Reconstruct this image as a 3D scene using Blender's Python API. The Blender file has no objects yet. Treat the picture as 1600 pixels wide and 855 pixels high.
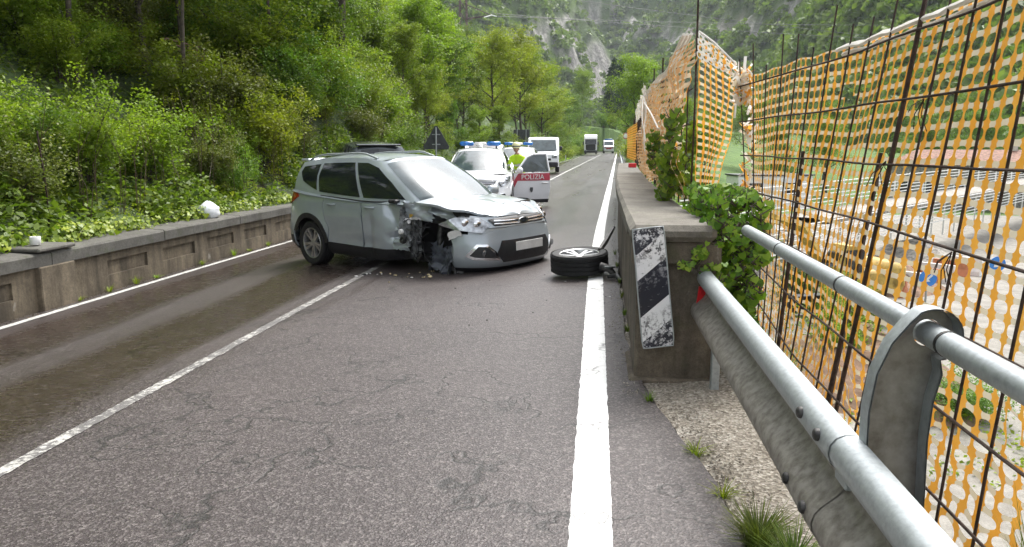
import bpy, bmesh, math, random
import numpy as np
from mathutils import Vector, Matrix, noise as mnoise
from mathutils.geometry import delaunay_2d_cdt
R = math.radians
SC = bpy.context.scene
COL = SC.collection
rng = random.Random(7)
nr = np.random.default_rng(11)

# ------------------------------------------------------------------ camera
F_PX = 1180.0
PITCH = math.atan((427.5 - 228) / F_PX)
YAW = math.atan(132 / F_PX)
cam_d = bpy.data.cameras.new('camera')
cam_d.sensor_width = 36.0
cam_d.lens = F_PX / 1600 * 36.0
cam_d.clip_start = 0.05
cam_d.clip_end = 6000
cam = bpy.data.objects.new('camera', cam_d)
COL.objects.link(cam)
cam.location = (0, 0, 1.5)
cam.rotation_euler = (math.pi / 2 - PITCH, 0, YAW)
SC.camera = cam

# ------------------------------------------------------------------ world, sun, exposure
world = bpy.data.worlds.new('World')
SC.world = world
world.use_nodes = True
wn = world.node_tree
wn.nodes.clear()
sky = wn.nodes.new('ShaderNodeTexSky')
sky.sky_type = 'NISHITA'
sky.sun_disc = False
sky.sun_elevation = R(58)
sky.sun_rotation = R(25)
sky.air_density = 1.0
sky.dust_density = 4.0
sky.ozone_density = 1.0
hs = wn.nodes.new('ShaderNodeHueSaturation')      # an overcast sky: hardly any blue left
hs.inputs['Saturation'].default_value = 0.22
bg = wn.nodes.new('ShaderNodeBackground')
bg.inputs['Strength'].default_value = 0.15
wo = wn.nodes.new('ShaderNodeOutputWorld')
wn.links.new(sky.outputs[0], hs.inputs['Color'])
wn.links.new(hs.outputs[0], bg.inputs['Color'])
wn.links.new(bg.outputs[0], wo.inputs['Surface'])
sun_d = bpy.data.lights.new('sun', 'SUN')
sun_d.energy = 1.5
sun_d.angle = R(25)
sun_d.color = (1.0, 0.97, 0.92)
sun = bpy.data.objects.new('sun', sun_d)
COL.objects.link(sun)
# sun from behind the camera's right shoulder, high
_az, _el = R(25), R(58)
sun.rotation_euler = Vector((-math.sin(_az) * math.cos(_el), -math.cos(_az) * math.cos(_el), -math.sin(_el))).to_track_quat('-Z', 'Y').to_euler()
SC.view_settings.view_transform = 'Standard'
SC.view_settings.look = 'None'
SC.view_settings.exposure = 1.55
SC.view_settings.gamma = 1
SC.view_settings.use_curve_mapping = False
SC.cycles.use_denoising = True
SC.cycles.max_bounces = 7
SC.cycles.diffuse_bounces = 3
SC.cycles.glossy_bounces = 3
SC.cycles.transmission_bounces = 4
SC.cycles.transparent_max_bounces = 6

# ------------------------------------------------------------------ tags and links
def tag(o, label=None, cat=None, group=None, kind=None):
    if label: o['label'] = label
    if cat: o['category'] = cat
    if group: o['group'] = group
    if kind: o['kind'] = kind
    return o

def thing(name, label, cat, loc=(0, 0, 0), rz=0, group=None):
    o = bpy.data.objects.new(name, None)
    COL.objects.link(o)
    o.empty_display_size = 0.2
    o.location = loc
    o.rotation_euler = (0, 0, rz)
    return tag(o, label, cat, group)

def link_mesh(name, me, parent=None, loc=None, rot=None):
    o = bpy.data.objects.new(name, me)
    COL.objects.link(o)
    if parent is not None: o.parent = parent
    if loc is not None: o.location = loc
    if rot is not None: o.rotation_euler = rot
    return o

def copy_tree(o, parent=None):
    c = o.copy()
    COL.objects.link(c)
    if parent is not None: c.parent = parent
    for ch in list(o.children): copy_tree(ch, c)
    return c

def np_mesh(name, V, Fc, mats, smooth=False, midx=None, attr=None):
    """fast mesh from numpy verts (n,3) and faces (m,k) all of one size"""
    V = np.asarray(V, np.float32); Fc = np.asarray(Fc, np.int32)
    me = bpy.data.meshes.new(name)
    m, k = Fc.shape
    me.vertices.add(len(V)); me.vertices.foreach_set('co', V.ravel())
    me.loops.add(m * k); me.loops.foreach_set('vertex_index', Fc.ravel())
    me.polygons.add(m); me.polygons.foreach_set('loop_start', np.arange(0, m * k, k, dtype=np.int32))
    if smooth: me.polygons.foreach_set('use_smooth', np.ones(m, bool))
    for mt in (mats if isinstance(mats, (list, tuple)) else [mats]): me.materials.append(mt)
    if midx is not None: me.polygons.foreach_set('material_index', np.asarray(midx, np.int32))
    if attr is not None:
        for nm, vals in attr.items():
            a = me.attributes.new(nm, 'FLOAT', 'POINT'); a.data.foreach_set('value', np.asarray(vals, np.float32))
    me.update(calc_edges=True)
    return me

# ------------------------------------------------------------------ mesh collector
class MB:
    def __init__(s): s.v = []; s.f = []; s.mi = []; s.cur = 0
    def m(s, i): s.cur = i; return s
    def add(s, vs, fs, mi=None):
        b = len(s.v); s.v += [tuple(p) for p in vs]
        s.f += [tuple(b + i for i in f) for f in fs]; s.mi += [s.cur if mi is None else mi] * len(fs)
        return s
    def box(s, c, d, rot=None, bev=0.0):
        hx, hy, hz = d[0] / 2, d[1] / 2, d[2] / 2
        c = Vector(c)
        if bev <= 0:
            vs = [Vector((x, y, z)) for x in (-hx, hx) for y in (-hy, hy) for z in (-hz, hz)]
            fs = [(0, 1, 3, 2), (4, 6, 7, 5), (0, 4, 5, 1), (2, 3, 7, 6), (0, 2, 6, 4), (1, 5, 7, 3)]
        else:
            b = min(bev, hx * .99, hy * .99, hz * .99)
            vs = []; idx = {}
            for sx in (-1, 1):
                for sy in (-1, 1):
                    for sz in (-1, 1):
                        idx[sx, sy, sz] = len(vs)
                        vs += [Vector((sx * hx, sy * (hy - b), sz * (hz - b))), Vector((sx * (hx - b), sy * hy, sz * (hz - b))), Vector((sx * (hx - b), sy * (hy - b), sz * hz))]
            fs = []
            S = (-1, 1)
            for k in range(3):
                for sg in S:
                    q = []
                    for a, bb in ((-1, -1), (1, -1), (1, 1), (-1, 1)):
                        t = [0, 0, 0]; t[k] = sg; t[(k + 1) % 3] = a; t[(k + 2) % 3] = bb
                        q.append(idx[tuple(t)] + k)
                    fs.append(tuple(q if sg > 0 else q[::-1]))
            for k in range(3):      # edges along axis k
                i, j = (k + 1) % 3, (k + 2) % 3
                for a in S:
                    for bb in S:
                        t0 = [0, 0, 0]; t0[k] = -1; t0[i] = a; t0[j] = bb
                        t1 = list(t0); t1[k] = 1
                        q = (idx[tuple(t0)] + i, idx[tuple(t1)] + i, idx[tuple(t1)] + j, idx[tuple(t0)] + j)
                        fs.append(q if a * bb > 0 else q[::-1])
            for t, b0 in idx.items():
                fs.append((b0, b0 + 1, b0 + 2) if t[0] * t[1] * t[2] > 0 else (b0 + 2, b0 + 1, b0))
        if rot is not None:
            vs = [rot @ v for v in vs]
        return s.add([v + c for v in vs], fs)
    def tube(s, pts, rad, n=8, caps=True, closed=False):
        pts = [Vector(p) for p in pts]
        if not hasattr(rad, '__len__'): rad = [rad] * len(pts)
        b = len(s.v); L = len(pts)
        t0 = (pts[1] - pts[0]).normalized()
        ref = Vector((0, 0, 1)) if abs(t0.z) < .9 else Vector((1, 0, 0))
        nrm = t0.cross(ref).normalized()
        for i, p in enumerate(pts):
            a = pts[i - 1] if i else (pts[-1] if closed else p)
            c = pts[i + 1] if i < L - 1 else (pts[0] if closed else p)
            t = (c - a)
            t = t.normalized() if t.length > 1e-9 else t0
            nrm = (nrm - t * nrm.dot(t))
            nrm = nrm.normalized() if nrm.length > 1e-6 else t.orthogonal().normalized()
            bn = t.cross(nrm)
            for k in range(n):
                an = 2 * math.pi * k / n
                s.v.append(tuple(p + (nrm * math.cos(an) + bn * math.sin(an)) * rad[i]))
        for i in range(L if closed else L - 1):
            j = (i + 1) % L
            for k in range(n):
                s.f.append((b + i * n + k, b + i * n + (k + 1) % n, b + j * n + (k + 1) % n, b + j * n + k)); s.mi.append(s.cur)
        if caps and not closed:
            s.f.append(tuple(b + k for k in range(n))[::-1]); s.mi.append(s.cur)
            s.f.append(tuple(b + (L - 1) * n + k for k in range(n))); s.mi.append(s.cur)
        return s
    def lathe(s, prof, n=24, M=None, close=False):
        """prof: (r, h) revolved about local Z, mapped by matrix M"""
        b = len(s.v)
        for r, h in prof:
            for k in range(n):
                a = 2 * math.pi * k / n
                p = Vector((r * math.cos(a), r * math.sin(a), h))
                s.v.append(tuple(M @ p if M else p))
        P = len(prof)
        for i in range(P if close else P - 1):
            j = (i + 1) % P
            for k in range(n):
                s.f.append((b + i * n + k, b + i * n + (k + 1) % n, b + j * n + (k + 1) % n, b + j * n + k)); s.mi.append(s.cur)
        return s
    def prism(s, poly, h0, h1, M=None):
        """polygon (x, y) extruded from h0 to h1 along local Z, mapped by M"""
        n = len(poly)
        vs = [Vector((x, y, h0)) for x, y in poly] + [Vector((x, y, h1)) for x, y in poly]
        if M: vs = [M @ v for v in vs]
        fs = [tuple(range(n))[::-1], tuple(range(n, 2 * n))] + [(i, (i + 1) % n, n + (i + 1) % n, n + i) for i in range(n)]
        return s.add(vs, fs)
    def mesh(s, name, mats, smooth=False):
        me = bpy.data.meshes.new(name)
        me.from_pydata(s.v, [], s.f)
        for mt in (mats if isinstance(mats, (list, tuple)) else [mats]): me.materials.append(mt)
        if any(s.mi): me.polygons.foreach_set('material_index', s.mi)
        bm = bmesh.new(); bm.from_mesh(me)
        bmesh.ops.recalc_face_normals(bm, faces=bm.faces)
        bm.to_mesh(me); bm.free()
        if smooth:
            me.polygons.foreach_set('use_smooth', [True] * len(me.polygons))
            me.set_sharp_from_angle(angle=R(smooth if smooth is not True else 40))
        me.update()
        return me
    def build(s, name, mats, parent=None, smooth=False, loc=None, rot=None):
        return link_mesh(name, s.mesh(name, mats, smooth), parent, loc, rot)

def part(name, mat, parent, fn, smooth=False):
    m = MB(); fn(m); return m.build(name, mat, parent, smooth)

def fbm(x, y, z=0, o=4):
    return mnoise.fractal(Vector((x, y, z)), 1.0, 2.0, o)

def nz(x, y, z=0): return mnoise.noise(Vector((x, y, z)))

def sstep(a, b, x):
    t = min(1, max(0, (x - a) / (b - a))); return t * t * (3 - 2 * t)

def interp(tab, x):
    if x <= tab[0][0]: return tab[0][1]
    for (a, p), (b, q) in zip(tab, tab[1:]):
        if x <= b: return p + (q - p) * (x - a) / (b - a)
    return tab[-1][1]

# the road: banked, bending slightly to the right after the bridge's near end
BANK = 0.072
def road_shift(y):
    s = 0.0265 * (max(0, y - 11) if y > 15 else (max(0, y - 7) ** 2) / 16)
    if y > 165: s -= ((y - 165) ** 2) * 0.0021
    return s
def road_z(xr): return BANK * xr            # xr measured from the right edge line
def rp(xr, y, dz=0): return Vector((xr + road_shift(y), y, road_z(xr) + dz))
# ------------------------------------------------------------------ materials
def new_mat(name):
    m = bpy.data.materials.new(name); m.use_nodes = True
    nt = m.node_tree
    return m, nt, nt.nodes['Principled BSDF']

def N(nt, typ, **kw):
    n = nt.nodes.new(typ)
    for k, v in kw.items():
        if k.startswith('i_'):
            key = k[2:]
            n.inputs[int(key) if key.isdigit() else key].default_value = v
        else: setattr(n, k, v)
    return n

def ramp(nt, fac, stops, interp='LINEAR'):
    r = N(nt, 'ShaderNodeValToRGB'); r.color_ramp.interpolation = interp
    e = r.color_ramp.elements
    while len(e) < len(stops): e.new(0.5)
    for i, (p, c) in enumerate(stops):
        e[i].position = p; e[i].color = (*c, 1) if len(c) == 3 else c
    nt.links.new(fac, r.inputs[0]); return r.outputs[0]

def mixc(nt, fac, a, b, mode='MIX'):
    m = N(nt, 'ShaderNodeMix', data_type='RGBA', blend_type=mode)
    for s, v in ((m.inputs[0], fac), (m.inputs[6], a), (m.inputs[7], b)):
        if hasattr(v, 'is_linked'): nt.links.new(v, s)
        elif isinstance(v, (int, float)): s.default_value = v
        else: s.default_value = (*v, 1) if len(v) == 3 else v
    return m.outputs[2]

def math_(nt, op, a, b=None, c=None, clamp=False):
    m = N(nt, 'ShaderNodeMath', operation=op, use_clamp=clamp)
    for s, v in zip(m.inputs, (a, b, c)):
        if v is None: continue
        if hasattr(v, 'is_linked'): nt.links.new(v, s)
        else: s.default_value = v
    return m.outputs[0]

def noise_(nt, vec, scale, detail=4, rough=.55, dist=0):
    n = N(nt, 'ShaderNodeTexNoise'); n.inputs['Scale'].default_value = scale
    n.inputs['Detail'].default_value = detail; n.inputs['Roughness'].default_value = rough
    n.inputs['Distortion'].default_value = dist
    if vec is not None: nt.links.new(vec, n.inputs['Vector'])
    return n.outputs[0]

def mapping(nt, vec, scale=(1, 1, 1), rot=(0, 0, 0)):
    m = N(nt, 'ShaderNodeMapping'); m.inputs['Scale'].default_value = scale; m.inputs['Rotation'].default_value = rot
    nt.links.new(vec, m.inputs['Vector']); return m.outputs[0]

def bump(nt, bs, height, strength=.3, dist=.01):
    b = N(nt, 'ShaderNodeBump'); b.inputs['Strength'].default_value = strength; b.inputs['Distance'].default_value = dist
    nt.links.new(height, b.inputs['Height']); nt.links.new(b.outputs[0], bs.inputs['Normal'])

def pos(nt): return N(nt, 'ShaderNodeNewGeometry').outputs['Position']
def objc(nt): return N(nt, 'ShaderNodeTexCoord').outputs['Object']

def simple(name, col, rough=.6, metal=0.0, var=.15, scale=6.0, bmp=0.0, bscale=60, coat=0.0, spec=.5, emit=None, col2=None, rvar=0.0):
    m, nt, bs = new_mat(name)
    v = objc(nt)
    n = noise_(nt, v, scale, 5, .6)
    c2 = col2 if col2 is not None else tuple(max(0, c * (1 - var * 2)) for c in col)
    c1 = tuple(min(1, c * (1 + var * .6)) for c in col)
    nt.links.new(ramp(nt, n, [(.3, c2), (.62, c1)]), bs.inputs['Base Color'])
    bs.inputs['Roughness'].default_value = rough
    if rvar: nt.links.new(math_(nt, 'MULTIPLY_ADD', n, rvar, rough - rvar / 2), bs.inputs['Roughness'])
    bs.inputs['Metallic'].default_value = metal
    bs.inputs['Specular IOR Level'].default_value = spec
    if coat: bs.inputs['Coat Weight'].default_value = coat; bs.inputs['Coat Roughness'].default_value = .04
    if bmp: bump(nt, bs, noise_(nt, v, bscale, 4, .6), bmp, .004)
    if emit: bs.inputs['Emission Color'].default_value = (*emit[0], 1); bs.inputs['Emission Strength'].default_value = emit[1]
    return m

M = {}
def leaf_mat(name, dark, mid, light, trans=.35, rough=.5, cs=.55):
    m, nt, bs = new_mat(name)
    at = N(nt, 'ShaderNodeAttribute', attribute_name='tint').outputs['Fac']
    oi = N(nt, 'ShaderNodeObjectInfo').outputs['Random']
    v = pos(nt)
    cl = noise_(nt, v, cs, 3, .6)
    f = math_(nt, 'ADD', math_(nt, 'MULTIPLY', at, .55), math_(nt, 'MULTIPLY_ADD', cl, .6, -.1))
    c = ramp(nt, f, [(.12, dark), (.45, mid), (.85, light)])
    hsv = N(nt, 'ShaderNodeHueSaturation')
    nt.links.new(math_(nt, 'MULTIPLY_ADD', oi, .032, .470), hsv.inputs['Hue'])
    nt.links.new(math_(nt, 'MULTIPLY_ADD', oi, .3, .85), hsv.inputs['Value'])
    nt.links.new(c, hsv.inputs['Color'])
    nt.links.new(hsv.outputs[0], bs.inputs['Base Color'])
    bs.inputs['Roughness'].default_value = rough
    bs.inputs['Specular IOR Level'].default_value = .35
    tr = N(nt, 'ShaderNodeBsdfTranslucent')
    tc = mixc(nt, 1.0, hsv.outputs[0], (1.0, 1.15, .45), 'MULTIPLY')
    nt.links.new(tc, tr.inputs['Color'])
    mx = N(nt, 'ShaderNodeMixShader'); mx.inputs[0].default_value = trans
    nt.links.new(bs.outputs[0], mx.inputs[1]); nt.links.new(tr.outputs[0], mx.inputs[2])
    nt.links.new(mx.outputs[0], nt.nodes['Material Output'].inputs['Surface'])
    return m

M['leaf_a'] = leaf_mat('leaf_fresh', (.075, .135, .014), (.165, .265, .025), (.28, .38, .045), .48)
M['leaf_b'] = leaf_mat('leaf_deep', (.045, .1, .014), (.105, .195, .025), (.19, .29, .045), .45)
M['leaf_c'] = leaf_mat('leaf_yellow_green', (.1, .16, .014), (.21, .29, .024), (.33, .4, .045), .48)
M['leaf_olive'] = leaf_mat('leaf_olive', (.06, .085, .02), (.12, .155, .032), (.2, .22, .055), .4)
M['leaf_con'] = leaf_mat('needles', (.012, .035, .013), (.025, .06, .022), (.045, .09, .034), .1)
M['ivy'] = leaf_mat('ivy_leaf', (.035, .11, .01), (.12, .26, .02), (.28, .42, .045), .35, .4, 5.0)
M['ivy_wall'] = leaf_mat('wall_ivy_leaf', (.07, .15, .012), (.2, .31, .024), (.38, .48, .05), .4, .4, 4.0)
M['grass'] = leaf_mat('grass_blade', (.05, .1, .015), (.12, .2, .035), (.22, .28, .07), .35)
M['dry'] = leaf_mat('dry_stems', (.09, .07, .035), (.17, .13, .07), (.26, .2, .12), .2)
M['forest_far'] = leaf_mat('far_forest', (.055, .1, .02), (.11, .185, .03), (.2, .28, .05), .35)

M['bark'] = simple('bark', (.075, .06, .045), .9, 0, .35, 9, .9, 40)
M['metal_galv'] = simple('galvanised_steel', (.37, .4, .41), .5, .55, .1, 55, .12, 90, rvar=.22)
M['rebar'] = simple('rusty_rebar', (.055, .033, .024), .8, .25, .35, 30, .6, 240)
M['black_plastic'] = simple('black_plastic', (.018, .018, .02), .5, 0, .2, 20, .1, 200)
M['rubber'] = simple('tyre_rubber', (.014, .014, .015), .72, 0, .3, 25, .3, 180)
M['glass_dark'] = simple('tinted_glass', (.012, .016, .018), .05, 0, .1, 2, spec=.7)
M['glass_wind'] = simple('windscreen_glass', (.055, .075, .08), .05, 0, .25, 3, spec=.8)
M['rim'] = simple('alloy_rim', (.5, .5, .5), .3, .85, .15, 8)
M['chrome'] = simple('chrome', (.75, .76, .78), .12, 1.0, .05, 5)
M['lamp_clear'] = simple('clear_lamp', (.42, .44, .46), .08, .6, .5, 7, coat=.9)
M['lamp_red'] = simple('red_lamp', (.38, .012, .015), .15, 0, .2, 30, coat=.8)
M['red_refl'] = simple('red_reflector', (.62, .02, .025), .35, 0, .12, 30)
M['white_paint'] = simple('white_car_paint', (.74, .75, .76), .25, 0, .04, 2, coat=.7)
M['white_plain'] = simple('white_plastic', (.72, .72, .70), .5, 0, .08, 6)
M['red_stripe'] = simple('red_stripe', (.42, .045, .07), .35, 0, .08, 4)
M['blue_lamp'] = simple('blue_beacon', (.02, .16, .5), .15, 0, .25, 12, coat=.6)
M['dark_metal'] = simple('greasy_metal', (.06, .058, .056), .5, .6, .4, 25, .4, 120)
M['torn_metal'] = simple('torn_sheet_metal', (.17, .18, .18), .5, .4, .6, 14, .3, 70)
M['liner'] = simple('torn_plastic_liner', (.055, .062, .078), .55, 0, .35, 14, .35, 60)
M['cream_trim'] = simple('cream_foam', (.6, .5, .3), .8, 0, .2, 30)
M['hivis'] = simple('hi_vis_yellow', (.55, .85, .02), .7, 0, .1, 10)
M['skin'] = simple('skin', (.42, .24, .17), .6, 0, .08, 20)
M['trousers'] = simple('dark_trousers', (.03, .035, .05), .85, 0, .2, 20)
M['helmet'] = simple('cream_helmet', (.75, .72, .4), .3, 0, .05, 6)
M['sign_back'] = simple('sign_back', (.065, .07, .075), .55, .3, .2, 6)
M['brick_red'] = simple('roof_tile', (.24, .13, .09), .85, 0, .3, 3, .5, 20)
M['plaster'] = simple('plaster', (.5, .46, .4), .9, 0, .15, 2)
M['excavator'] = simple('excavator_yellow', (.45, .3, .06), .5, 0, .2, 5)
M['orange_barrier'] = simple('orange_plastic', (.45, .15, .06), .5, 0, .15, 4)
M['soil'] = simple('reddish_soil', (.2, .125, .08), .95, 0, .3, 2.5, .7, 12)
M['rubble'] = simple('rubble', (.3, .28, .25), .95, 0, .35, 5, .8, 14)
M['blue_sign'] = simple('blue_sign', (.03, .2, .6), .4, 0, .05, 4)
M['lattice'] = simple('weathered_lattice', (.2, .12, .09), .85, 0, .3, 12)
M['bag'] = simple('white_plastic_bag', (.72, .74, .76), .35, 0, .1, 8, .3, 40)
M['pylon'] = simple('pylon_steel', (.16, .12, .12), .7, .4, .2, 3)
M['dark_car'] = simple('dark_grey_paint', (.06, .07, .08), .25, .4, .1, 3, coat=.8)

def car_paint():
    m, nt, bs = new_mat('silver_car_paint')
    v = objc(nt)
    n = noise_(nt, v, 5, 5, .6)
    nt.links.new(ramp(nt, n, [(.3, (.355, .40, .43)), (.7, (.41, .455, .485))]), bs.inputs['Base Color'])
    bs.inputs['Metallic'].default_value = .35; bs.inputs['Roughness'].default_value = .33
    bs.inputs['Coat Weight'].default_value = .8; bs.inputs['Coat Roughness'].default_value = .06
    return m
M['silver'] = car_paint()

def asphalt_nodes(nt):
    """wet patched asphalt; returns colour, roughness, height sockets"""
    p = pos(nt)
    sx = N(nt, 'ShaderNodeSeparateXYZ'); nt.links.new(p, sx.inputs[0])
    X, Y = sx.outputs[0], sx.outputs[1]
    n_f = noise_(nt, p, 190, 3, .7)
    n_m = noise_(nt, p, 34, 4, .65)
    n_l = noise_(nt, p, .55, 4, .6)
    vo = N(nt, 'ShaderNodeTexVoronoi'); vo.inputs['Scale'].default_value = 95; nt.links.new(p, vo.inputs['Vector'])
    stone = ramp(nt, vo.outputs['Color'], [(.55, (0, 0, 0)), (.9, (1, 1, 1))])
    vo2 = N(nt, 'ShaderNodeTexVoronoi'); vo2.inputs['Scale'].default_value = 46; nt.links.new(p, vo2.inputs['Vector'])
    stone2 = ramp(nt, vo2.outputs['Color'], [(.72, (0, 0, 0)), (.9, (1, 1, 1))])
    pit2 = ramp(nt, noise_(nt, p, 62, 3, .7), [(.3, (.25, .24, .24)), (.5, (1, 1, 1))])
    base = ramp(nt, n_l, [(.3, (.046, .036, .036)), (.7, (.074, .059, .058))])
    base = mixc(nt, math_(nt, 'MULTIPLY', stone, .62), base, (.235, .208, .2))
    base = mixc(nt, math_(nt, 'MULTIPLY', stone2, .28), base, (.28, .255, .24))
    base = mixc(nt, .92, base, pit2, 'MULTIPLY')
    dk = ramp(nt, n_f, [(.38, (.3, .3, .3)), (.56, (1, 1, 1))])
    base = mixc(nt, .75, base, dk, 'MULTIPLY')
    base = mixc(nt, .35, base, ramp(nt, n_m, [(.35, (.45, .45, .45)), (.65, (1.15, 1.12, 1.1))]), 'MULTIPLY')
    # cracks, running mostly across the lane
    w = N(nt, 'ShaderNodeVectorMath', operation='ADD')
    nd = N(nt, 'ShaderNodeTexNoise'); nd.inputs['Scale'].default_value = 1.7; nd.inputs['Detail'].default_value = 6
    nt.links.new(p, nd.inputs['Vector'])
    sc_ = N(nt, 'ShaderNodeVectorMath', operation='SCALE'); sc_.inputs['Scale'].default_value = 1.3
    nt.links.new(nd.outputs['Color'], sc_.inputs[0])
    nt.links.new(p, w.inputs[0]); nt.links.new(sc_.outputs[0], w.inputs[1])
    vc = N(nt, 'ShaderNodeTexVoronoi', feature='DISTANCE_TO_EDGE'); vc.inputs['Scale'].default_value = 1.0
    nt.links.new(mapping(nt, w.outputs[0], (.55, 1.05, 1), (0, 0, .35)), vc.inputs['Vector'])
    crk = ramp(nt, vc.outputs['Distance'], [(.0, (1, 1, 1)), (.016, (0, 0, 0))])
    msk = ramp(nt, noise_(nt, p, .8, 3, .6), [(.38, (0, 0, 0)), (.5, (1, 1, 1))])
    crk = math_(nt, 'MULTIPLY', math_(nt, 'MULTIPLY', crk, msk), ramp(nt, math_(nt, 'MULTIPLY', Y, .02), [(.2, (.9, .9, .9)), (.4, (.15, .15, .15))]))
    base = mixc(nt, crk, base, (.012, .011, .01))
    # dark spilled-fluid track along the lane beyond the wreck
    off = math_(nt, 'ABSOLUTE', math_(nt, 'ADD', math_(nt, 'SUBTRACT', X, math_(nt, 'MULTIPLY_ADD', Y, .043, -1.55)), math_(nt, 'MULTIPLY_ADD', n_l, .6, -.3)))
    trk = math_(nt, 'MULTIPLY', ramp(nt, off, [(.12, (1, 1, 1)), (.42, (0, 0, 0))]), math_(nt, 'MULTIPLY', math_(nt, 'GREATER_THAN', Y, 13.5), math_(nt, 'LESS_THAN', Y, 46)))
    base = mixc(nt, math_(nt, 'MULTIPLY', trk, .5), base, (.022, .026, .02))
    # wetness: the low left lane holds water, in tracks along the road
    nw = noise_(nt, mapping(nt, p, (1.1, .16, 1)), 1.0, 5, .6, .4)
    left = math_(nt, 'MULTIPLY_ADD', X, -1.0, -2.9)                 # >0 left of the centre line
    lw = ramp(nt, math_(nt, 'ADD', left, math_(nt, 'MULTIPLY_ADD', nw, 1.6, -.8)), [(.0, (0, 0, 0)), (.35, (1, 1, 1))])
    band = ramp(nt, math_(nt, 'FRACT', math_(nt, 'MULTIPLY_ADD', X, .62, math_(nt, 'MULTIPLY', nw, .5))), [(.02, (.9, .9, .9)), (.2, (.15, .15, .15)), (.45, (.3, .3, .3)), (.62, (1, 1, 1)), (.95, (.9, .9, .9))])
    rip = ramp(nt, noise_(nt, mapping(nt, p, (9, 30, 1)), 1.0, 4, .65), [(.36, (.55, .55, .55)), (.56, (1, 1, 1))])
    wet = math_(nt, 'MULTIPLY', math_(nt, 'MULTIPLY', lw, band), rip)
    far = ramp(nt, math_(nt, 'MULTIPLY', Y, .02), [(.13, (0, 0, 0)), (.3, (1, 1, 1))])
    wet2 = math_(nt, 'MULTIPLY', far, ramp(nt, nw, [(.3, (.45, .45, .45)), (.7, (.65, .65, .65))]))
    wet = math_(nt, 'MAXIMUM', wet, wet2)
    return base, wet, X, Y, n_f, n_m, crk, stone, vo.outputs['Distance']

def asphalt():
    m, nt, bs = new_mat('asphalt')
    base, wet, X, Y, n_f, n_m, crk, stone, vd = asphalt_nodes(nt)
    col = mixc(nt, wet, base, mixc(nt, 1.0, base, (.55, .46, .37), 'MULTIPLY'))
    nt.links.new(col, bs.inputs['Base Color'])
    rough = math_(nt, 'MULTIPLY_ADD', wet, -.4, .52)
    nt.links.new(rough, bs.inputs['Roughness'])
    bs.inputs['Specular IOR Level'].default_value = .5
    hgt = math_(nt, 'SUBTRACT', math_(nt, 'ADD', math_(nt, 'MULTIPLY', n_f, .6), math_(nt, 'MULTIPLY', vd, 1.2)), math_(nt, 'MULTIPLY', crk, 1.5))
    b = N(nt, 'ShaderNodeBump'); b.inputs['Distance'].default_value = .004
    nt.links.new(math_(nt, 'MULTIPLY_ADD', wet, -.15, .45), b.inputs['Strength'])
    nt.links.new(hgt, b.inputs['Height']); nt.links.new(b.outputs[0], bs.inputs['Normal'])
    return m
M['asphalt'] = asphalt()

def road_paint(name, worn, white=(.74, .74, .72), edge=False):
    m, nt, bs = new_mat(name)
    base, wet, X, Y, n_f, n_m, crk, stone, vd = asphalt_nodes(nt)
    p = pos(nt)
    w1 = noise_(nt, p, 22, 5, .7); w2 = noise_(nt, p, 2.2, 4, .6)
    f = math_(nt, 'ADD', math_(nt, 'MULTIPLY', w1, .62), math_(nt, 'MULTIPLY', w2, .5))
    k = ramp(nt, f, [(worn, (0, 0, 0)), (worn + .07, (1, 1, 1))])
    k = math_(nt, 'MULTIPLY', k, math_(nt, 'SUBTRACT', 1.0, math_(nt, 'MULTIPLY', crk, .9)))
    wc = mixc(nt, .5, white, ramp(nt, n_m, [(.3, (.7, .7, .68)), (.6, (1, 1, 1))]), 'MULTIPLY')
    nt.links.new(mixc(nt, k, mixc(nt, .6, base, (.16, .155, .15)), wc), bs.inputs['Base Color'])
    nt.links.new(math_(nt, 'MULTIPLY_ADD', wet, -.2, .6), bs.inputs['Roughness'])
    bump(nt, bs, math_(nt, 'ADD', vd, math_(nt, 'MULTIPLY', k, .6)), .5, .004)
    return m
M['line_fresh'] = road_paint('road_paint_fresh', .385, (.76, .76, .75))
M['line_worn'] = road_paint('road_paint_worn', .55, (.42, .41, .38))
M['line_left'] = road_paint('road_paint_edge', .45, (.48, .48, .45))

def concrete(name, c1, c2, stain=.5, streak=True, moss=.0):
    m, nt, bs = new_mat(name)
    p = pos(nt)
    n1 = noise_(nt, p, 2.2, 6, .65); n2 = noise_(nt, p, 26, 5, .7); n3 = noise_(nt, p, 130, 3, .7)
    c = ramp(nt, n1, [(.32, c2), (.66, c1)])
    c = mixc(nt, .6, c, ramp(nt, n2, [(.3, (.5, .48, .45)), (.62, (1.1, 1.1, 1.08))]), 'MULTIPLY')
    c = mixc(nt, .45, c, ramp(nt, n3, [(.34, (.4, .4, .4)), (.55, (1.1, 1.1, 1.1))]), 'MULTIPLY')
    if streak:      # rain streaks down the face
        s = noise_(nt, mapping(nt, p, (5, 5, .5)), 1.0, 5, .65)
        c = mixc(nt, stain, c, ramp(nt, s, [(.36, (.28, .26, .23)), (.6, (1.05, 1.04, 1.0))]), 'MULTIPLY')
        e = noise_(nt, mapping(nt, p, (2.2, 2.2, 1.1)), 1.0, 6, .7)
        c = mixc(nt, ramp(nt, e, [(.64, (0, 0, 0)), (.71, (.7, .7, .7))]), c, (.36, .34, .30))
    if moss:
        g = noise_(nt, p, 5, 5, .7)
        c = mixc(nt, ramp(nt, g, [(.54, (0, 0, 0)), (.7, (moss, moss, moss))]), c, (.05, .065, .02))
    nt.links.new(c, bs.inputs['Base Color'])
    bs.inputs['Roughness'].default_value = .88
    bump(nt, bs, math_(nt, 'ADD', math_(nt, 'MULTIPLY', n3, .6), n2), .6, .008)
    return m
M['conc_left'] = concrete('stained_wall_concrete', (.19, .155, .11), (.1, .08, .055), .8)
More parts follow.
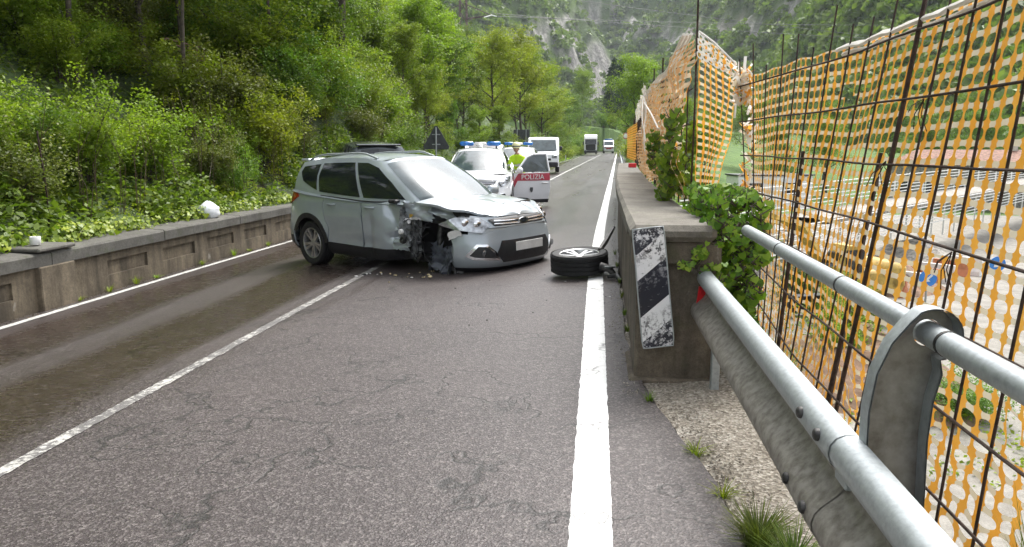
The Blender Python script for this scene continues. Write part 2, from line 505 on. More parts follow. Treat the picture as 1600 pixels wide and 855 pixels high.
M['conc_cop'] = concrete('dark_coping_concrete', (.14, .135, .12), (.075, .07, .062), .35, False, .5)
M['conc_right'] = concrete('pier_concrete', (.185, .155, .12), (.09, .075, .056), .65, True, .35)
M['conc_cop_r'] = concrete('coping_concrete', (.21, .195, .165), (.115, .105, .09), .3, False, .45)
M['valley'] = concrete('valley_floor', (.29, .275, .245), (.17, .155, .135), .4, False)

def gravel():
    m, nt, bs = new_mat('gravel')
    p = pos(nt)
    vo = N(nt, 'ShaderNodeTexVoronoi'); vo.inputs['Scale'].default_value = 70; nt.links.new(p, vo.inputs['Vector'])
    n1 = noise_(nt, p, 3, 5, .6); n2 = noise_(nt, p, 60, 4, .7)
    c = ramp(nt, vo.outputs['Color'], [(.1, (.2, .18, .15)), (.6, (.42, .39, .34)), (.95, (.62, .6, .55))])
    c = mixc(nt, .7, c, ramp(nt, n1, [(.3, (.55, .5, .42)), (.65, (1.05, 1.03, 1))]), 'MULTIPLY')
    c = mixc(nt, .6, c, ramp(nt, n2, [(.36, (.35, .33, .3)), (.58, (1.1, 1.1, 1.1))]), 'MULTIPLY')
    nt.links.new(c, bs.inputs['Base Color']); bs.inputs['Roughness'].default_value = .95
    bump(nt, bs, math_(nt, 'ADD', vo.outputs['Distance'], n2), .9, .012)
    return m
M['gravel'] = gravel()

def soil_ground(name, c1, c2, c3, sc=.6):
    m, nt, bs = new_mat(name)
    p = pos(nt)
    n1 = noise_(nt, p, sc, 6, .65); n2 = noise_(nt, p, sc * 14, 5, .7)
    c = ramp(nt, n1, [(.3, c1), (.5, c2), (.72, c3)])
    c = mixc(nt, .7, c, ramp(nt, n2, [(.3, (.35, .35, .33)), (.65, (1.15, 1.15, 1.1))]), 'MULTIPLY')
    nt.links.new(c, bs.inputs['Base Color']); bs.inputs['Roughness'].default_value = .95
    bump(nt, bs, n2, .8, .1)
    return m
M['hill_soil'] = soil_ground('hillside_soil', (.045, .05, .018), (.05, .085, .02), (.09, .13, .03))
M['meadow'] = soil_ground('bank_grass', (.05, .1, .018), (.08, .15, .025), (.13, .2, .045), .3)

def mountain_mat():
    m, nt, bs = new_mat('mountain')
    p = pos(nt)
    at = N(nt, 'ShaderNodeAttribute', attribute_name='cliff').outputs['Fac']
    n1 = noise_(nt, p, .02, 7, .65); n2 = noise_(nt, mapping(nt, p, (.14, .14, .035)), 1.0, 6, .7); n3 = noise_(nt, p, .3, 5, .7)
    rock = ramp(nt, n2, [(.3, (.12, .115, .11)), (.5, (.33, .32, .30)), (.7, (.58, .55, .51))])
    rock = mixc(nt, ramp(nt, noise_(nt, p, .012, 4, .6), [(.55, (0, 0, 0)), (.72, (.5, .5, .5))]), rock, (.4, .29, .2))
    rock = mixc(nt, .6, rock, ramp(nt, n3, [(.35, (.4, .4, .4)), (.6, (1.1, 1.1, 1.1))]), 'MULTIPLY')
    veg = ramp(nt, n1, [(.3, (.05, .09, .02)), (.7, (.1, .16, .03))])
    nt.links.new(mixc(nt, at, veg, rock), bs.inputs['Base Color'])
    bs.inputs['Roughness'].default_value = .95; bs.inputs['Specular IOR Level'].default_value = .1
    bump(nt, bs, math_(nt, 'ADD', n2, n3), 1.0, 3.0)
    return m
M['mountain'] = mountain_mat()

def board_mat():
    """hazard marker: diagonal black and white bands, scuffed"""
    m, nt, bs = new_mat('hazard_board_print')
    v = objc(nt)
    s = N(nt, 'ShaderNodeSeparateXYZ'); nt.links.new(v, s.inputs[0])
    d = math_(nt, 'ADD', math_(nt, 'MULTIPLY', s.outputs[0], -.69), math_(nt, 'SUBTRACT', s.outputs[2], .26))
    fr = math_(nt, 'FRACT', math_(nt, 'MULTIPLY_ADD', d, 1 / .39, 5.0))
    blk = math_(nt, 'LESS_THAN', fr, .6)
    n = noise_(nt, v, 26, 6, .75); n2 = noise_(nt, mapping(nt, v, (14, 1, 60)), 1.0, 4, .7); n3 = noise_(nt, v, 5.5, 4, .6)
    zone = ramp(nt, math_(nt, 'ADD', math_(nt, 'MULTIPLY', n3, .9), math_(nt, 'MULTIPLY', math_(nt, 'ABSOLUTE', math_(nt, 'SUBTRACT', s.outputs[2], .36)), .9)), [(.5, (0, 0, 0)), (.72, (1, 1, 1))])
    sc = math_(nt, 'MULTIPLY', ramp(nt, n, [(.5, (0, 0, 0)), (.56, (1, 1, 1))]), zone)
    scr = math_(nt, 'MULTIPLY', ramp(nt, n2, [(.62, (0, 0, 0)), (.68, (1, 1, 1))]), .6)
    white = mixc(nt, ramp(nt, n3, [(.4, (0, 0, 0)), (.75, (.35, .35, .35))]), (.76, .76, .77), (.4, .4, .4))
    c = mixc(nt, blk, white, (.012, .014, .025))
    inv = mixc(nt, blk, (.03, .03, .035), (.6, .6, .62))
    c = mixc(nt, math_(nt, 'MAXIMUM', sc, scr), c, inv)
    nt.links.new(c, bs.inputs['Base Color']); bs.inputs['Roughness'].default_value = .35
    bump(nt, bs, n3, .25, .02)
    return m
M['board'] = board_mat()

def net_mat(name, c1, c2, trans):
    m, nt, bs = new_mat(name)
    p = pos(nt)
    n = noise_(nt, p, 3.0, 4, .6)
    c = ramp(nt, n, [(.3, c1), (.7, c2)])
    nt.links.new(c, bs.inputs['Base Color']); bs.inputs['Roughness'].default_value = .5
    tr = N(nt, 'ShaderNodeBsdfTranslucent'); nt.links.new(c, tr.inputs['Color'])
    mx = N(nt, 'ShaderNodeMixShader'); mx.inputs[0].default_value = trans
    nt.links.new(bs.outputs[0], mx.inputs[1]); nt.links.new(tr.outputs[0], mx.inputs[2])
    nt.links.new(mx.outputs[0], nt.nodes['Material Output'].inputs['Surface'])
    return m
M['net_orange'] = net_mat('orange_net', (.74, .31, .03), (.82, .43, .07), .4)
M['net_cream'] = net_mat('faded_backlit_net', (.68, .57, .4), (.74, .67, .53), .4)  # cream holds both fading and the backlight on the cross strands, as colour
M['net_white'] = net_mat('bleached_net', (.74, .7, .64), (.8, .78, .74), .3)
M['net_salmon'] = net_mat('faded_orange_net', (.74, .38, .14), (.76, .5, .28), .4)

M['metal_dirty'] = simple('road_grimed_steel', (.25, .235, .21), .6, .45, .3, 26, .25, 60, rvar=.2, col2=(.13, .115, .095))
M['metal_post'] = simple('weathered_post_steel', (.2, .195, .18), .55, .5, .3, 16, .25, 50, rvar=.2, col2=(.12, .11, .095))
# ------------------------------------------------------------------ terrain
def terrain_z(x, y):
    xr = x - road_shift(y)
    n = fbm(x * .12, y * .12, 3.1, 4)
    if xr < -6.92:                              # wooded hillside
        d = -6.7 - xr
        base = .22 * sstep(26, 20, y) - .45 * sstep(20, 26, y)
        flat = .5 + 1.0 * sstep(22, 60, y)
        sl = .60 - .2 * sstep(60, 140, y)
        z = base + sl * max(0, d - flat) + n * .5 * sstep(.5, 4, d)
        hump = 3.0 * math.exp(-((x + 9.6) ** 2 / 7 + (y - 25) ** 2 / 26))
        z = min(z, 26 + n * 2) + hump
        return z
    if xr < .95:
        return road_z(xr) - (.3 if y < 19 else .12)
    d = xr - .95
    br = sstep(14, 24, y)                       # bridge -> embankment
    bank = -.25 - 4.95 * d / max(2.5, .2 * y - 1.5) + n * .3
    z = (1 - br) * (-5.2) + br * max(-5.2, bank)
    z += sstep(85, 150, y) * max(0, (y - 85)) * .05 + n * .1
    return max(z, -5.2) if y < 85 else z

xs = np.concatenate([np.linspace(-150, -40, 23)[:-1], np.linspace(-40, -7, 56), [-6.93, -6.78], np.linspace(-6.5, .8, 8), [.96, 1.2, 1.6], np.linspace(2, 14, 25), np.linspace(15, 60, 31), np.linspace(65, 190, 20)])
ys = np.concatenate([np.linspace(-25, 0, 14)[:-1], np.linspace(0, 60, 81), np.linspace(62, 150, 45), np.linspace(155, 330, 30)])
V = []
for yy in ys:
    sh = road_shift(yy)
    for xx in xs: V.append((xx + sh, yy, terrain_z(xx + sh, yy)))
nx_, ny_ = len(xs), len(ys)
ii = np.arange(nx_ * ny_).reshape(ny_, nx_)
Fq = np.stack([ii[:-1, :-1], ii[:-1, 1:], ii[1:, 1:], ii[1:, :-1]], -1).reshape(-1, 4)
cx = np.array([V[a][0] - road_shift(V[a][1]) for a in Fq[:, 0]])
cz = np.array([max(V[k][2] for k in f) for f in Fq])
mi = np.where(cx < -6.9, 0, np.where((cz < -4.6) & (cx > .9) & (np.array([V[a][1] for a in Fq[:, 0]]) < 78), 2, 1))
g = link_mesh('ground', np_mesh('ground', V, Fq, [M['hill_soil'], M['meadow'], M['valley']], True, mi))
tag(g, kind='structure')
gp = MB().add([(-3000, -1500, -9), (3000, -1500, -9), (3000, 3000, -9), (-3000, 3000, -9)], [(0, 1, 2, 3)]).build('terrain', M['meadow'])
tag(gp, kind='structure')

# ------------------------------------------------------------------ road, gravel, markings
def strip(x0, x1, y0, y1, dy, dz, nxs=1, jag=None, edges=None):
    vs, fs = [], []
    n = max(2, int((y1 - y0) / dy) + 1)
    for i in range(n):
        y = y0 + (y1 - y0) * i / (n - 1)
        a = x0(y) if callable(x0) else x0
        b = x1(y) if callable(x1) else x1
        for k in range(nxs + 1):
            xr = a + (b - a) * k / nxs
            vs.append(rp(xr, y, dz))
    for i in range(n - 1):
        for k in range(nxs):
            q = i * (nxs + 1) + k
            fs.append((q, q + 1, q + nxs + 2, q + nxs + 1))
    return vs, fs
def edge_right(y):      # ragged asphalt edge by the gravel
    e = interp([(-3, .62), (2.7, .58), (3.2, .54), (4.2, .37), (5.2, .27), (6, .25), (9, .27), (14, .33), (24, .4), (30, 1.0)], y)
    return e + .02 * fbm(y * 2.3, 1.7) + .012 * nz(y * 11, 4)
rv, rf = strip(-6.75, edge_right, -8, 214, .1, 0, 6)
ro = MB().add(rv, rf).build('road', M['asphalt']); tag(ro, kind='structure')
# asphalt thickness at its broken edge
def skirt(m):
    ys_ = [-4 + .08 * i for i in range(150)]
    vs = []
    for y in ys_:
        e = edge_right(y); vs += [rp(e, y, 0), rp(e + .015, y, -.05)]
    m.add(vs, [(2 * i, 2 * i + 2, 2 * i + 3, 2 * i + 1) for i in range(len(ys_) - 1)])
part('broken_edge', M['asphalt'], ro, skirt)

gv, gf = [], []
gys = np.linspace(-5, 8, 90); gxs = np.linspace(.15, 1.3, 18)
for y in gys:
    for x in gxs:
        gv.append((x, y, road_z(x) - .022 + .012 * fbm(x * 5, y * 5) + .05 * sstep(.9, 1.3, x) * nz(x * 3, y * 3)))
for i in range(len(gys) - 1):
    for k in range(len(gxs) - 1):
        q = i * len(gxs) + k; gf.append((q, q + 1, q + len(gxs) + 1, q + len(gxs)))
gr = MB().add(gv, gf).build('gravel_shoulder', M['gravel'], smooth=180); tag(gr, kind='structure')
# bridge side below the shoulder
part('bridge_edge', M['conc_right'], gr, lambda m: m.box((1.0, 5.5, -2.65), (.6, 22.5, 5.2)))

def line_obj(name, x0, x1, y0, y1, mat, dz=.004, rag=.006):
    f0 = lambda y: x0 + rag * nz(y * 9, x0) + rag * .6 * nz(y * 31, x0)
    f1 = lambda y: x1 + rag * nz(y * 9, x1 + 5) + rag * .6 * nz(y * 31, x1)
    v, f = strip(f0, f1, y0, y1, .03 if y1 - y0 < 40 else .5, dz, 1)
    return tag(MB().add(v, f).build(name, mat), kind='structure')
line_obj('edge_line_right', -.085, .085, -6, 30, M['line_fresh'])
line_obj('edge_line_right_far', -.08, .08, 30.02, 160, M['line_fresh'])
line_obj('centre_line', -3.20, -3.095, -4, 34, M['line_worn'], rag=.014)
line_obj('centre_line_far', -3.2, -3.08, 34.02, 160, M['line_left'], rag=.004)
line_obj('edge_line_left', -6.49, -6.37, -2, 30, M['line_left'])
line_obj('edge_line_left_far', -6.48, -6.38, 30.02, 160, M['line_left'])

def grit(name, spots, label, mat):
    m = MB()
    for x, y, z, sz in spots:
        a = rng.uniform(0, 6.28); q = [Vector((sz * rng.uniform(.6, 1) * math.cos(a + k * 2.1), sz * rng.uniform(.6, 1) * math.sin(a + k * 2.1), 0)) for k in range(3)]
        c = Vector((x, y, z)); t = c + Vector((rng.uniform(-.3, .3) * sz, rng.uniform(-.3, .3) * sz, sz * rng.uniform(.5, .9)))
        m.add([c + q[0], c + q[1], c + q[2], t], [(0, 1, 3), (1, 2, 3), (2, 0, 3)])
    return tag(m.build(name, mat), label, 'grit', kind='stuff')
sp = []
for _ in range(900):
    y = rng.uniform(4.4, 22); w = abs(rng.gauss(0, .06)); x = .275 - w; sp.append((x + road_shift(y), y, road_z(x) + .002, rng.uniform(.003, .012)))
for _ in range(700):
    y = rng.uniform(1.5, 4.7); x = edge_right(y) + abs(rng.gauss(0, .12)); sp.append((x, y, road_z(x) - .016, rng.uniform(.004, .013)))
for _ in range(260):
    y = rng.uniform(2, 9.5); x = edge_right(y) - abs(rng.gauss(0, .1)); sp.append((x, y, road_z(x) + .002, rng.uniform(.002, .006)))
grit('loose_grit', sp, 'loose grit along the broken right edge of the road', M['gravel'])
sp = []
for _ in range(1500):
    y = rng.uniform(3.5, 22); x = -6.67 + abs(rng.gauss(0, .07)); sp.append((x + road_shift(y), y, road_z(x) + .002, rng.uniform(.004, .018)))
grit('wall_foot_dirt', sp, 'dirt and grit gathered along the foot of the left wall', M['conc_left'])
# debris strip, moss and stones along the foot of the left wall
# ------------------------------------------------------------------ left parapet wall
def left_wall():
    w = thing('parapet_wall', 'low stained concrete parapet wall with recessed panels along the left lane', 'wall', (0, 0, 0))
    y0, y1 = -3.0, 24.0
    XF = -6.68
    zb = lambda x: road_z(x) - .25
    pil = [8.55]
    def P(xr, y, z): return Vector((xr + road_shift(y), y, z))
    # body with recessed panels, built strip by strip
    segs = []
    y = y0
    px = -.2
    panels = []
    for base in np.arange(-2.3, 23.0, 1.32):
        a, b = base, base + .92
        if any(abs((a + b) / 2 - p) < .95 for p in pil): continue
        panels.append((a, b))
    cuts = sorted({y0, y1, *[v for p in panels for v in p]})
    m = MB()
    zt, z_lo, z_hi = .07, -.26, -.06
    for a, b in zip(cuts, cuts[1:]):
        isp = any(abs(a - p[0]) < 1e-6 for p in panels)
        pts = np.linspace(a, b, max(2, int((b - a) / .6) + 2))
        for q, r in zip(pts, pts[1:]):
            if not isp:
                m.add([P(XF, q, -.8), P(XF, r, -.8), P(XF, r, zt), P(XF, q, zt)], [(0, 1, 2, 3)])
            else:
                for za, zz, d in ((-.8, z_lo, 0), (z_lo, z_hi, .035), (z_hi, zt, 0)):
                    m.add([P(XF - d, q, za), P(XF - d, r, za), P(XF - d, r, zz), P(XF - d, q, zz)], [(0, 1, 2, 3)])
                for zz in (z_lo, z_hi):
                    m.add([P(XF, q, zz), P(XF, r, zz), P(XF - .035, r, zz), P(XF - .035, q, zz)], [(0, 1, 2, 3)])
        if isp:
            for q in (a, b):
                m.add([P(XF, q, z_lo), P(XF - .035, q, z_lo), P(XF - .035, q, z_hi), P(XF, q, z_hi)], [(0, 1, 2, 3)])
    m.add([P(XF - .42, y0, -.8), P(XF - .42, y1, -.8), P(XF - .42, y1, zt), P(XF - .42, y0, zt)], [(0, 1, 2, 3)])
    m.add([P(XF, y1, -.8), P(XF - .42, y1, -.8), P(XF - .42, y1, zt), P(XF, y1, zt)], [(0, 1, 2, 3)])
    m.build('wall_face', M['conc_left'], w)
    # coping stones, each with a joint
    joints = [y0] + list(np.arange(-1.2, 23.9, 2.42)) + [y1]
    for a, b in zip(joints, joints[1:]):
        c = MB(); sub = np.linspace(a + .006, b - .006, 7)
        prof = [(.05, .065), (.055, .20), (.035, .225), (-.44, .25), (-.47, .23), (-.47, .065)]
        jit = rng.uniform(-.006, .006); n = len(prof)
        vs = []
        for q in sub:
            for (dx, z) in prof:
                vs.append(P(XF + dx + jit + .008 * nz(q * 6, z * 30), q, z + jit + .007 * nz(q * 5, dx * 9, 2)))
        fs = [(i * n + k, i * n + (k + 1) % n, (i + 1) * n + (k + 1) % n, (i + 1) * n + k) for i in range(6) for k in range(n)]
        fs += [tuple(range(n))[::-1], tuple(range(6 * n, 7 * n))]
        c.add(vs, fs).build('coping_stone', M['conc_cop'], w)
    for p in pil:                                # pilaster with its own cap
        s = road_shift(p)
        MB().box((XF + .02 + s, p, -.37), (.1, .62, .86), bev=.012).build('pilaster', M['conc_left'], w)
        MB().box((XF - .16 + s, p, .265), (.50, .66, .05), bev=.015).build('pilaster_cap', M['conc_cop'], w)
    return w
left_wall()

# ------------------------------------------------------------------ right parapet with end pier
def right_wall():
    w = thing('bridge_parapet', 'weathered concrete bridge parapet ending in a square pier beside the right edge line', 'wall')
    def P(xr, y, z): s = road_shift(y) + .004 * max(0, y - 6); return Vector((xr + s, y, z))
    y0, y1 = 4.78, 23
    # pier: shaft, ledge band, plinth
    MB().box((.505, 5.05, .36), (.49, .60, .86), bev=.02).build('pier_shaft', M['conc_right'], w)
    MB().box((.505, 5.05, -.03), (.56, .68, .13), bev=.015).build('pier_plinth', M['conc_right'], w)
    MB().box((.50, 5.05, .835), (.55, .66, .15), bev=.02).build('pier_ledge', M['conc_right'], w)
    m = MB()
    m.box((.475, 5.12, .965), (.53, .86, .105), bev=.035)
    m.build('pier_cap', M['conc_cop_r'], w)
    # wall body
    m = MB(); ys_ = np.linspace(5.36, y1, 30)
    prof = [(.28, -.3), (.28, .86), (.69, .86), (.69, -.6)]
    n = 4; vs = [P(a, q, z + .0) for q in ys_ for a, z in prof]
    fs = [(i * n + k, i * n + k + 1, (i + 1) * n + k + 1, (i + 1) * n + k) for i in range(len(ys_) - 1) for k in range(3)]
    fs += [(len(vs) - 4, len(vs) - 3, len(vs) - 2, len(vs) - 1)]
    m.add(vs, fs).build('wall_face', M['conc_right'], w)
    joints = [5.56, 7.9, 10.3, 12.8, 15.2, 17.7, 20.2, 23.05]
    for a, b in zip(joints, joints[1:]):
        c = MB(); sub = np.linspace(a + .006, b - .008, 7)
        pr = [(.225, .865), (.22, .97), (.25, 1.0), (.70, 1.0), (.73, .975), (.73, .865)]; n = 6
        vs = [P(dx + .007 * nz(q * 5, z * 9), q, z + .008 * nz(q * 4, dx * 7, 5)) for q in sub for dx, z in pr]
        fs = [(i * n + k, i * n + (k + 1) % n, (i + 1) * n + (k + 1) % n, (i + 1) * n + k) for i in range(6) for k in range(n)]
        fs += [tuple(range(n))[::-1], tuple(range(6 * n, 7 * n))]
        c.add(vs, fs).build('coping_stone', M['conc_cop_r'], w)
right_wall()

# ------------------------------------------------------------------ mountain
def mountain():
    naz, nr_ = 300, 130
    az = np.radians(np.linspace(-62, 62, naz)); rr = 150 * (1700 / 150) ** np.linspace(0, 1, nr_)
    r0t = [(-62, 190), (-14, 300), (-6, 420), (1, 620), (4, 560), (9, 420), (14, 300), (20, 190), (28, 170), (62, 200)]
    V = np.zeros((nr_, naz, 3)); C = np.zeros((nr_, naz))
    cy, sy = math.cos(YAW), math.sin(YAW); cp, sp = math.cos(PITCH), math.sin(PITCH)
    blobs = [(880, 60, 60, 9, -.5), (850, 48, 95, 13, -.33), (930, 125, 26, 60, .0), (1045, 70, 42, 20, -.2), (1150, 45, 70, 18, -.15), (1232, 18, 32, 14, -.3), (800, 72, 50, 16, -.2), (945, 8, 40, 10, -.4), (1000, 45, 40, 14, .3), (905, 92, 22, 26, .2), (1100, 75, 30, 10, 0)]
    for j in range(naz):
        a = az[j]; ad = math.degrees(a)
        r0 = interp(r0t, ad) + 30 * fbm(ad * .12, 8.0)
        for i in range(nr_):
            r = rr[i]
            x, y = r * math.sin(a), r * math.cos(a)
            t = max(0, r - r0)
            n1 = fbm(x * .006, y * .006, 1.3, 5); n2 = fbm(x * .02, y * .02, 5.3, 4)
            rid = abs(fbm(x * .0042 + 3, y * .0042, 9.2, 4))
            z = -6 + t * (.62 - .12 * sstep(300, 900, t)) * (1 + .35 * n1) - 70 * rid * sstep(40, 300, t) + n2 * 9 * sstep(20, 100, t)
            z = max(z, -6 + n2 * .5)
            z = min(z, 520 + 60 * n1)
            # cliffs, where the rock faces stand out
            dx, dy, dz = x, y, z - 1.5
            fx = dx * -sy + dy * cy; rx = dx * cy + dy * sy
            fw = fx * cp - dz * sp; up = fx * sp + dz * cp
            c = 0
            if fw > 1 and t > 60:
                u = 800 + F_PX * rx / fw; v = 427.5 - F_PX * up / fw
                for bx, by, wx, wy, k in blobs:
                    vv = v - by - k * (u - bx)
                    c = max(c, math.exp(-((u - bx) / wx) ** 2 - (vv / wy) ** 2))
            c = sstep(.42, .6, c * .85 + .42 * fbm(x * .028, y * .028, z * .05, 4) + .09)
            if c > .05: z += 10 * c * fbm(x * .09, y * .09, z * .02, 4)
            V[i, j] = (x, y, z); C[i, j] = c if t > 60 else 0
    ii = np.arange(nr_ * naz).reshape(nr_, naz)
    Fq = np.stack([ii[:-1, :-1], ii[:-1, 1:], ii[1:, 1:], ii[1:, :-1]], -1).reshape(-1, 4)
    o = link_mesh('mountain', np_mesh('mountain', V.reshape(-1, 3), Fq, M['mountain'], True, attr={'cliff': C.ravel()}))
    tag(o, kind='structure')
    # the far-off wood on its slopes
    pts = []; tries = 0
    while len(pts) < 15000 and tries < 300000:
        tries += 1
        j = rng.uniform(0, naz - 1.01); i = rng.uniform(0, nr_ - 1.01)
        ad = -62 + 124 * j / (naz - 1)
        if ad < -20 or ad > 40: continue
        i0, j0 = int(i), int(j); fi, fj = i - i0, j - j0
        c = C[i0, j0]
        if c > .35 and rng.random() < .93: continue
        p = (V[i0, j0] * (1 - fi) + V[i0 + 1, j0] * fi) * (1 - fj) + (V[i0, j0 + 1] * (1 - fi) + V[i0 + 1, j0 + 1] * fi) * fj
        if p[2] < -5.2: continue
        rad = math.hypot(p[0], p[1])
        if rad > 1300 or p[2] / rad > .30: continue
        pts.append((p, rad))
    K = 26
    P = np.array([p for p, _ in pts]); n = len(P)
    size = nr.uniform(2.0, 4.2, n) * (.8 + .35 * np.clip(np.array([r for _, r in pts]) / 600, 0, 1.3))
    d = nr.normal(size=(n, K, 3)); d /= np.linalg.norm(d, axis=2, keepdims=True); d[..., 2] = np.abs(d[..., 2]) * 1.15 - .25
    rad = nr.uniform(.6, 1.05, (n, K, 1))
    cen = P[:, None, :] + d * rad * size[:, None, None] + np.array([0, 0, 1.0]) * size[:, None, None] * .9
    a = nr.normal(size=(n, K, 3)); a /= np.linalg.norm(a, axis=2, keepdims=True)
    b = np.cross(a, nr.normal(size=(n, K, 3))); b /= np.linalg.norm(b, axis=2, keepdims=True)
    s = (nr.uniform(.28, .55, (n, K, 1)) * size[:, None, None])
    q = np.stack([cen - a * s, cen - b * s * .8, cen + a * s, cen + b * s * .8], 2).reshape(-1, 3)
    tint = np.repeat(nr.uniform(0, 1, n)[:, None] * .8 + nr.uniform(0, .3, (n, K)), 4).ravel()
    f = np.arange(len(q)).reshape(-1, 4)
    w = link_mesh('far_woodland', np_mesh('far_woodland', q, f, M['forest_far'], False, attr={'tint': tint}))
    tag(w, 'distant green wood covering the slopes of the cliffed mountain', 'woodland', kind='stuff')
mountain()
# ------------------------------------------------------------------ foliage tools
def leaves(cen, size, up_bias=.5, aspect=.55, seed=0, tint=None, fold=0.0):
    """diamond leaves at centres (n,3) -> verts, faces, tint"""
    g_ = np.random.default_rng(seed)
    n = len(cen)
    nrm = g_.normal(size=(n, 3)); nrm[:, 2] = np.abs(nrm[:, 2]) + up_bias
    nrm /= np.linalg.norm(nrm, axis=1, keepdims=True)
    a = np.cross(nrm, g_.normal(size=(n, 3))); a /= np.linalg.norm(a, axis=1, keepdims=True) + 1e-9
    b = np.cross(nrm, a)
    s = (size * g_.uniform(.65, 1.3, n))[:, None]
    q = np.stack([cen - a * s * .5, cen + b * s * aspect * .5 + a * s * .05 + nrm * s * .08, cen + a * s * .5 - nrm * s * .08, cen - b * s * aspect * .5 + a * s * .05 + nrm * s * .08], 1).reshape(-1, 3)
    t = g_.uniform(0, 1, n) if tint is None else tint
    return q, np.arange(4 * n).reshape(-1, 4), np.repeat(t, 4)

def tree_meshes(name, seed, h, spread, n_leaf, leaf, crown0=.35, limbs=13, sag=.0, thin=1.0):
    r_ = random.Random(seed)
    tr = MB(); ends = []
    lean = Vector((r_.uniform(-.08, .08), r_.uniform(-.08, .08), 0))
    pts = []; n = 9
    for i in range(n):
        t = i / (n - 1)
        pts.append(Vector((lean.x * h * t + .2 * nz(seed * .37, t * 4), lean.y * h * t + .2 * nz(seed * .73 + 9, t * 4), h * .93 * t)))
    r0 = (.012 * h + .03) * thin
    tr.tube([pts[0] - Vector((0, 0, .6))] + pts, [r0 * 1.35] + [r0 * (1 - .85 * i / (n - 1)) for i in range(n)], 8)
    def along(t):
        k = t * (n - 1); i = min(n - 2, int(k)); return pts[i].lerp(pts[i + 1], k - i)
    for L in range(limbs):
        t = crown0 + (1 - crown0) * (L + r_.random() * .7) / limbs
        t = min(t, .98)
        p = along(t); az = L * 2.4 + r_.uniform(-.5, .5)
        ln = spread * (1.0 - .55 * max(0, (t - crown0) / (1 - crown0)) ** 1.4) * r_.uniform(.7, 1.15)
        el = r_.uniform(.15, .75) + .4 * t
        d = Vector((math.cos(az) * math.cos(el), math.sin(az) * math.cos(el), math.sin(el)))
        q = [p]; m_ = 5
        for k in range(1, m_ + 1):
            d = (d + Vector((r_.uniform(-.2, .2), r_.uniform(-.2, .2), r_.uniform(-.1, .16) - sag))).normalized()
            q.append(q[-1] + d * ln / m_)
        rl = r0 * (1 - .8 * t) * .6 + .012
        tr.tube(q, [rl * (1 - .8 * k / m_) for k in range(m_ + 1)], 6)
        for k in range(2, m_ + 1):
            ends.append((q[k], .5))
            for _ in range(3):
                dd = (d + Vector((r_.uniform(-1, 1), r_.uniform(-1, 1), r_.uniform(-.6, .8)))).normalized()
                e = q[k] + dd * ln * r_.uniform(.2, .45)
                tr.tube([q[k], q[k].lerp(e, .5) + Vector((0, 0, .05)), e], [rl * .35, rl * .22, .004], 4, False)
                ends.append((e, 1)); ends.append((q[k].lerp(e, .6), .6))
    for k in range(4): ends.append((along(.9) + Vector((r_.uniform(-.3, .3), r_.uniform(-.3, .3), r_.uniform(0, h * .09))), 1))
    E_ = np.array([tuple(e) for e, _ in ends]); W = np.array([w for _, w in ends]); W = W / W.sum()
    g_ = np.random.default_rng(seed)
    idx = g_.choice(len(E_), n_leaf, p=W)
    sg = spread * .125
    # leaves gather in sprays: each end has several small flattened clumps
    sub = g_.normal(size=(len(E_), 7, 3)) * np.array([1, 1, .6]) * sg
    cl = g_.integers(0, 7, n_leaf)
    cen = E_[idx] + sub[idx, cl] + g_.normal(size=(n_leaf, 3)) * np.array([1, 1, .45]) * sg * .42
    ct = g_.uniform(0, 1, (len(E_), 7))
    tint = np.clip(ct[idx, cl] * .75 + g_.uniform(-.1, .35, n_leaf), 0, 1)
    q, f, t = leaves(cen, leaf, .6, .6, seed, tint)
    return tr.mesh(name + '_trunk', M['bark'], 60), np_mesh(name + '_crown', q, f, M['leaf_a'], False, attr={'tint': t})

def conifer_meshes(name, seed, h, spread, n_leaf):
    r_ = random.Random(seed); tr = MB()
    tr.tube([(0, 0, -.6), (0, 0, 0), (0, 0, h)], [.02 * h, .017 * h, .02], 8)
    g_ = np.random.default_rng(seed); cen = []
    per = n_leaf // 90
    for k in range(90):
        t = .12 + .86 * k / 90; ln = spread * (1 - t) ** .8 * r_.uniform(.75, 1.15) + .15
        az = k * 2.4; e = Vector((math.cos(az) * ln, math.sin(az) * ln, t * h - ln * .28))
        p = Vector((0, 0, t * h))
        tr.tube([p, p.lerp(e, .5) + Vector((0, 0, ln * .05)), e], [.04, .025, .008], 4, False)
        u = g_.uniform(.15, 1, per)[:, None]
        c = np.array(p) * (1 - u) + np.array(e) * u + g_.normal(size=(per, 3)) * np.array([.16, .16, .12]) * (ln * .5 + .3)
        cen.append(c)
    cen = np.concatenate(cen)
    q, f, t = leaves(cen, .32, .2, .35, seed)
    return tr.mesh(name + '_trunk', M['bark'], 60), np_mesh(name + '_crown', q, f, M['leaf_con'], False, attr={'tint': t})

def set_mat(o, mt):
    o.material_slots[0].link = 'OBJECT'; o.material_slots[0].material = mt

TV = [tree_meshes('tree', 21, 9.0, 2.9, 15000, .15, .28, 14), tree_meshes('tree', 22, 11.0, 3.2, 17000, .155, .34, 15),
      tree_meshes('tree', 23, 8.0, 2.4, 13000, .14, .22, 13), tree_meshes('tree', 24, 12.0, 2.7, 15000, .15, .42, 13, .03),
      tree_meshes('tree', 25, 10.0, 3.8, 18000, .16, .25, 15, .02)]
TV.append(tree_meshes('tree', 26, 13.0, 2.0, 9000, .145, .34, 15, .02, .36))
CV = [conifer_meshes('conifer', 31, 17, 3.0, 13000)]

def put_tree(v, x, y, z, s, rz, mt, label, group=None, name='broadleaf_tree', cat='tree', sz=1.0):
    t = thing(name, label, cat, (x, y, z), rz, group)
    t.scale = (s, s, s * sz)
    link_mesh('trunk', v[0], t)
    c = link_mesh('crown', v[1], t)
    if mt: set_mat(c, M[mt])
    return t
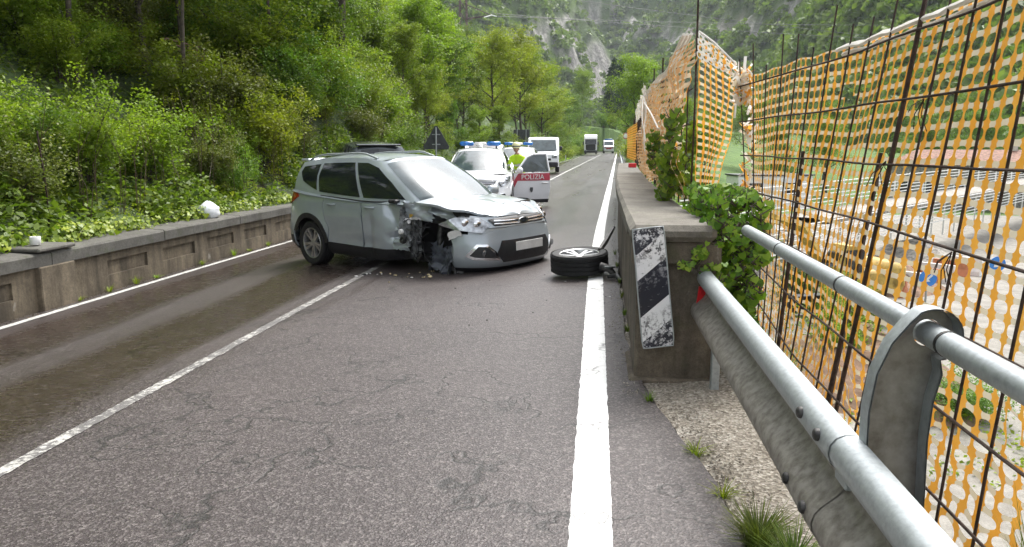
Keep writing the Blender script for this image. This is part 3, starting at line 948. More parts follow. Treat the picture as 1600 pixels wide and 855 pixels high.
# ------------------------------------------------------------------ woods on the left hillside
def hill_tree(x, y, v, s, mt, label, group=None, sz=1.0):
    return put_tree(TV[v], x, y, terrain_z(x, y) - .1, s, rng.uniform(0, 6.28), mt, label, group, sz=sz)
GH = 'trees in the wood on the hillside behind the left wall'
LH = 'green broadleaf tree in the dense wood on the hillside behind the left wall'
mats_ = ['leaf_a', 'leaf_c', 'leaf_a', 'leaf_b', 'leaf_c']
k = 0
for row, (dx, step, s0) in enumerate([(3.2, 3.1, .62), (6.0, 3.4, .85), (9.5, 3.8, 1.0), (14, 4.6, 1.15), (20, 6, 1.25), (28, 8, 1.3)]):
    y = 1.0 + row * 1.3
    while y < 62:
        x = -6.9 - dx + rng.uniform(-1.0, 1.0)
        ok = not (row == 0 and (y < 3 or 9 < y < 30)) and not (row == 1 and 14 < y < 28 and k % 2)
        if ok:
            hill_tree(x + road_shift(y), y, (k * 3 + row) % 5, s0 * rng.uniform(.85, 1.2) * (1 - .38 * sstep(26, 40, y)), mats_[(k * 2 + row) % 5], LH, GH)
        k += 1
        y += step * rng.uniform(.8, 1.25) * (1 + .02 * max(0, y - 20))
for x, y, s in [(-11.2, 15.6, .95), (-9.8, 17.4, .8), (-10.9, 19.2, .95), (-9.0, 20.4, .8), (-11.6, 21.6, 1.0), (-9.9, 23.2, .9)]:
    hill_tree(x, y, 5, s, ['leaf_a', 'leaf_c', 'leaf_b'][int(y) % 3], 'slender upright tree with visible trunk between the left wall and the hump', 'slender trees above the left wall')
# single trees one can pick out
hill_tree(-8.4, 24.5, 3, 1.0, 'leaf_b', 'slender dark-trunked tree rising from the ivy-covered hump behind the silver car', sz=1.05)
hill_tree(-9.6, 27.5, 3, .95, 'leaf_b', 'thin forked tree just left of the slender dark-trunked one on the hump')
hill_tree(-10.2, 42, 4, .78, 'leaf_a', 'round bushy tree above the triangular road sign')
hill_tree(-10.6, 50, 0, .9, 'leaf_b', 'dark green bushy tree behind the police cars')
hill_tree(-9.0, 66, 4, .98, 'leaf_c', 'yellow-green tree overhanging the left road edge behind the white van')
hill_tree(-7.9, 80, 1, 1.1, 'leaf_c', 'tall yellow-green roadside tree next to the delineator posts')
hill_tree(-8.6, 92, 4, 1.15, 'leaf_a', 'spreading light green tree at the left road edge before the lorry')
hill_tree(-8.0, 108, 0, 1.25, 'leaf_c', 'small-crowned tree nearest the lorry on the left')
for i, (x, y, v, s) in enumerate([(-15, 75, 1, 1.1), (-16, 95, 1, 1.15), (-14, 112, 4, 1.2), (-9, 124, 2, 1.4), (-9.5, 138, 4, 1.2), (-12, 150, 1, 1.2), (-22, 84, 4, 1.2), (-24, 104, 1, 1.2), (-11, 165, 4, 1.2), (-16, 178, 1, 1.3), (-7, 190, 4, 1.5), (-12, 205, 1, 1.6), (-20, 215, 4, 1.7), (-26, 190, 1, 1.6), (-14, 240, 4, 1.8), (-6, 258, 1, 1.9), (-9, 176, 0, 1.5), (-18, 64, 1, 1.2), (-13, 58, 0, 1.2), (-11.5, 36, 2, 1.1), (-10.5, 46, 2, 1.0), (-12, 54, 4, 1.1), (-10.4, 58, 2, 1.1), (-11, 72, 4, 1.15), (-11, 86, 0, 1.2), (-10.5, 100, 4, 1.1), (-14, 46, 1, 1.1), (-15, 66, 4, 1.2), (-9.2, 116, 2, 1.3), (-8.5, 130, 0, 1.2)]):
    hill_tree(x, y, v, s * (.72 if y < 90 else .85), ['leaf_a', 'leaf_b', 'leaf_c'][i % 3], 'leafy tree in the second row behind the left roadside trees', 'second-row trees left of the road')
put_tree(TV[4], 5.0, 86, -.6, 1.12, 1.0, 'leaf_a', 'tall open-crowned green tree right of the road behind the fence', name='broadleaf_tree')
put_tree(TV[0], 7.4, 70, -2.0, .8, 2.0, 'leaf_a', 'small bright tree under the tall one right of the road')
put_tree(TV[2], 6.6, 118, -1, 1.1, 2.6, 'leaf_b', 'dark roadside tree behind the round sign on the right')
put_tree(TV[4], 10.5, 138, -1, 1.2, .6, 'leaf_b', 'broad dark tree far down the right roadside')
for i, (x, y, s) in enumerate([(3.4, 236, 1.5), (6.4, 230, 1.6), (4.8, 250, 1.75), (9.5, 226, 1.4)]):
    put_tree(CV[0], x, y, 0, s, i, None, 'dark conifer at the bend of the road behind the ambulance', 'dark conifers at the road bend', 'conifer_tree')
for i, (x, y, v, s) in enumerate([(22, 95, 0, 1.0), (30, 104, 4, 1.0), (40, 98, 1, .9), (50, 108, 4, 1.1), (60, 96, 0, 1.1), (34, 120, 1, 1.1), (46, 126, 4, 1.2), (70, 112, 1, 1.2), (16, 112, 2, 1.2), (58, 128, 1, 1.2), (26, 132, 4, 1.2), (82, 120, 0, 1.2), (18, 78, 2, .7), (13, 96, 0, .9)]):
    put_tree(TV[v], x, y, terrain_z(x, y) - .2, s, i * 1.3, ['leaf_b', 'leaf_a', 'leaf_b'][i % 3], 'green tree at the far edge of the work site below the road', 'trees edging the work site')

# shrubs
def shrub_meshes(seed, h, w, n, leaf):
    r_ = random.Random(seed); g_ = np.random.default_rng(seed); st = MB(); ends = []
    for k in range(9):
        az = k * 2.4 + r_.random(); e = Vector((math.cos(az) * w * r_.uniform(.3, 1), math.sin(az) * w * r_.uniform(.3, 1), h * r_.uniform(.5, 1)))
        mid = Vector((e.x * .35, e.y * .35, e.z * .6))
        st.tube([(0, 0, -.2), mid, e], [.018, .012, .004], 5, False)
        ends += [e, mid.lerp(e, .5), mid, mid.lerp(e, .25) + Vector((r_.uniform(-.3, .3), r_.uniform(-.3, .3), r_.uniform(-.2, .1)))]
    E_ = np.array([tuple(e) for e in ends]); i = g_.integers(0, len(E_), n)
    sub = g_.normal(size=(len(E_), 5, 3)) * w * .22; c = g_.integers(0, 5, n)
    cen = E_[i] + sub[i, c] + g_.normal(size=(n, 3)) * w * .09
    cen[:, 2] = np.abs(cen[:, 2])
    tint = np.clip(g_.uniform(0, 1, (len(E_), 5))[i, c] * .75 + g_.uniform(-.1, .35, n), 0, 1)
    q, f, t = leaves(cen, leaf, .7, .65, seed, tint)
    return st.mesh('shrub_stems', M['bark'], 60), np_mesh('shrub_foliage', q, f, M['leaf_a'], attr={'tint': t})
SV = [shrub_meshes(41, 1.3, .9, 8000, .06), shrub_meshes(42, 1.8, 1.0, 9500, .066), shrub_meshes(43, 1.0, 1.1, 7500, .058)]
def put_shrub(x, y, v, s, mt, label, group, z=None):
    t = thing('shrub', label, 'shrub', (x, y, terrain_z(x, y) - .05 if z is None else z), rng.uniform(0, 6.28), group)
    t.scale = (s, s, s * rng.uniform(.85, 1.15))
    link_mesh('stems', SV[v][0], t); c = link_mesh('foliage', SV[v][1], t); set_mat(c, M[mt])
for i in range(24):         # the front rank right behind the wall
    y = 2.2 + i * .94 + rng.uniform(-.25, .25)
    put_shrub(-7.0 - rng.uniform(.75, 1.7) + road_shift(y), y, i % 3, rng.uniform(.6, 1.05), ['leaf_a', 'leaf_c', 'leaf_a', 'leaf_olive', 'leaf_b'][i % 5], 'leafy shrub in the front rank right behind the left wall', 'front-rank shrubs behind the left wall')
for i in range(100):
    y = rng.uniform(2.0, 34) if i < 90 else rng.uniform(34, 62); d = rng.uniform(1.6, 9)
    put_shrub(-6.9 - d + road_shift(y), y, i % 3, rng.uniform(.8, 1.4), ['leaf_a', 'leaf_b', 'leaf_c', 'leaf_a', 'leaf_olive', 'leaf_c'][i % 6], 'leafy shrub in the undergrowth on the slope behind the left wall', 'undergrowth shrubs behind the left wall')
for i, (x, y, s) in enumerate([(-8.4, 20.6, 1.3), (-9.4, 20.4, 1.5), (-10.6, 21.2, 1.5), (-11.8, 22.5, 1.6), (-11.8, 24.5, 1.5), (-10.8, 28, 1.5), (-9.2, 22.2, 1.4), (-7.8, 27, 1.2), (-8.2, 22.5, 1.2), (-7.9, 25, 1.1), (-9.0, 24, 1.4), (-8.6, 27, 1.3), (-10.5, 23.5, 1.3), (-9.8, 26.5, 1.4), (-8.0, 29.5, 1.2), (-11, 26, 1.4)]):
    put_shrub(x, y, i % 3, s, ['leaf_b', 'leaf_a'][i % 2], 'ivy-like shrub covering the hump behind the silver car', 'shrubs on the hump')
for i in range(26):
    y = 56 + i * 4.4 + rng.uniform(-1, 1)
    put_shrub(-7.9 + road_shift(y) + rng.uniform(-.8, .4), y, i % 3, rng.uniform(1.0, 1.9), ['leaf_a', 'leaf_b', 'leaf_c'][i % 3], 'roadside bush under the trees on the far left of the road', 'bushes on the far left roadside')
for i in range(22):
    y = rng.uniform(17, 60); xr = rng.uniform(1.9, 9)
    put_shrub(xr + road_shift(y), y, i % 3, rng.uniform(.6, 1.2), ['leaf_b', 'leaf_a', 'leaf_b'][i % 3], 'low green bush on the grassy bank outside the right fence', 'bushes on the right bank')
for i, (x, y, s) in enumerate([(-4.6, 172, 2.2), (-6.5, 180, 2.8), (-4.5, 190, 2.6), (-8, 196, 3.2), (-2, 204, 2.8), (-5, 212, 3.4), (1.5, 214, 2.6), (4.5, 208, 2.8), (7, 200, 2.6), (-11, 186, 3.2), (-9, 172, 2.6), (6.2, 180, 2.0), (6.5, 166, 2.0), (6.0, 150, 1.8), (5.6, 134, 1.6), (-12, 204, 3.6), (-1.5, 222, 3.4), (3, 226, 3.6)]):
    put_shrub(x, y, i % 3, s, ['leaf_b', 'leaf_a', 'leaf_b'][i % 3], 'large dark bush at the bend of the road behind the lorry and the ambulance', 'bushes at the far bend', terrain_z(x, y) - .1)
put_shrub(2.9, 62, 1, 1.5, 'leaf_c', 'yellow-green bush under the round sign on the right', None, -.3)

# ground cover on the hillside
def ground_cover(name, n, xf, yf, hmax, leaf, mt, label, seed):
    g_ = np.random.default_rng(seed); C = []
    while len(C) < n:
        y = yf(g_); x = xf(g_, y) + road_shift(y)
        p = fbm(x * .9, y * .9, seed, 3)
        if p < -.12: continue
        C.append((x, y, terrain_z(x, y) + g_.uniform(0, 1) ** 1.5 * hmax * (.4 + p)))
    q, f, t = leaves(np.array(C), leaf, .9, .6, seed)
    return tag(link_mesh(name, np_mesh(name, q, f, M[mt], attr={'tint': t})), label, 'plants', kind='stuff')
ground_cover('hill_undergrowth', 95000, lambda g, y: -7.0 - g.exponential(4.5), lambda g: g.uniform(1.5, 45), .6, .115, 'leaf_b', 'mixed leafy undergrowth on the slope behind the left wall', 51)
ground_cover('bank_plants', 12000, lambda g, y: 1.3 + g.uniform(0, 8.5), lambda g: g.uniform(15, 60), .45, .12, 'leaf_a', 'low green plants on the bank outside the right fence', 52)
ground_cover('verge_grass', 9000, lambda g, y: -7.9 + g.uniform(0, 1.3), lambda g: g.uniform(24, 120), .25, .12, 'leaf_a', 'grass verge along the far left road edge', 53)

ground_cover('wall_top_plants', 14000, lambda g, y: -7.15 - g.uniform(0, 1.6), lambda g: g.uniform(2.5, 23), .4, .065, 'ivy_wall', 'leafy plants crowding over the back of the left wall', 54)
# dry stalks with pale seed heads above the wall
def stalks(m_):
    for i in range(130):
        y = rng.uniform(9.5, 20); x = -7.4 - rng.uniform(0, 1.6) + road_shift(y); z = terrain_z(x, y); h = rng.uniform(.8, 1.9)
        m_.tube([(x, y, z - .1), (x + rng.uniform(-.1, .1), y + rng.uniform(-.1, .1), z + h * .6), (x + rng.uniform(-.3, .3), y + rng.uniform(-.3, .3), z + h)], [.007, .006, .003], 4, False)
tag(part('dry_stalks', M['dry'], None, stalks), 'dry brown stalks among the undergrowth above the left wall', 'stalks', kind='stuff')

# ------------------------------------------------------------------ climbers
def ivy_leaf_mesh(cen, nrm, size, seed):
    """five-cornered ivy leaves, n-gons split as a fan of quads"""
    g_ = np.random.default_rng(seed); n = len(cen)
    nrm = nrm / np.linalg.norm(nrm, axis=1, keepdims=True)
    dn = np.tile(np.array([0, 0, -1.0]), (n, 1)) + g_.normal(size=(n, 3)) * .45
    a = dn - nrm * (dn * nrm).sum(1, keepdims=True); a /= np.linalg.norm(a, axis=1, keepdims=True) + 1e-9
    b = np.cross(nrm, a)
    s = (size * g_.uniform(.5, 1.25, n))[:, None]
    o = cen
    pts = [o, o - a * s * .12 + b * s * .42 + nrm * s * .06, o + a * s * .32 + b * s * .4 - nrm * s * .02, o + a * s * .72 - nrm * s * .16, o + a * s * .32 - b * s * .4 - nrm * s * .02, o - a * s * .12 - b * s * .42 + nrm * s * .06]
    q = np.stack(pts, 1).reshape(-1, 3)
    base = np.arange(n)[:, None] * 6
    f = np.concatenate([base + np.array([0, 1, 2, 3]), base + np.array([0, 3, 4, 5])], 0)
    return q, f, np.repeat(g_.uniform(0, 1, n), 6)

def ivy_patch(name, blobs, n, size, mt, label, seed, cat='ivy', stems=None, face=(-.3, -1, .5)):
    """blobs: (centre, radii, weight)"""
    g_ = np.random.default_rng(seed)
    w = np.array([b[2] for b in blobs], float); w /= w.sum()
    i = g_.choice(len(blobs), n, p=w)
    c = np.array([b[0] for b in blobs])[i]; r = np.array([b[1] for b in blobs])[i]
    d = g_.normal(size=(n, 3)); d /= np.linalg.norm(d, axis=1, keepdims=True)
    cen = c + d * r * (g_.uniform(.45, 1.0, n)[:, None])
    nrm = d * .8 + np.array(face) * 1.1 + g_.normal(size=(n, 3)) * .45
    q, f, t = ivy_leaf_mesh(cen, nrm, size, seed)
    root = thing(name, label, cat, tuple(np.array(blobs[0][0]) - np.array([0, 0, blobs[0][1][2]])))
    loc = np.array(root.location)
    link_mesh('leaves', np_mesh(name, q - loc, f, M[mt], attr={'tint': t}), root)
    st = MB()
    for b in blobs:
        p0 = Vector(b[0]) - Vector((0, 0, b[1][2])) - Vector(loc)
        for _ in range(4):
            e = Vector(b[0]) - Vector(loc) + Vector((g_.uniform(-1, 1) * b[1][0], g_.uniform(-1, 1) * b[1][1], g_.uniform(-.3, .9) * b[1][2]))
            st.tube([p0, p0.lerp(e, .5) + Vector((g_.uniform(-.05, .05), g_.uniform(-.05, .05), 0)), e], [.006, .005, .002], 4, False)
    tag(st.build('stems', M['bark'], root), kind='stuff')
    return root
def vine_blobs(starts, n_each, step, seed, rad, box):
    r_ = random.Random(seed); out = []
    for (p, d) in starts:
        for _ in range(n_each):
            q = Vector(p); v = Vector(d)
            for k in range(r_.randint(4, 9)):
                v = (v + Vector((r_.uniform(-.6, .6), r_.uniform(-.6, .6), r_.uniform(-.5, .6)))).normalized(); q = q + v * step
                q = Vector((min(box[3], max(box[0], q.x)), min(box[4], max(box[1], q.y)), min(box[5], max(box[2], q.z))))
                rr = rad * r_.uniform(.5, 1.25); out.append((tuple(q), (rr, rr, rr * .75), rr))
    return out
ivy_patch('ivy', vine_blobs([((.8, 8.2, 1.05), (0, -.3, 1)), ((.8, 7.4, 1.05), (0, .2, 1)), ((.78, 6.8, 1.05), (-.2, -.3, .5)), ((.82, 8.8, 1.05), (0, 0, 1))], 5, .11, 3, .085, (.62, 6.5, 1.03, .9, 9.2, 1.75)), 2300, .062, 'ivy', 'bright green ivy climbing the draped net on top of the right parapet', 61)
ivy_patch('ivy', vine_blobs([((.98, 5.4, 1.05), (.1, .2, .1)), ((1.0, 5.0, .95), (0, -.1, -.5)), ((1.0, 4.9, .6), (0, -.1, -1)), ((.95, 4.85, .75), (-.1, -.1, -.4)), ((.9, 4.8, .5), (.1, 0, -.6)), ((.97, 4.8, .85), (0, 0, 0)), ((1.02, 4.9, .2), (0, 0, -1)), ((.92, 5.7, 1.08), (-.4, .3, .1)), ((1.05, 5.6, 1.1), (0, .3, .4)), ((.9, 5.1, 1.02), (-.2, 0, 0))], 8, .085, 8, .066, (.74, 4.74, -.1, 1.0, 6.3, 1.17)), 4200, .055, 'ivy', 'large-leaved ivy spilling over the end pier behind the guard rail end', 62)
ivy_patch('ivy', [((.56, 4.70, .78), (.05, .03, .03), 1), ((.64, 4.71, .85), (.06, .03, .05), 1.4), ((.7, 4.71, .76), (.06, .03, .05), 1), ((.76, 4.71, .68), (.04, .03, .06), .8)], 75, .055, 'ivy', 'small ivy sprig hanging in front of the pier ledge', 63)
wb = []
for i in range(44):
    y = 3.5 + i * .3
    wb.append(((-7.12 + road_shift(y) + .12 * nz(y, 2), y, .31 + .14 * nz(y * 1.4, 7)), (.28, .3, .16 + .12 * nz(y * 2, 3)), max(.08, .9 + 1.6 * nz(y * .9, 8))))
ivy_patch('wall_creeper', wb, 5200, .072, 'ivy_wall', 'yellow-green creeper lying along the top of the left wall', 64, 'creeper', face=(.5, -.3, 1))

# ------------------------------------------------------------------ grass tufts and weeds
def tuft(name, loc, n, h, w, mt, label, group=None, seed=0):
    r_ = random.Random(seed); V_ = []; F_ = []; T_ = []
    for i in range(n):
        az = r_.uniform(0, 6.28); r = w * .3 * r_.random(); hh = h * r_.uniform(.5, 1.1); ln = w * r_.uniform(.3, 1.0)
        x, y = r * math.cos(az), r * math.sin(az); bw = r_.uniform(.0015, .003)
        px_, py_ = -math.sin(az) * bw, math.cos(az) * bw
        b = len(V_); t_ = r_.random()
        for k, (u, hu, ww) in enumerate([(0, 0, 1), (.3, .55, .9), (1, 1 - .25 * r_.random(), .1)]):
            cx_, cy_ = x + math.cos(az) * ln * u, y + math.sin(az) * ln * u
            V_ += [(cx_ + px_ * ww, cy_ + py_ * ww, hu * hh), (cx_ - px_ * ww, cy_ - py_ * ww, hu * hh)]; T_ += [t_, t_]
        F_ += [(b, b + 1, b + 3, b + 2), (b + 2, b + 3, b + 5, b + 4)]
    o = link_mesh(name, np_mesh(name, V_, F_, M[mt], attr={'tint': T_}), None, loc)
    return tag(o, label, 'grass', group)
def gz(x): return road_z(x) - .02
tuft('grass_tuft', (.615, 2.66, gz(.6)), 420, .17, .15, 'grass', 'large feathery grass tuft under the guard rail in the bottom right', seed=1)
tuft('grass_tuft', (.70, 2.5, gz(.7)), 300, .17, .15, 'grass', 'second feathery tuft half under the guard rail beam', seed=2)
tuft('weed', (.50, 3.55, gz(.5)), 60, .07, .09, 'leaf_c', 'flat bright weed at the asphalt edge beside the gravel', seed=3)
tuft('weed', (.33, 4.32, gz(.33)), 60, .08, .06, 'grass', 'small weed where the gravel narrows before the pier', seed=4)
tuft('weed', (.56, 3.1, gz(.56)), 50, .06, .1, 'leaf_c', 'sparse yellowish weed between gravel and tuft', seed=5)
for i, y in enumerate([8.9, 9.5, 10.1, 10.6, 11.9, 13.0, 13.6, 14.4]):
    tuft('weed', (-6.62 + road_shift(y), y, road_z(-6.62)), 50, .07 + .04 * (i % 3), .12, 'ivy_wall', 'small green weed at the foot of the left wall', 'weeds at the foot of the left wall', seed=10 + i)
for i, y in enumerate([6.0, 6.6, 7.4, 8.2, 9.3, 10.4]):
    tuft('weed', (.265, y, .02), 40, .08, .05, 'grass', 'tiny weed in the crack at the foot of the right parapet', 'weeds along the right parapet', seed=30 + i)
tuft('weed', (1.12, 1.9, .3), 60, .35, .1, 'grass', 'thin tall weed outside the wire fence in the lower right', seed=40)
# ------------------------------------------------------------------ guard rail in the foreground
def guard_rail():
    g = thing('guard_rail', 'galvanised guard rail with curved post and upper pipe in the right foreground', 'guard rail', (.66, 4.7, 0))
    def L(x, y, z): return Vector((x - .66, y - 4.7, z))
    # W beam profile (x toward the road is smaller)
    prof = []
    z0 = .44
    keys = [(.665, .425), (.645, .426), (.618, .436), (.604, .455), (.600, .482), (.606, .507), (.622, .528), (.665, .566), (.684, .588), (.682, .612), (.658, .638), (.640, .658), (.632, .682), (.635, .708), (.650, .728), (.672, .738), (.700, .740)]
    m = MB(); ys_ = [4.82, 4.5, 3.5, 2.28, 2.2, 1.0, -.5, -3]
    n = len(keys)
    vs = [L(x, y, z) for y in ys_ for x, z in keys] + [L(x + .004, y, z - .001) for y in ys_ for x, z in keys]
    fs = []
    off = n * len(ys_)
    for i in range(len(ys_) - 1):
        for k in range(n - 1):
            q = i * n + k
            fs.append((q, q + 1, q + n + 1, q + n)); fs.append((off + q, off + q + n, off + q + n + 1, off + q + 1))
    for k in range(n - 1): fs.append((k, off + k, off + k + 1, k + 1))
    m.add(vs, fs)
    m.mi = [1 if max(vs[j].z for j in f) < .63 else 0 for f in fs]
    me = m.mesh('rail_beam', [M['metal_galv'], M['metal_dirty']], 50)
    link_mesh('rail_beam', me, g)
    # overlapping second sheet at the splice
    m = MB(); ys2 = [2.36, 2.0]
    vs = [L(x - .003, y, z + .001) for y in ys2 for x, z in keys]
    fs = [(k, k + 1, n + k + 1, n + k) for k in range(n - 1)]
    m.add(vs, fs); m.mi = [1 if max(vs[j].z for j in f) < .63 else 0 for f in fs]
    m.build('splice_plate', [M['metal_galv'], M['metal_dirty']], g, 50)
    # bolts
    for (y, z, x) in [(2.28, .70, .632), (2.1, .70, .632), (2.27, .49, .600), (2.08, .49, .600)]:
        b = MB()
        Mt = Matrix.Translation(L(x - .006, y, z)) @ Matrix.Rotation(-math.pi / 2, 4, 'Y')
        b.lathe([(.0, .011), (.008, .0105), (.014, .008), (.018, .003), (.019, -.006)], 12, Mt)
        b.build('bolt', M['dark_metal'], g, 60)
    # upper pipe
    p = MB(); p.tube([L(.845, 4.36, 1.03), L(.845, 3.2, 1.03), L(.845, 2.0, 1.03), L(.845, -2.5, 1.03)], .031, 18)
    po = p.build('hand_pipe', M['metal_galv'], g, 50)
    for y in (3.55, 2.65, 1.86):
        c = MB(); c.tube([L(.845, y, 1.03), L(.845, y + .012, 1.03)], .0325, 18); c.build('pipe_joint', M['dark_metal'], po, 50)
    # curved posts: a flanged web with an eye for the pipe
    def post(Y):
        cxp, czp = .845, 1.03
        outer = []
        # left edge going up, then round the pipe eye, then down the right edge
        left = [(.735, -.35), (.735, .45), (.722, .6), (.705, .72), (.703, .83), (.715, .93), (.745, 1.01), (.785, 1.065)]
        for a in np.linspace(120, -75, 16):
            outer.append((cxp - .005 + .066 * math.cos(R(a)), czp + .004 + .064 * math.sin(R(a))))
        right = [(.865, .935), (.85, .86), (.845, .76), (.85, .62), (.855, .45), (.855, -.35)]
        poly = left + outer + right
        hole = [(cxp + .036 * math.cos(a), czp + .036 * math.sin(a)) for a in np.linspace(0, 2 * math.pi, 20, endpoint=False)]
        vs2 = [Vector(q) for q in poly + hole]
        n1, n2 = len(poly), len(hole)
        ed = [(i, (i + 1) % n1) for i in range(n1)] + [(n1 + i, n1 + (i + 1) % n2) for i in range(n2)]
        rv, re, rf, *_ = delaunay_2d_cdt(vs2, ed, [list(range(n1)), list(range(n1, n1 + n2))], 0, 1e-6)
        keep = []
        def inside(p, pl):
            c = False; j = len(pl) - 1
            for i in range(len(pl)):
                if (pl[i][1] > p[1]) != (pl[j][1] > p[1]) and p[0] < (pl[j][0] - pl[i][0]) * (p[1] - pl[i][1]) / (pl[j][1] - pl[i][1]) + pl[i][0]: c = not c
                j = i
            return c
        for f in rf:
            c = (sum(rv[i][0] for i in f) / 3, sum(rv[i][1] for i in f) / 3)
            if inside(c, poly) and not inside(c, hole): keep.append(tuple(f))
        w = MB()
        for d in (0, .005):
            w.add([L(p[0], Y + d, p[1]) for p in rv], keep)
        po = w.build('post', M['metal_post'], g, 40)
        # flange following the outline
        fl = MB(); m_ = len(poly)
        for dx in (0, .0045):
            q = []
            for i, (x, z) in enumerate(poly):
                a = poly[max(0, i - 1)]; b = poly[min(m_ - 1, i + 1)]
                t = Vector((b[0] - a[0], b[1] - a[1])).normalized(); nx__, nz__ = -t.y, t.x
                q += [L(x - nx__ * dx * -1, Y - .05, z - nz__ * dx * -1), L(x - nx__ * dx * -1, Y + .006, z - nz__ * dx * -1)]
            fl.add(q, [(2 * i, 2 * i + 2, 2 * i + 3, 2 * i + 1) for i in range(m_ - 1)])
        fl.build('post_flange', M['metal_galv'], po, 60)
        s = MB(); s.box(L(.70, Y + .02, .64), (.07, .09, .08), bev=.004); s.build('spacer', M['metal_galv'], po)
    post(1.98); post(-.4)
    # hidden foot post near the pier end
    MB().box(L(.735, 4.55, .3), (.05, .06, .78), bev=.005).build('post', M['metal_galv'], g)
    # red reflector at the end
    r = MB()
    r.add([L(.628, 4.70, .53), L(.715, 4.73, .50), L(.715, 4.73, .625), L(.69, 4.73, .64), L(.64, 4.70, .64), L(.628, 4.71, .53), L(.715, 4.74, .50), L(.715, 4.74, .625), L(.69, 4.74, .64), L(.64, 4.71, .64)],
          [(0, 1, 2, 3, 4), (9, 8, 7, 6, 5), (0, 5, 6, 1), (1, 6, 7, 2), (2, 7, 8, 3), (3, 8, 9, 4), (4, 9, 5, 0)])
    r.build('reflector', M['red_refl'], g)
    return g
guard_rail()
fg = thing('guard_rail', 'far guard rail starting with a red reflector where the right parapet ends', 'guard rail', (1.2, 23, 0))
def far_beam(m):
    ks = [(.06, .42), (0, .46), (0, .52), (.05, .57), (0, .62), (0, .70), (.06, .73)]
    ys_ = [22.9] + list(range(25, 152, 4)); n = len(ks)
    vs = [(x + .45 + road_shift(y) - 1.2, y - 23, z + .03) for y in ys_ for x, z in ks]
    m.add(vs, [(i * n + k, i * n + k + 1, (i + 1) * n + k + 1, (i + 1) * n + k) for i in range(len(ys_) - 1) for k in range(n - 1)])
part('rail_beam', M['metal_galv'], fg, far_beam, 50)
for y in range(25, 150, 4):
    part('post', M['metal_galv'], fg, lambda m: m.box((.56 + road_shift(y) - 1.2, y - 23, .28), (.06, .08, .9)))
part('reflector', M['red_refl'], fg, lambda m: m.box((.62 + road_shift(17.6) - 1.2, 17.6 - 23, 1.06), (.18, .03, .1), bev=.01))

# ------------------------------------------------------------------ wire fence of reinforcing mesh
def lean(Y): return interp([(1.0, .06), (2.4, .09), (3.0, .13), (3.9, .13), (5.0, .02), (5.9, -.09)], Y)
def fx(Y, z): return 1.13 + lean(Y) * (z - 1.1)
fence = thing('mesh_fence', 'rusty reinforcing-mesh fence panel behind the guard rail pipe', 'fence', (1.13, 5.9, -.1))
def fl_(p): return Vector(p) - Vector((1.13, 5.9, -.1))
ybars = [5.92, 5.62, 5.34, 5.05, 4.79, 4.53, 4.28, 4.03, 3.79, 3.52, 3.22, 2.98, 2.74, 2.52, 2.31, 2.1, 1.86, 1.6]
for i, Y in enumerate(ybars):
    ztop = 2.13 + .1 * math.sin(i * 2.3) + (.22 if i in (10,) else 0)
    rad = .0095 if i in (10,) else .0046
    pts = [fl_((fx(Y, z) - .004 + .006 * nz(Y * 3, z * 2), Y + .012 * nz(z, Y * 2), z)) for z in np.linspace(-.3, ztop, 9)]
    part('fence_bar', M['rebar'], fence, lambda m: m.tube(pts, rad, 6), 60)
for z in (.18, .43, .68, .93, 1.18, 1.43, 1.68, 1.94):
    pts = [fl_((fx(Y, z) - .013, Y, z + .012 * nz(Y * 1.3, z * 4))) for Y in np.linspace(6.0, 1.45, 24)]
    part('fence_rod', M['rebar'], fence, lambda m: m.tube(pts, .0052, 6), 60)
for Y in (4.55, 3.4):       # thicker stakes behind
    part('stake', M['rebar'], fence, lambda m: m.tube([fl_((fx(Y, z) + .02, Y, z)) for z in (-.35, .5, 1.47)], .012, 6), 60)
# tie wires with frayed ends
for Y, z in ((2.5, 1.17), (3.22, 1.44), (2.98, 1.67)):
    def tie(m, Y=Y, z=z):
        for k in range(5):
            a = fl_((fx(Y, z) - .02, Y, z)); e = a + Vector((-.02 * k + .02, rng.uniform(-.04, .04), rng.uniform(-.14, -.03)))
            m.tube([a, a.lerp(e, .5) + Vector((-.015, 0, 0)), e], .0018, 4, False)
    part('tie_wire', M['rebar'], fence, tie)

# ------------------------------------------------------------------ plastic barrier nets
def net_mesh(name, fn, nu, nv, hole_u=.81, hole_v=.69, seg=24, mats=('net_orange', 'net_cream'), skip=None):
    """fn(u,v)->xyz over cell coordinates; every cell is a rectangle with a rounded hole; strands up the net are orange, strands across faded, with backlight put into their colour"""
    V_, F_, MI = [], [], []
    cache = {}
    def vid(u, v):
        k = (round(u, 4), round(v, 4))
        if k not in cache: cache[k] = len(V_); V_.append(tuple(fn(u, v)))
        return cache[k]
    angs = [2 * math.pi * k / seg for k in range(seg)]
    for i in range(nu):
        for j in range(nv):
            if skip and skip(i, j): continue
            hu, hv = hole_u, hole_v
            inn, out = [], []
            for a in angs:
                c, s = math.cos(a), math.sin(a)
                # superellipse hole
                rr = (abs(c) ** 2.9 + abs(s) ** 2.9) ** (-1 / 2.9)
                inn.append(vid(i + .5 + .5 * hu * rr * c, j + .5 + .5 * hv * rr * s))
                k = max(abs(c), abs(s))
                out.append(vid(i + .5 + .5 * c / k, j + .5 + .5 * s / k))
            for k in range(seg):
                l = (k + 1) % seg
                am = angs[k] + math.pi / seg
                F_.append((inn[k], out[k], out[l], inn[l])); MI.append(0 if abs(math.cos(am)) > .5 else 1)
    me = bpy.data.meshes.new(name); me.from_pydata(V_, [], F_)
    for q in mats: me.materials.append(M[q])
    me.polygons.foreach_set('material_index', MI); me.update()
    return me
CW, CH = .086, .062
nu, nv = 54, 39
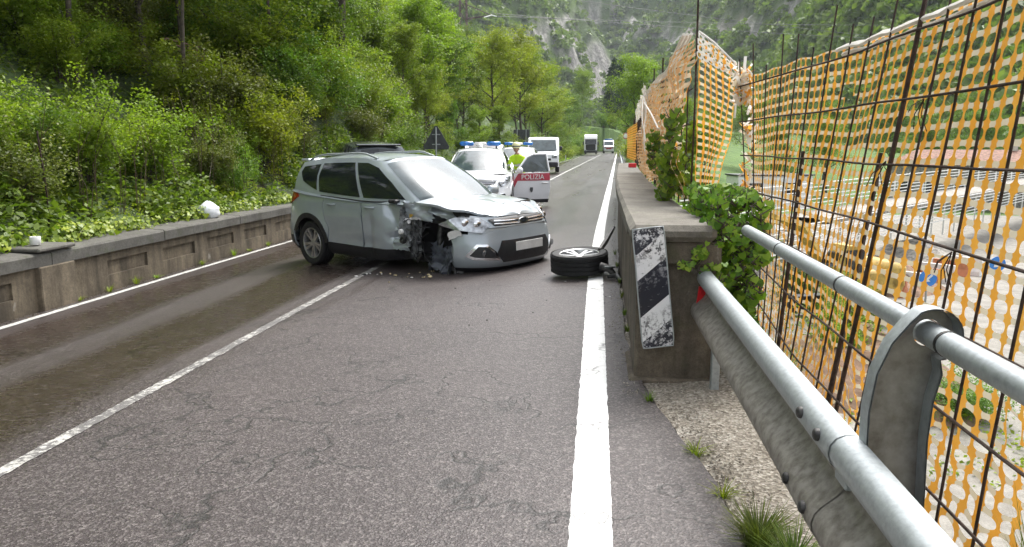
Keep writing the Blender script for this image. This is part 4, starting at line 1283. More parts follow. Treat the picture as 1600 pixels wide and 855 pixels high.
def near_net(u, v):
    Y = 5.95 - u * CW; z = 2.0 - v * CH
    sagz = .03 * nz(Y * .9, z * .7, 4) + .012 * nz(Y * 4, z * 3, 9)
    low = sstep(.95, .3, z)
    Y2 = Y + .05 * nz(Y * .8, z * 1.1, 7) + low * .015 * math.sin(v * math.pi) * math.cos(u * math.pi)
    z2 = z + sagz + low * .014 * math.sin(u * 2.1 + v * .8)
    return (fx(Y2, z2) + .022 + .055 * (nz(Y * 1.1, z * 1.2, 2) + .35) * (1 + low) + .01 * nz(Y * 6, z * 5, 5), Y2, z2)
def torn(i, j): return (i, j) in {(20, 3), (21, 3), (21, 4), (22, 4), (36, 12), (37, 12), (37, 13), (38, 13), (30, 24), (31, 24), (31, 25), (12, 17), (12, 18), (13, 18), (44, 20), (45, 21), (44, 21)}
nn = link_mesh('barrier_net', net_mesh('barrier_net', near_net, nu, nv, skip=torn))
tag(nn, 'orange and cream plastic barrier net stretched behind the near mesh fence', 'net')
# rolled white hem over the top rod
def hem(m):
    pts = []
    for Y in np.linspace(4.2, 1.4, 40):
        pts.append(Vector((fx(Y, 1.99) + .012, Y, 1.985 + .01 * nz(Y * 5, 1))))
    n = len(pts)
    for k, (dx, dz) in enumerate(((-.012, .0), (.012, .012), (.02, -.02))):
        m.tube([p + Vector((dx, 0, dz + .006 * nz(p.y * 14, k))) for p in pts], .011, 5)
part('hem', M['net_white'], nn, hem, 60)
# torn white wad on the far corner of the panel
def wad(name, c, r, n, mats, label, seed, parent=None):
    r_ = random.Random(seed); m = MB()
    for i in range(n):
        a = Vector((r_.uniform(-1, 1) * r[0], r_.uniform(-1, 1) * r[1], r_.uniform(-1, 1) * r[2]))
        d = Vector((r_.uniform(-1, 1), r_.uniform(-1, 1), r_.uniform(-1, 1))).normalized() * r_.uniform(.03, .08)
        s = d.cross(Vector((r_.uniform(-1, 1), r_.uniform(-1, 1), 1))).normalized() * r_.uniform(.006, .016)
        b = Vector((r_.uniform(-.01, .01), r_.uniform(-.01, .01), r_.uniform(-.02, .02)))
        m.m(i % len(mats)).add([a - d - s, a - d + s, a + b + s, a + d + s * .6, a + d - s * .6, a + b - s], [(0, 1, 2, 5), (5, 2, 3, 4)])
    o = m.build(name, mats, parent)
    o.location = c
    if label: tag(o, label, 'net')
    return o
wad('net_wad', (1.07, 5.98, 1.95), (.05, .1, .14), 110, [M['net_white'], M['net_cream'], M['net_white'], M['net_orange']], 'torn white and orange net scraps bunched on the fence corner', 5)
wad('net_wad', (1.13, 5.95, 1.45), (.04, .06, .4), 60, [M['net_orange'], M['net_white'], M['net_cream']], 'ragged net strip hanging down the far fence corner', 6)

# second fence on the parapet, hung with a slumped net
f2 = thing('mesh_fence', 'long rusty fence standing on the right parapet under a slumped net', 'fence', (.8, 6.5, 1.0))
def F2(Y, z): return Vector((.76 + road_shift(Y) + .006 * max(0, Y - 8), Y, z))
def f2l(p): return Vector(p) - Vector((.8, 6.5, 1.0))
stk = [6.5, 8.2, 10.2, 12.4, 14.6, 16.8, 19.2, 21.6, 24, 27, 30, 33]
for i, Y in enumerate(stk):
    top = [2.75, 2.45, 2.62, 2.7, 2.6, 2.75, 2.55, 2.7, 2.75, 2.7, 2.6, 2.6][i]
    part('stake', M['rebar'], f2, lambda m: m.tube([f2l(F2(Y, .9) + Vector((.03, .05, 0))), f2l(F2(Y + .03, 1.8) + Vector((.04, .05, 0))), f2l(F2(Y, top) + Vector((.03, .05, 0)))], .009 if i == 0 else .012, 6), 60)
    if i:
        part('foot_bracket', M['dark_metal'], f2, lambda m: m.box(f2l(F2(Y, 1.04) + Vector((-.02, 0, 0))), (.05, .06, .09), bev=.008))
for Y in np.concatenate([np.arange(6.75, 15, .42), np.arange(15.2, 33, .30)]):
    h = 2.25 + .12 * math.sin(Y * 5) + .012 * (Y - 6)
    if Y < 9.5: h = min(h, 2.0)
    part('fence_bar', M['rebar'], f2, lambda m: m.tube([f2l(F2(Y, .98) + Vector((.03 * nz(Y, 1), 0, 0))), f2l(F2(Y, h) + Vector((.04 * nz(Y * 3, 7), 0, 0)))], .0065, 5, False), 60)
for z in (1.12, 1.4, 1.68, 1.96, 2.2):
    part('fence_rod', M['rebar'], f2, lambda m: m.tube([f2l(F2(Y, z + .02 * nz(Y, z))) for Y in np.linspace(6.5, 33, 40)], .006, 5, False), 60)
# slumped net along it
CW2, CH2 = .10, .062
def slump_top(Y): return interp([(6.5, 2.38), (7.2, 2.30), (8.0, 2.22), (9.2, 2.28), (10.4, 2.28), (12, 2.32), (13.4, 2.22), (15, 2.3)], Y) + .03 * nz(Y * 2.2, 3)
def slump(u, v):
    Y = 6.5 + u * CW2
    t = v / 22.0
    top = slump_top(Y); bot = 1.06 + .03 * nz(Y * 1.6, 5)
    tt = t + .035 * math.sin(t * 9 + Y * 1.6) * (1 - t) * 2 * t
    z = top + (bot - top) * tt + .05 * nz(Y * 1.4, t * 3, 3) - .22 * math.exp(-((Y - 8.9) / 1.2) ** 2) * math.sin(math.pi * min(1, t * 1.05)) * (1 - t)
    fold = .075 * math.sin(Y * 2.3 + 4 * t + 2 * nz(Y * .7, t * 2)) + .06 * nz(Y * 1.9, t * 5, 8) + .03 * nz(Y * 6, t * 12, 6)
    return F2(Y, z) + Vector((-.06 + fold * (.6 + .6 * math.sin(math.pi * t)), .05 * nz(Y * 2, t * 4, 11), 0))
sn = link_mesh('barrier_net', net_mesh('slumped_net', slump, 82, 22, .82, .52, 16, ('net_salmon', 'net_cream')))
def slump2(u, v):
    p = slump(u * 82 / 60 + .4, v * 22 / 20 + .3); return p + Vector((.05 + .05 * nz(u * .3, v * .4, 21), 0, -.03 + .04 * nz(u * .2, v * .3, 22)))
link_mesh('under_layer', net_mesh('slumped_net_under', slump2, 60, 20, .8, .5, 8, ('net_orange', 'net_cream')), sn)
tag(sn, 'slumped orange net bunched in folds along the fence on the right parapet', 'net')
def folds(m):
    for k in range(7):          # bleached rolled folds
        pts = []
        for i in range(26):
            s = i / 25
            Y = 10.6 - .35 * k + .5 * s * s - 1.6 * s * (k > 4); z = 2.3 - .05 * k - (.75 + .05 * k) * s + .02 * nz(s * 6, k)
            pts.append(F2(Y, z) + Vector((-.17 - .02 * k + .05 * nz(s * 3, k, 4), 0, 0)))
        m.tube(pts[: 9 + (k * 5) % 9], .006, 4)
    pts = [F2(6.5 + .42 * i, slump_top(6.5 + .42 * i) + .02) + Vector((-.05 + .02 * nz(i, 3), 0, 0)) for i in range(18)]
    for d in (0, .03, -.03):
        m.tube([p + Vector((d, 0, .012 * nz(i, d * 40))) for i, p in enumerate(pts)], .014, 5)
    m.tube([F2(7.3, 1.66) + Vector((-.2, 0, 0)), F2(8.1, 1.83) + Vector((-.22, 0, 0)), F2(9.2, 2.0) + Vector((-.24, 0, 0))], .009, 6)
part('bleached_folds', M['net_white'], sn, folds, 60)
# flap of net turned across, facing the road user
def flap(u, v):
    s = u / 6.0; t = v / 22.0
    wob = .03 * nz(s * 2, t * 4, 5)
    topz = 2.36 - .22 * s; z = topz + (1.04 + .02 * s - topz) * t
    x = .795 + .29 * s * (1 - .38 * sstep(.45, 1, t)) + wob
    return (x, 6.42 - .06 * math.sin(s * 3 + t * 2) + .05 * nz(s * 3, t * 3, 2) - .05 * s, z)
fp = link_mesh('barrier_net', net_mesh('net_flap', flap, 6, 22, .84, .62, 24, ('net_orange', 'net_cream')))
tag(fp, 'cream net flap turned across the end of the parapet fence', 'net')
def flap_fold(u, v):
    s = u / 7.0; t = v / 4.0
    return (.775 + .31 * s + .012 * nz(u, v, 3), 6.365 + .02 * nz(u * .8, v * .9, 6) - .015 * t, 2.40 - .25 * s - (.05 + .15 * (1 - .5 * s)) * t + .018 * nz(u * 1.1, v * 1.3, 9))
link_mesh('folded_hem', net_mesh('net_flap_fold', flap_fold, 7, 4, .6, .5, 12, ('net_white', 'net_white')), fp)
part('torn_edge', M['net_white'], fp, lambda m: m.tube([Vector((.785, 6.38, 2.40)), Vector((.9, 6.35, 2.31)), Vector((1.06, 6.32, 2.15)), Vector((1.095, 6.33, 1.98)), Vector((1.085, 6.33, 1.72))], .009, 6), 60)
# plain orange sheet at the far end
def far_net(u, v):
    Y = 23.6 + u * .3; z = 2.2 - v * .085
    return F2(Y, z) + Vector((-.25 * (u / 30) + .05 * nz(Y * .7, z), 0, 0))
fn_ = link_mesh('barrier_net', net_mesh('far_net', far_net, 31, 14, .55, .45, 8, ('net_orange', 'net_orange')))
tag(fn_, 'bright orange net sheet at the far end of the parapet fence', 'net')
def fartop(u, v):
    Y = 14.4 + u * .2; z = 2.62 - v * .07
    return F2(Y, z + .07 * nz(Y * 1.2, 2)) + Vector((-.03 + .08 * nz(Y * 2, z * 4), 0, 0))
ft = link_mesh('barrier_net', net_mesh('top_net', fartop, 48, 6, .6, .5, 8, ('net_cream', 'net_white')))
tag(ft, 'bleached strip of net bunched along the top of the far parapet fence', 'net')

# ------------------------------------------------------------------ hazard board on the pier
hb = thing('hazard_board', 'scuffed black and white striped hazard board hanging askew on the right pier', 'sign', (.40, 4.655, .26))
bm_ = MB()
w_, h_ = .098, .375
pl = [(-w_ + .012, 0), (w_ - .012, 0), (w_, .012), (w_, 2 * h_ - .012), (w_ - .012, 2 * h_), (-w_ + .012, 2 * h_), (-w_, 2 * h_ - .012), (-w_, .012)]
gridv, gridf = [], []
for j in range(16):
    for i in range(6):
        x = -w_ + 2 * w_ * i / 5; z = 2 * h_ * j / 15
        if j in (0, 15): x *= .95
        dent = -.018 * math.exp(-((z - .55) / .12) ** 2) * (1 - i / 5) - .012 * math.exp(-((z - .08) / .08) ** 2) * (i / 5) + .006 * nz(x * 9, z * 7)
        gridv.append((x + .012 * math.exp(-((z - .5) / .15) ** 2) * 0, dent, z))
for j in range(15):
    for i in range(5):
        q = j * 6 + i; gridf.append((q, q + 1, q + 7, q + 6))
nb = len(gridv)
gridv2 = [(x, y + .012, z) for x, y, z in gridv]
rim_ = [i for i in range(6)] + [6 * j + 5 for j in range(1, 16)] + [90 + i for i in range(4, -1, -1)] + [6 * j for j in range(14, 0, -1)]
m = MB().add(gridv + gridv2, gridf + [tuple(nb + i for i in f) for f in gridf] + [(a, b, nb + b, nb + a) for a, b in zip(rim_, rim_[1:] + rim_[:1])])
bo = m.build('board', M['board'], hb, 30)
fr = MB(); fr.tube([Vector(gridv[i]) + Vector((0, -.001, 0)) for i in rim_], .0045, 6, closed=True)
fr.build('rim', M['metal_galv'], hb, 60)
hb.rotation_euler = (R(-1.0), R(-6.5), R(6))
# ------------------------------------------------------------------ cars: panels cut from a common body surface
def inside_poly(p, pl):
    c = False; j = len(pl) - 1
    for i in range(len(pl)):
        if (pl[i][1] > p[1]) != (pl[j][1] > p[1]) and p[0] < (pl[j][0] - pl[i][0]) * (p[1] - pl[i][1]) / (pl[j][1] - pl[i][1]) + pl[i][0]: c = not c
        j = i
    return c

def panel(poly, fn, step=.07, skirt=.018, inset=0.0):
    """2-D polygon -> mesh on the surface fn(u, v, depth); its rim is turned inward by skirt"""
    pts = []
    for (a, b) in zip(poly, poly[1:] + poly[:1]):
        L_ = math.hypot(b[0] - a[0], b[1] - a[1]); n = max(1, int(L_ / step))
        for k in range(n): pts.append((a[0] + (b[0] - a[0]) * k / n, a[1] + (b[1] - a[1]) * k / n))
    nb = len(pts)
    x0, x1 = min(p[0] for p in pts), max(p[0] for p in pts); y0, y1 = min(p[1] for p in pts), max(p[1] for p in pts)
    inner = []
    gx = x0 + step * .5
    while gx < x1:
        gy = y0 + step * .5
        while gy < y1:
            if inside_poly((gx, gy), pts) and min((gx - p[0]) ** 2 + (gy - p[1]) ** 2 for p in pts) > (step * .45) ** 2: inner.append((gx, gy))
            gy += step
        gx += step
    allp = [Vector(p) for p in pts + inner]
    rv, re, rf, *_ = delaunay_2d_cdt(allp, [(i, (i + 1) % nb) for i in range(nb)], [], 0, 1e-7)
    fs = []
    for f in rf:
        c = (sum(rv[i][0] for i in f) / len(f), sum(rv[i][1] for i in f) / len(f))
        if inside_poly(c, pts): fs.append(tuple(f))
    vs = [fn(p[0], p[1], 0) for p in rv]
    if skirt:
        o = len(vs)
        # boundary vertices come first and in order
        vs += [fn(pts[i][0], pts[i][1], skirt) for i in range(nb)]
        fs += [(i, (i + 1) % nb, o + (i + 1) % nb, o + i) for i in range(nb)]
    return vs, fs

def catmull(P, n=8):
    out = []
    for i in range(len(P) - 1):
        a, b, c, d = P[max(0, i - 1)], P[i], P[i + 1], P[min(len(P) - 1, i + 2)]
        for k in range(n):
            t = k / n
            out.append(tuple(.5 * (2 * b[q] + (c[q] - a[q]) * t + (2 * a[q] - 5 * b[q] + 4 * c[q] - d[q]) * t * t + (3 * b[q] - a[q] - 3 * c[q] + d[q]) * t ** 3) for q in range(len(b))))
    out.append(tuple(P[-1])); return out

class Body:
    """plan outline (front centre -> side -> rear centre) plus vertical insets; x forward from the rear axle, right side is -y"""
    PLAN = [(3.62, 0), (3.60, .32), (3.53, .56), (3.38, .74), (3.15, .85), (2.8, .905), (2.2, .925), (1.2, .93), (.2, .925), (-.3, .905), (-.6, .85), (-.76, .72), (-.83, .42), (-.85, 0)]
    BELT = [(2.62, 0, 1.07), (2.55, .42, 1.06), (2.28, .76, 1.04), (1.3, .875, 1.05), (.2, .87, 1.10), (-.35, .83, 1.14), (-.62, .70, 1.16), (-.76, 0, 1.13)]
    ROOF = [(1.62, 0, 1.63), (1.56, .42, 1.615), (1.42, .58, 1.585), (.9, .615, 1.63), (.1, .61, 1.62), (-.42, .585, 1.58), (-.62, .50, 1.555), (-.70, 0, 1.575)]
    SIDE_IN = [(.18, .10), (.25, .05), (.36, .015), (.5, .0), (.68, .004), (.82, -.006), (.93, .0), (1.0, .02), (1.06, .045), (1.2, .1)]
    FRONT_IN = [(.18, .16), (.25, .05), (.34, .0), (.5, .0), (.62, .03), (.74, .055), (.84, .10), (.92, .2), (1.0, .32), (1.2, .5)]
    REAR_IN = [(.18, .12), (.3, .0), (.55, -.03), (.7, .0), (.95, .03), (1.15, .09), (1.2, .1)]
    def __init__(s):
        s.c = catmull(s.PLAN, 10); s.L = [0]
        for a, b in zip(s.c, s.c[1:]): s.L.append(s.L[-1] + math.dist(a, b))
        s.bc = catmull(s.BELT, 8); s.rc = catmull(s.ROOF, 8)
    def s_x(s, x):
        for i in range(len(s.c) - 1):
            if s.c[i][0] >= x >= s.c[i + 1][0]:
                t = (s.c[i][0] - x) / max(1e-9, s.c[i][0] - s.c[i + 1][0]); return s.L[i] + (s.L[i + 1] - s.L[i]) * t
        return 0 if x > 3 else s.L[-1]
    def wall(s, sv, z, d=0):
        """lower body: arc position (negative = left side), height, depth"""
        sg = 1 if sv < 0 else -1; a = min(abs(sv), s.L[-1] - 1e-4)
        lo, hi = 0, len(s.L) - 2
        while lo < hi:
            mid = (lo + hi + 1) // 2
            if s.L[mid] <= a: lo = mid
            else: hi = mid - 1
        t = (a - s.L[lo]) / (s.L[lo + 1] - s.L[lo])
        x = s.c[lo][0] + (s.c[lo + 1][0] - s.c[lo][0]) * t; y = s.c[lo][1] + (s.c[lo + 1][1] - s.c[lo][1]) * t
        wf = sstep(2.95, 3.5, x); wr = sstep(-.35, -.75, x)
        ins = interp(s.SIDE_IN, z) * (1 - wf) * (1 - wr) + interp(s.FRONT_IN, z) * wf + interp(s.REAR_IN, z) * wr + d
        # flared arches
        for ax in (0, 2.69):
            r = math.hypot(x - ax, z - .34)
            ins -= .022 * math.exp(-((r - .44) / .07) ** 2) * (1 if .3 < z < .9 else 0) * (1 - wf)
        # crease along the doors
        if .1 < x < 2.6: ins += .012 * math.exp(-((z - .9) / .03) ** 2) + .02 * sstep(.62, .45, z) * sstep(.35, .45, z)
        tx, ty = s.c[lo + 1][0] - s.c[lo][0], s.c[lo + 1][1] - s.c[lo][1]; l = math.hypot(tx, ty)
        nx_, ny_ = ty / l, -tx / l              # outward for the y>0 half
        if nx_ * 0 + ny_ * y < 0 and y > .05: nx_, ny_ = -nx_, -ny_
        if y <= .05: nx_, ny_ = (1, 0) if x > 1 else (-1, 0)
        return Vector((x - nx_ * ins, sg * max(0, y - ny_ * ins), z))
    def xw(s, sg, off=0):
        """side surface addressed by (x, z)"""
        return lambda x, z, d=0: s.wall(s.s_x(x) * (1 if sg < 0 else -1), z, d - off)
    def house(s, u, t, d=0):
        """cabin: u in key units (negative = left), t 0 belt .. 1 roof"""
        sg = 1 if u < 0 else -1; a = min(abs(u), 6.999) * 8; i = int(a); f = a - i
        b = [s.bc[i][q] * (1 - f) + s.bc[i + 1][q] * f for q in range(3)]; r = [s.rc[i][q] * (1 - f) + s.rc[i + 1][q] * f for q in range(3)]
        bul = .035 * math.sin(math.pi * t) - d
        x = b[0] * (1 - t) + r[0] * t; y = b[1] * (1 - t) + r[1] * t; z = b[2] * (1 - t) + r[2] * t
        nx_ = (1 if abs(u) < 2 else (-1 if abs(u) > 6 else 0)); ny_ = min(1, y / .6) if 1.2 < abs(u) < 6.6 else 0
        return Vector((x + nx_ * bul * .8, sg * max(0, y + ny_ * bul), z + bul * .3))
    def hood(s, x, y, d=0):
        z = interp([(2.3, 1.09), (2.7, 1.06), (3.0, 1.02), (3.25, .965), (3.42, .90), (3.55, .83)], x) - .10 * (abs(y) / .85) ** 2.6 + .012 * math.exp(-((abs(y) - .52) / .07) ** 2)
        return Vector((x, y, z - d))
    def top(s, x, y, d=0):
        ze = interp([(-.70, 1.575), (-.62, 1.555), (-.42, 1.58), (.1, 1.62), (.9, 1.63), (1.42, 1.585), (1.56, 1.615), (1.62, 1.63)], x)
        zc = interp([(-.70, 1.575), (-.62, 1.592), (-.4, 1.635), (.1, 1.675), (.9, 1.685), (1.3, 1.668), (1.5, 1.645), (1.62, 1.63)], x)
        w = interp([(-.70, .05), (-.62, .50), (-.42, .585), (.1, .61), (.9, .615), (1.42, .58), (1.56, .42), (1.62, .05)], x)
        return Vector((x, y, ze + (zc - ze) * (1 - min(1, abs(y) / w) ** 2.2) - d))
BD = Body()
def arc(cx_, cz_, r, a0, a1, n=14): return [(cx_ + r * math.cos(R(a0 + (a1 - a0) * k / n)), cz_ + r * math.sin(R(a0 + (a1 - a0) * k / n))) for k in range(n + 1)]

def wheel_parts(parent, loc, out, mats=None, rot=None, flat=False):
    """tyre with grooves, ten-spoke rim; axle along local Y, outer side toward out (+1/-1)"""
    Mx = Matrix.Rotation(-math.pi / 2 * out, 4, 'X')
    w = MB(); hw = .115
    prof = [(.235, -hw * .85), (.27, -hw), (.315, -hw * .98), (.335, -hw * .82)]
    for k in range(4):
        y = -hw * .7 + k * hw * .46
        prof += [(.342, y - .015), (.342, y + .018), (.333, y + .02), (.333, y + .032)]
    prof += [(.335, hw * .82), (.315, hw * .98), (.27, hw), (.235, hw * .85)]
    w.lathe(prof, 40, Mx)
    t = w.build('tyre', M['rubber'], parent, 35, loc, rot)
    r = MB()
    r.lathe([(.238, hw * .86), (.232, hw * .9), (.222, hw * .86), (.212, hw * .5), (.205, -hw * .8), (.238, -hw * .86)], 40, Mx)
    for k in range(10):
        a = 2 * math.pi * k / 10 + (.12 if k % 2 else -.12)
        c, s_ = math.cos(a), math.sin(a)
        def pt(rr, tt, h): return Mx @ Vector((c * rr - s_ * tt, s_ * rr + c * tt, h))
        r.add([pt(.045, -.016, .075), pt(.045, .016, .075), pt(.222, .02, .092), pt(.222, -.02, .092), pt(.045, -.02, .04), pt(.045, .02, .04), pt(.215, .026, .05), pt(.215, -.026, .05)],
              [(0, 1, 2, 3), (0, 3, 7, 4), (1, 5, 6, 2), (4, 7, 6, 5), (2, 6, 7, 3)])
    r.lathe([(.0, .085), (.03, .084), (.055, .075), (.06, .04)], 20, Mx)
    rr = r.build('rim', M['rim'], parent, 35, loc, rot)
    d = MB(); d.lathe([(.0, .02), (.2, .02), (.203, -.02)], 30, Mx); d.build('brake_disc', M['dark_metal'], parent, 35, loc, rot)
    return t

def make_wheel(parent, loc, out):
    e = bpy.data.objects.new('wheel', None); COL.objects.link(e); e.parent = parent; e.location = loc
    wheel_parts(e, (0, 0, 0), out); return e

def make_car(name, label, loc, yaw, paint, damaged=False, trim='black_plastic', glass='glass_dark', rails=True, group=None, skip_doors=(), clad='black_plastic', wreck=None):
    B = BD
    root = thing(name, label, 'car', loc, yaw, group)
    P = M[paint]
    def crush(p):
        """what the impact did to the right front corner"""
        if not damaged: return p
        x, y, z = p
        k = sstep(1.55, 2.25, x) * sstep(.05, -.5, y) * sstep(3.15, 2.8, x)
        n1 = nz(x * 3.1, z * 3.3, 1.7); n2 = nz(x * 7.5, z * 8, 4.2)
        y2 = y + k * (.15 + .16 * n1 + .05 * n2) + .012 * sstep(.9, 1.5, x) * sstep(0, -.5, y) * nz(x * 4, z * 4, 9)
        x2 = x - k * (.05 + .06 * n2); z2 = z + k * .04 * n1
        # a vertical buckle in the front door
        if y < -.5: y2 += .035 * math.exp(-((x - 1.50 - .12 * (z - .7)) / .06) ** 2) * sstep(.95, .75, z)
        return Vector((x2, y2, z2))
    def build(nm, poly, fn, mat, parent=root, step=.07, skirt=.018, sm=30):
        vs, fs = panel(poly, fn, step, skirt)
        return MB().add([crush(v) for v in vs], fs).build(nm, mat, parent, sm)
    # dark inner shell so that gaps and wheel housings read as depth
    inn = MB()
    def ring(z, ins): return [B.wall(sv, z, ins) for sv in np.linspace(-B.L[-1], B.L[-1], 60)]
    rows = [(.24, .16), (.45, .14), (.8, .10), (1.02, .07)]
    vs = []; fs = []
    for z, i_ in rows:
        for p in ring(z, i_):
            q = Vector(p)
            for ax in (0, 2.69):
                rr = math.hypot(q.x - ax, q.z - .34)
                if rr < .46 and abs(q.y) > .3: q.y *= .62
            vs.append(crush(q))
    for i in range(len(rows) - 1):
        for k in range(59): fs.append((i * 60 + k, i * 60 + k + 1, (i + 1) * 60 + k + 1, (i + 1) * 60 + k))
    inn.add(vs, fs)
    inn.box((1.3, 0, .27), (3.6, 1.2, .1))
    inn.build('inner_shell', M['black_plastic'], root, 40)
    zb = lambda x: interp([(-.6, 1.15), (-.35, 1.14), (.2, 1.10), (1.3, 1.05), (2.3, 1.04)], x)
    for sg in (-1, 1):
        S = B.xw(sg); S6 = B.xw(sg, -.004)
        # rear quarter
        poly = [(-.60, .62), (-.47, .50)] + arc(0, .34, .445, 152, 12, 16) + [(.46, .42), (.50, .60), (.42, .72), (.36, .95), (.40, zb(.4)), (.0, zb(0)), (-.35, zb(-.35)), (-.58, 1.15), (-.60, .95)]
        build('rear_quarter', poly, S, P)
        if not (sg == -1 and 'rear' in skip_doors):
            rd = build('rear_door', [(.475, .40), (1.30, .385), (1.33, .6), (1.30, .9), (1.29, zb(1.29)), (.415, zb(.41)), (.375, .95), (.435, .72), (.515, .60)], S, P)
            h = MB(); pts = [Vector(S(x, .965, -.03 if 0 < k < 3 else .0)) for k, x in enumerate((.50, .54, .66, .70))]; h.tube([crush(p) for p in pts], .014, 6); h.build('handle', P, rd, 50)
        if not (sg == 1 and 'front_left' in skip_doors):
            jag = [(2.22, .40), (2.26, .48), (2.19, .56), (2.23, .66), (2.13, .74), (2.17, .84), (2.10, .93), (2.16, 1.0)] if (damaged and sg == -1) else [(2.25, .40), (2.27, .7), (2.24, 1.0)]
            fd = build('front_door', [(1.33, .383)] + jag + [(2.16, zb(2.2)), (1.315, zb(1.315)), (1.328, .9), (1.355, .6)], S, P, step=.05)
            h = MB(); pts = [Vector(S(x, .955, -.03 if 0 < k < 3 else .0)) for k, x in enumerate((1.40, 1.44, 1.56, 1.60))]; h.tube([crush(p) for p in pts], .014, 6); h.build('handle', P, fd, 50)
            mi_ = MB()
            if not (damaged and sg == -1):
                mi_.box((2.06, sg * 1.02, 1.10), (.12, .2, .14), bev=.035)
                mi_.build('mirror', P, fd, 50)
            else:
                mi_.box(crush(Vector((2.0, -.96, 1.05))), (.16, .10, .05), bev=.015).build('broken_mirror', M['black_plastic'], fd)
        # window sill trim
        tr = MB(); tr.tube([crush(S(x, zb(x) - .012, -.012)) for x in np.linspace(.3, 2.1 if damaged and sg == -1 else 2.2, 14)], .010, 6); tr.build('window_trim', M['black_plastic'], root, 50)
        # sill and arch cladding
        build('sill', [(.46, .22), (2.24, .22), (2.23, .395), (1.34, .375), (.47, .395)], B.xw(sg, .006), M[clad])
        ar = arc(0, .34, .475, 158, 5, 18); ai = arc(0, .34, .40, 5, 158, 18)
        build('arch_trim', ar + ai, B.xw(sg, .012), M[clad], step=.05)
        # front fender (torn away on the struck side)
        if not (damaged and sg == -1):
            poly = [(2.285, .42)] + [(2.69 + .445 * math.cos(R(a)), .34 + .445 * math.sin(R(a))) for a in np.linspace(168, 25, 16)] + [(3.13, .62), (3.05, .78), (2.9, .95), (2.5, 1.03), (2.26, 1.035), (2.275, .9), (2.30, .65)]
            build('front_fender', poly, S, P)
            build('arch_trim', arc(2.69, .34, .475, 175, 22, 18) + arc(2.69, .34, .40, 22, 175, 18), B.xw(sg, .012), M[clad], step=.05)
        # rear lamp wrapping the corner
        s0, s1 = B.s_x(-.36), B.s_x(-.36) + .62
        lp = [(sg * -1 * a, z) for a, z in ((s0 - .04, 1.05), (s0 + .06, 1.12), (s1, 1.15), (s1, .96), (s0 + .22, .93))]
        build('tail_lamp', lp, lambda u, v, d=0: B.wall(u, v, d - .012), M['lamp_red'], step=.05)
        # headlamp
        if not (damaged and sg == -1):
            h0, h1 = B.s_x(3.43), B.s_x(3.0)
            lp = [(sg * -1 * a, z) for a, z in ((h0 - .10, .80), (h0 - .02, .70), (h1 - .1, .84), (h1, .95), (h1 - .18, .93), (h0, .86))]
            hl = build('headlamp', lp, lambda u, v, d=0: B.wall(u, v, d - .006), M['lamp_clear'], step=.04)
            for du, dz_ in ((.06, .81), (.22, .87)):
                q = MB(); c = B.wall(sg * -1 * (h0 + du), dz_, -.012); q.lathe([(0, .004), (.03, .002), (.042, -.01)], 14, Matrix.Translation(c) @ Matrix.Rotation(math.pi / 2, 4, 'Y')); q.build('lamp_lens', M['chrome'], hl, 50)
        # fog lamp bezel and lamp
        f0 = B.s_x(3.50)
        lp = [(sg * -1 * a, z) for a, z in ((f0 - .16, .335), (f0 + .20, .355), (f0 + .31, .40), (f0 + .16, .55), (f0 + .02, .545), (f0 - .10, .45))]
        bz = build('fog_bezel', lp, lambda u, v, d=0: B.wall(u, v, d - .009), M['chrome'], step=.04)
        lp2 = [(sg * -1 * a, z) for a, z in ((f0 - .12, .365), (f0 + .18, .385), (f0 + .25, .405), (f0 + .135, .52), (f0 + .03, .515), (f0 - .07, .44))]
        build('recess', lp2, lambda u, v, d=0: B.wall(u, v, d - .012), M['black_plastic'], bz, .04)
        fl = MB(); c = B.wall(sg * -1 * (f0 + .05), .435, -.03); fl.lathe([(0, .0), (.03, -.004), (.042, -.012)], 14, Matrix.Translation(c) @ Matrix.Rotation(math.pi / 2, 4, 'Y')); fl.build('fog_lamp', M['lamp_clear'], bz, 50)
    # bumpers
    e0 = B.s_x(3.08); e1 = B.s_x(3.08)
    rj = [(e0 + .02, .30), (e0 - .02, .38), (e0 + .05, .47), (e0 - .03, .55), (e0 + .03, .62), (e0 - .08, .68)] if damaged else [(e0, .30), (e0 + .02, .60), (e0 - .1, .70)]
    poly = [(-e0, .24), (0, .24), (e0, .24)] + rj + [(B.s_x(3.42), .665), (.30, .74), (0, .745), (-.30, .74), (-B.s_x(3.42), .665), (-e0 + .1, .70), (-e0 - .02, .60), (-e0, .30)]
    fb = build('front_bumper', poly, lambda u, v, d=0: B.wall(u, v, d), P, step=.06)
    lip = [(-e0, .17), (e0, .17), (e0, .235), (-e0, .235)]
    build('bumper_lip', lip, lambda u, v, d=0: B.wall(u, v, d + .0), M[clad], fb, .08)
    build('lower_grille', [(-.42, .30), (.42, .30), (.52, .42), (.44, .58), (-.44, .58), (-.52, .42)], lambda u, v, d=0: B.wall(u, v, d - .008), M['black_plastic'], fb, .07)
    pl_ = MB(); pp = [Vector((3.66, -u, z)) for u, z in ((-.26, .44), (.26, .44), (.26, .55), (-.26, .55))]
    pl_.add(pp + [p - Vector((.012, 0, 0)) for p in pp], [(0, 1, 2, 3), (4, 7, 6, 5), (0, 4, 5, 1), (1, 5, 6, 2), (2, 6, 7, 3), (3, 7, 4, 0)]); pl_.build('number_plate', M['white_plain'], fb)
    # grille with bars and badge
    gr_ = build('grille', [(-.50, .765), (0, .755), (.50, .765), (.60, .85), (.3, .865), (0, .87), (-.3, .865), (-.60, .85)], lambda u, v, d=0: B.wall(u, v, d + .004), M['black_plastic'], step=.06)
    for z in (.788, .828):
        bb = MB(); bb.tube([B.wall(u, z + .012 * abs(u), -.008) for u in np.linspace(-.52, .52, 13)], .010, 6); bb.build('grille_bar', M['chrome'], gr_, 50)
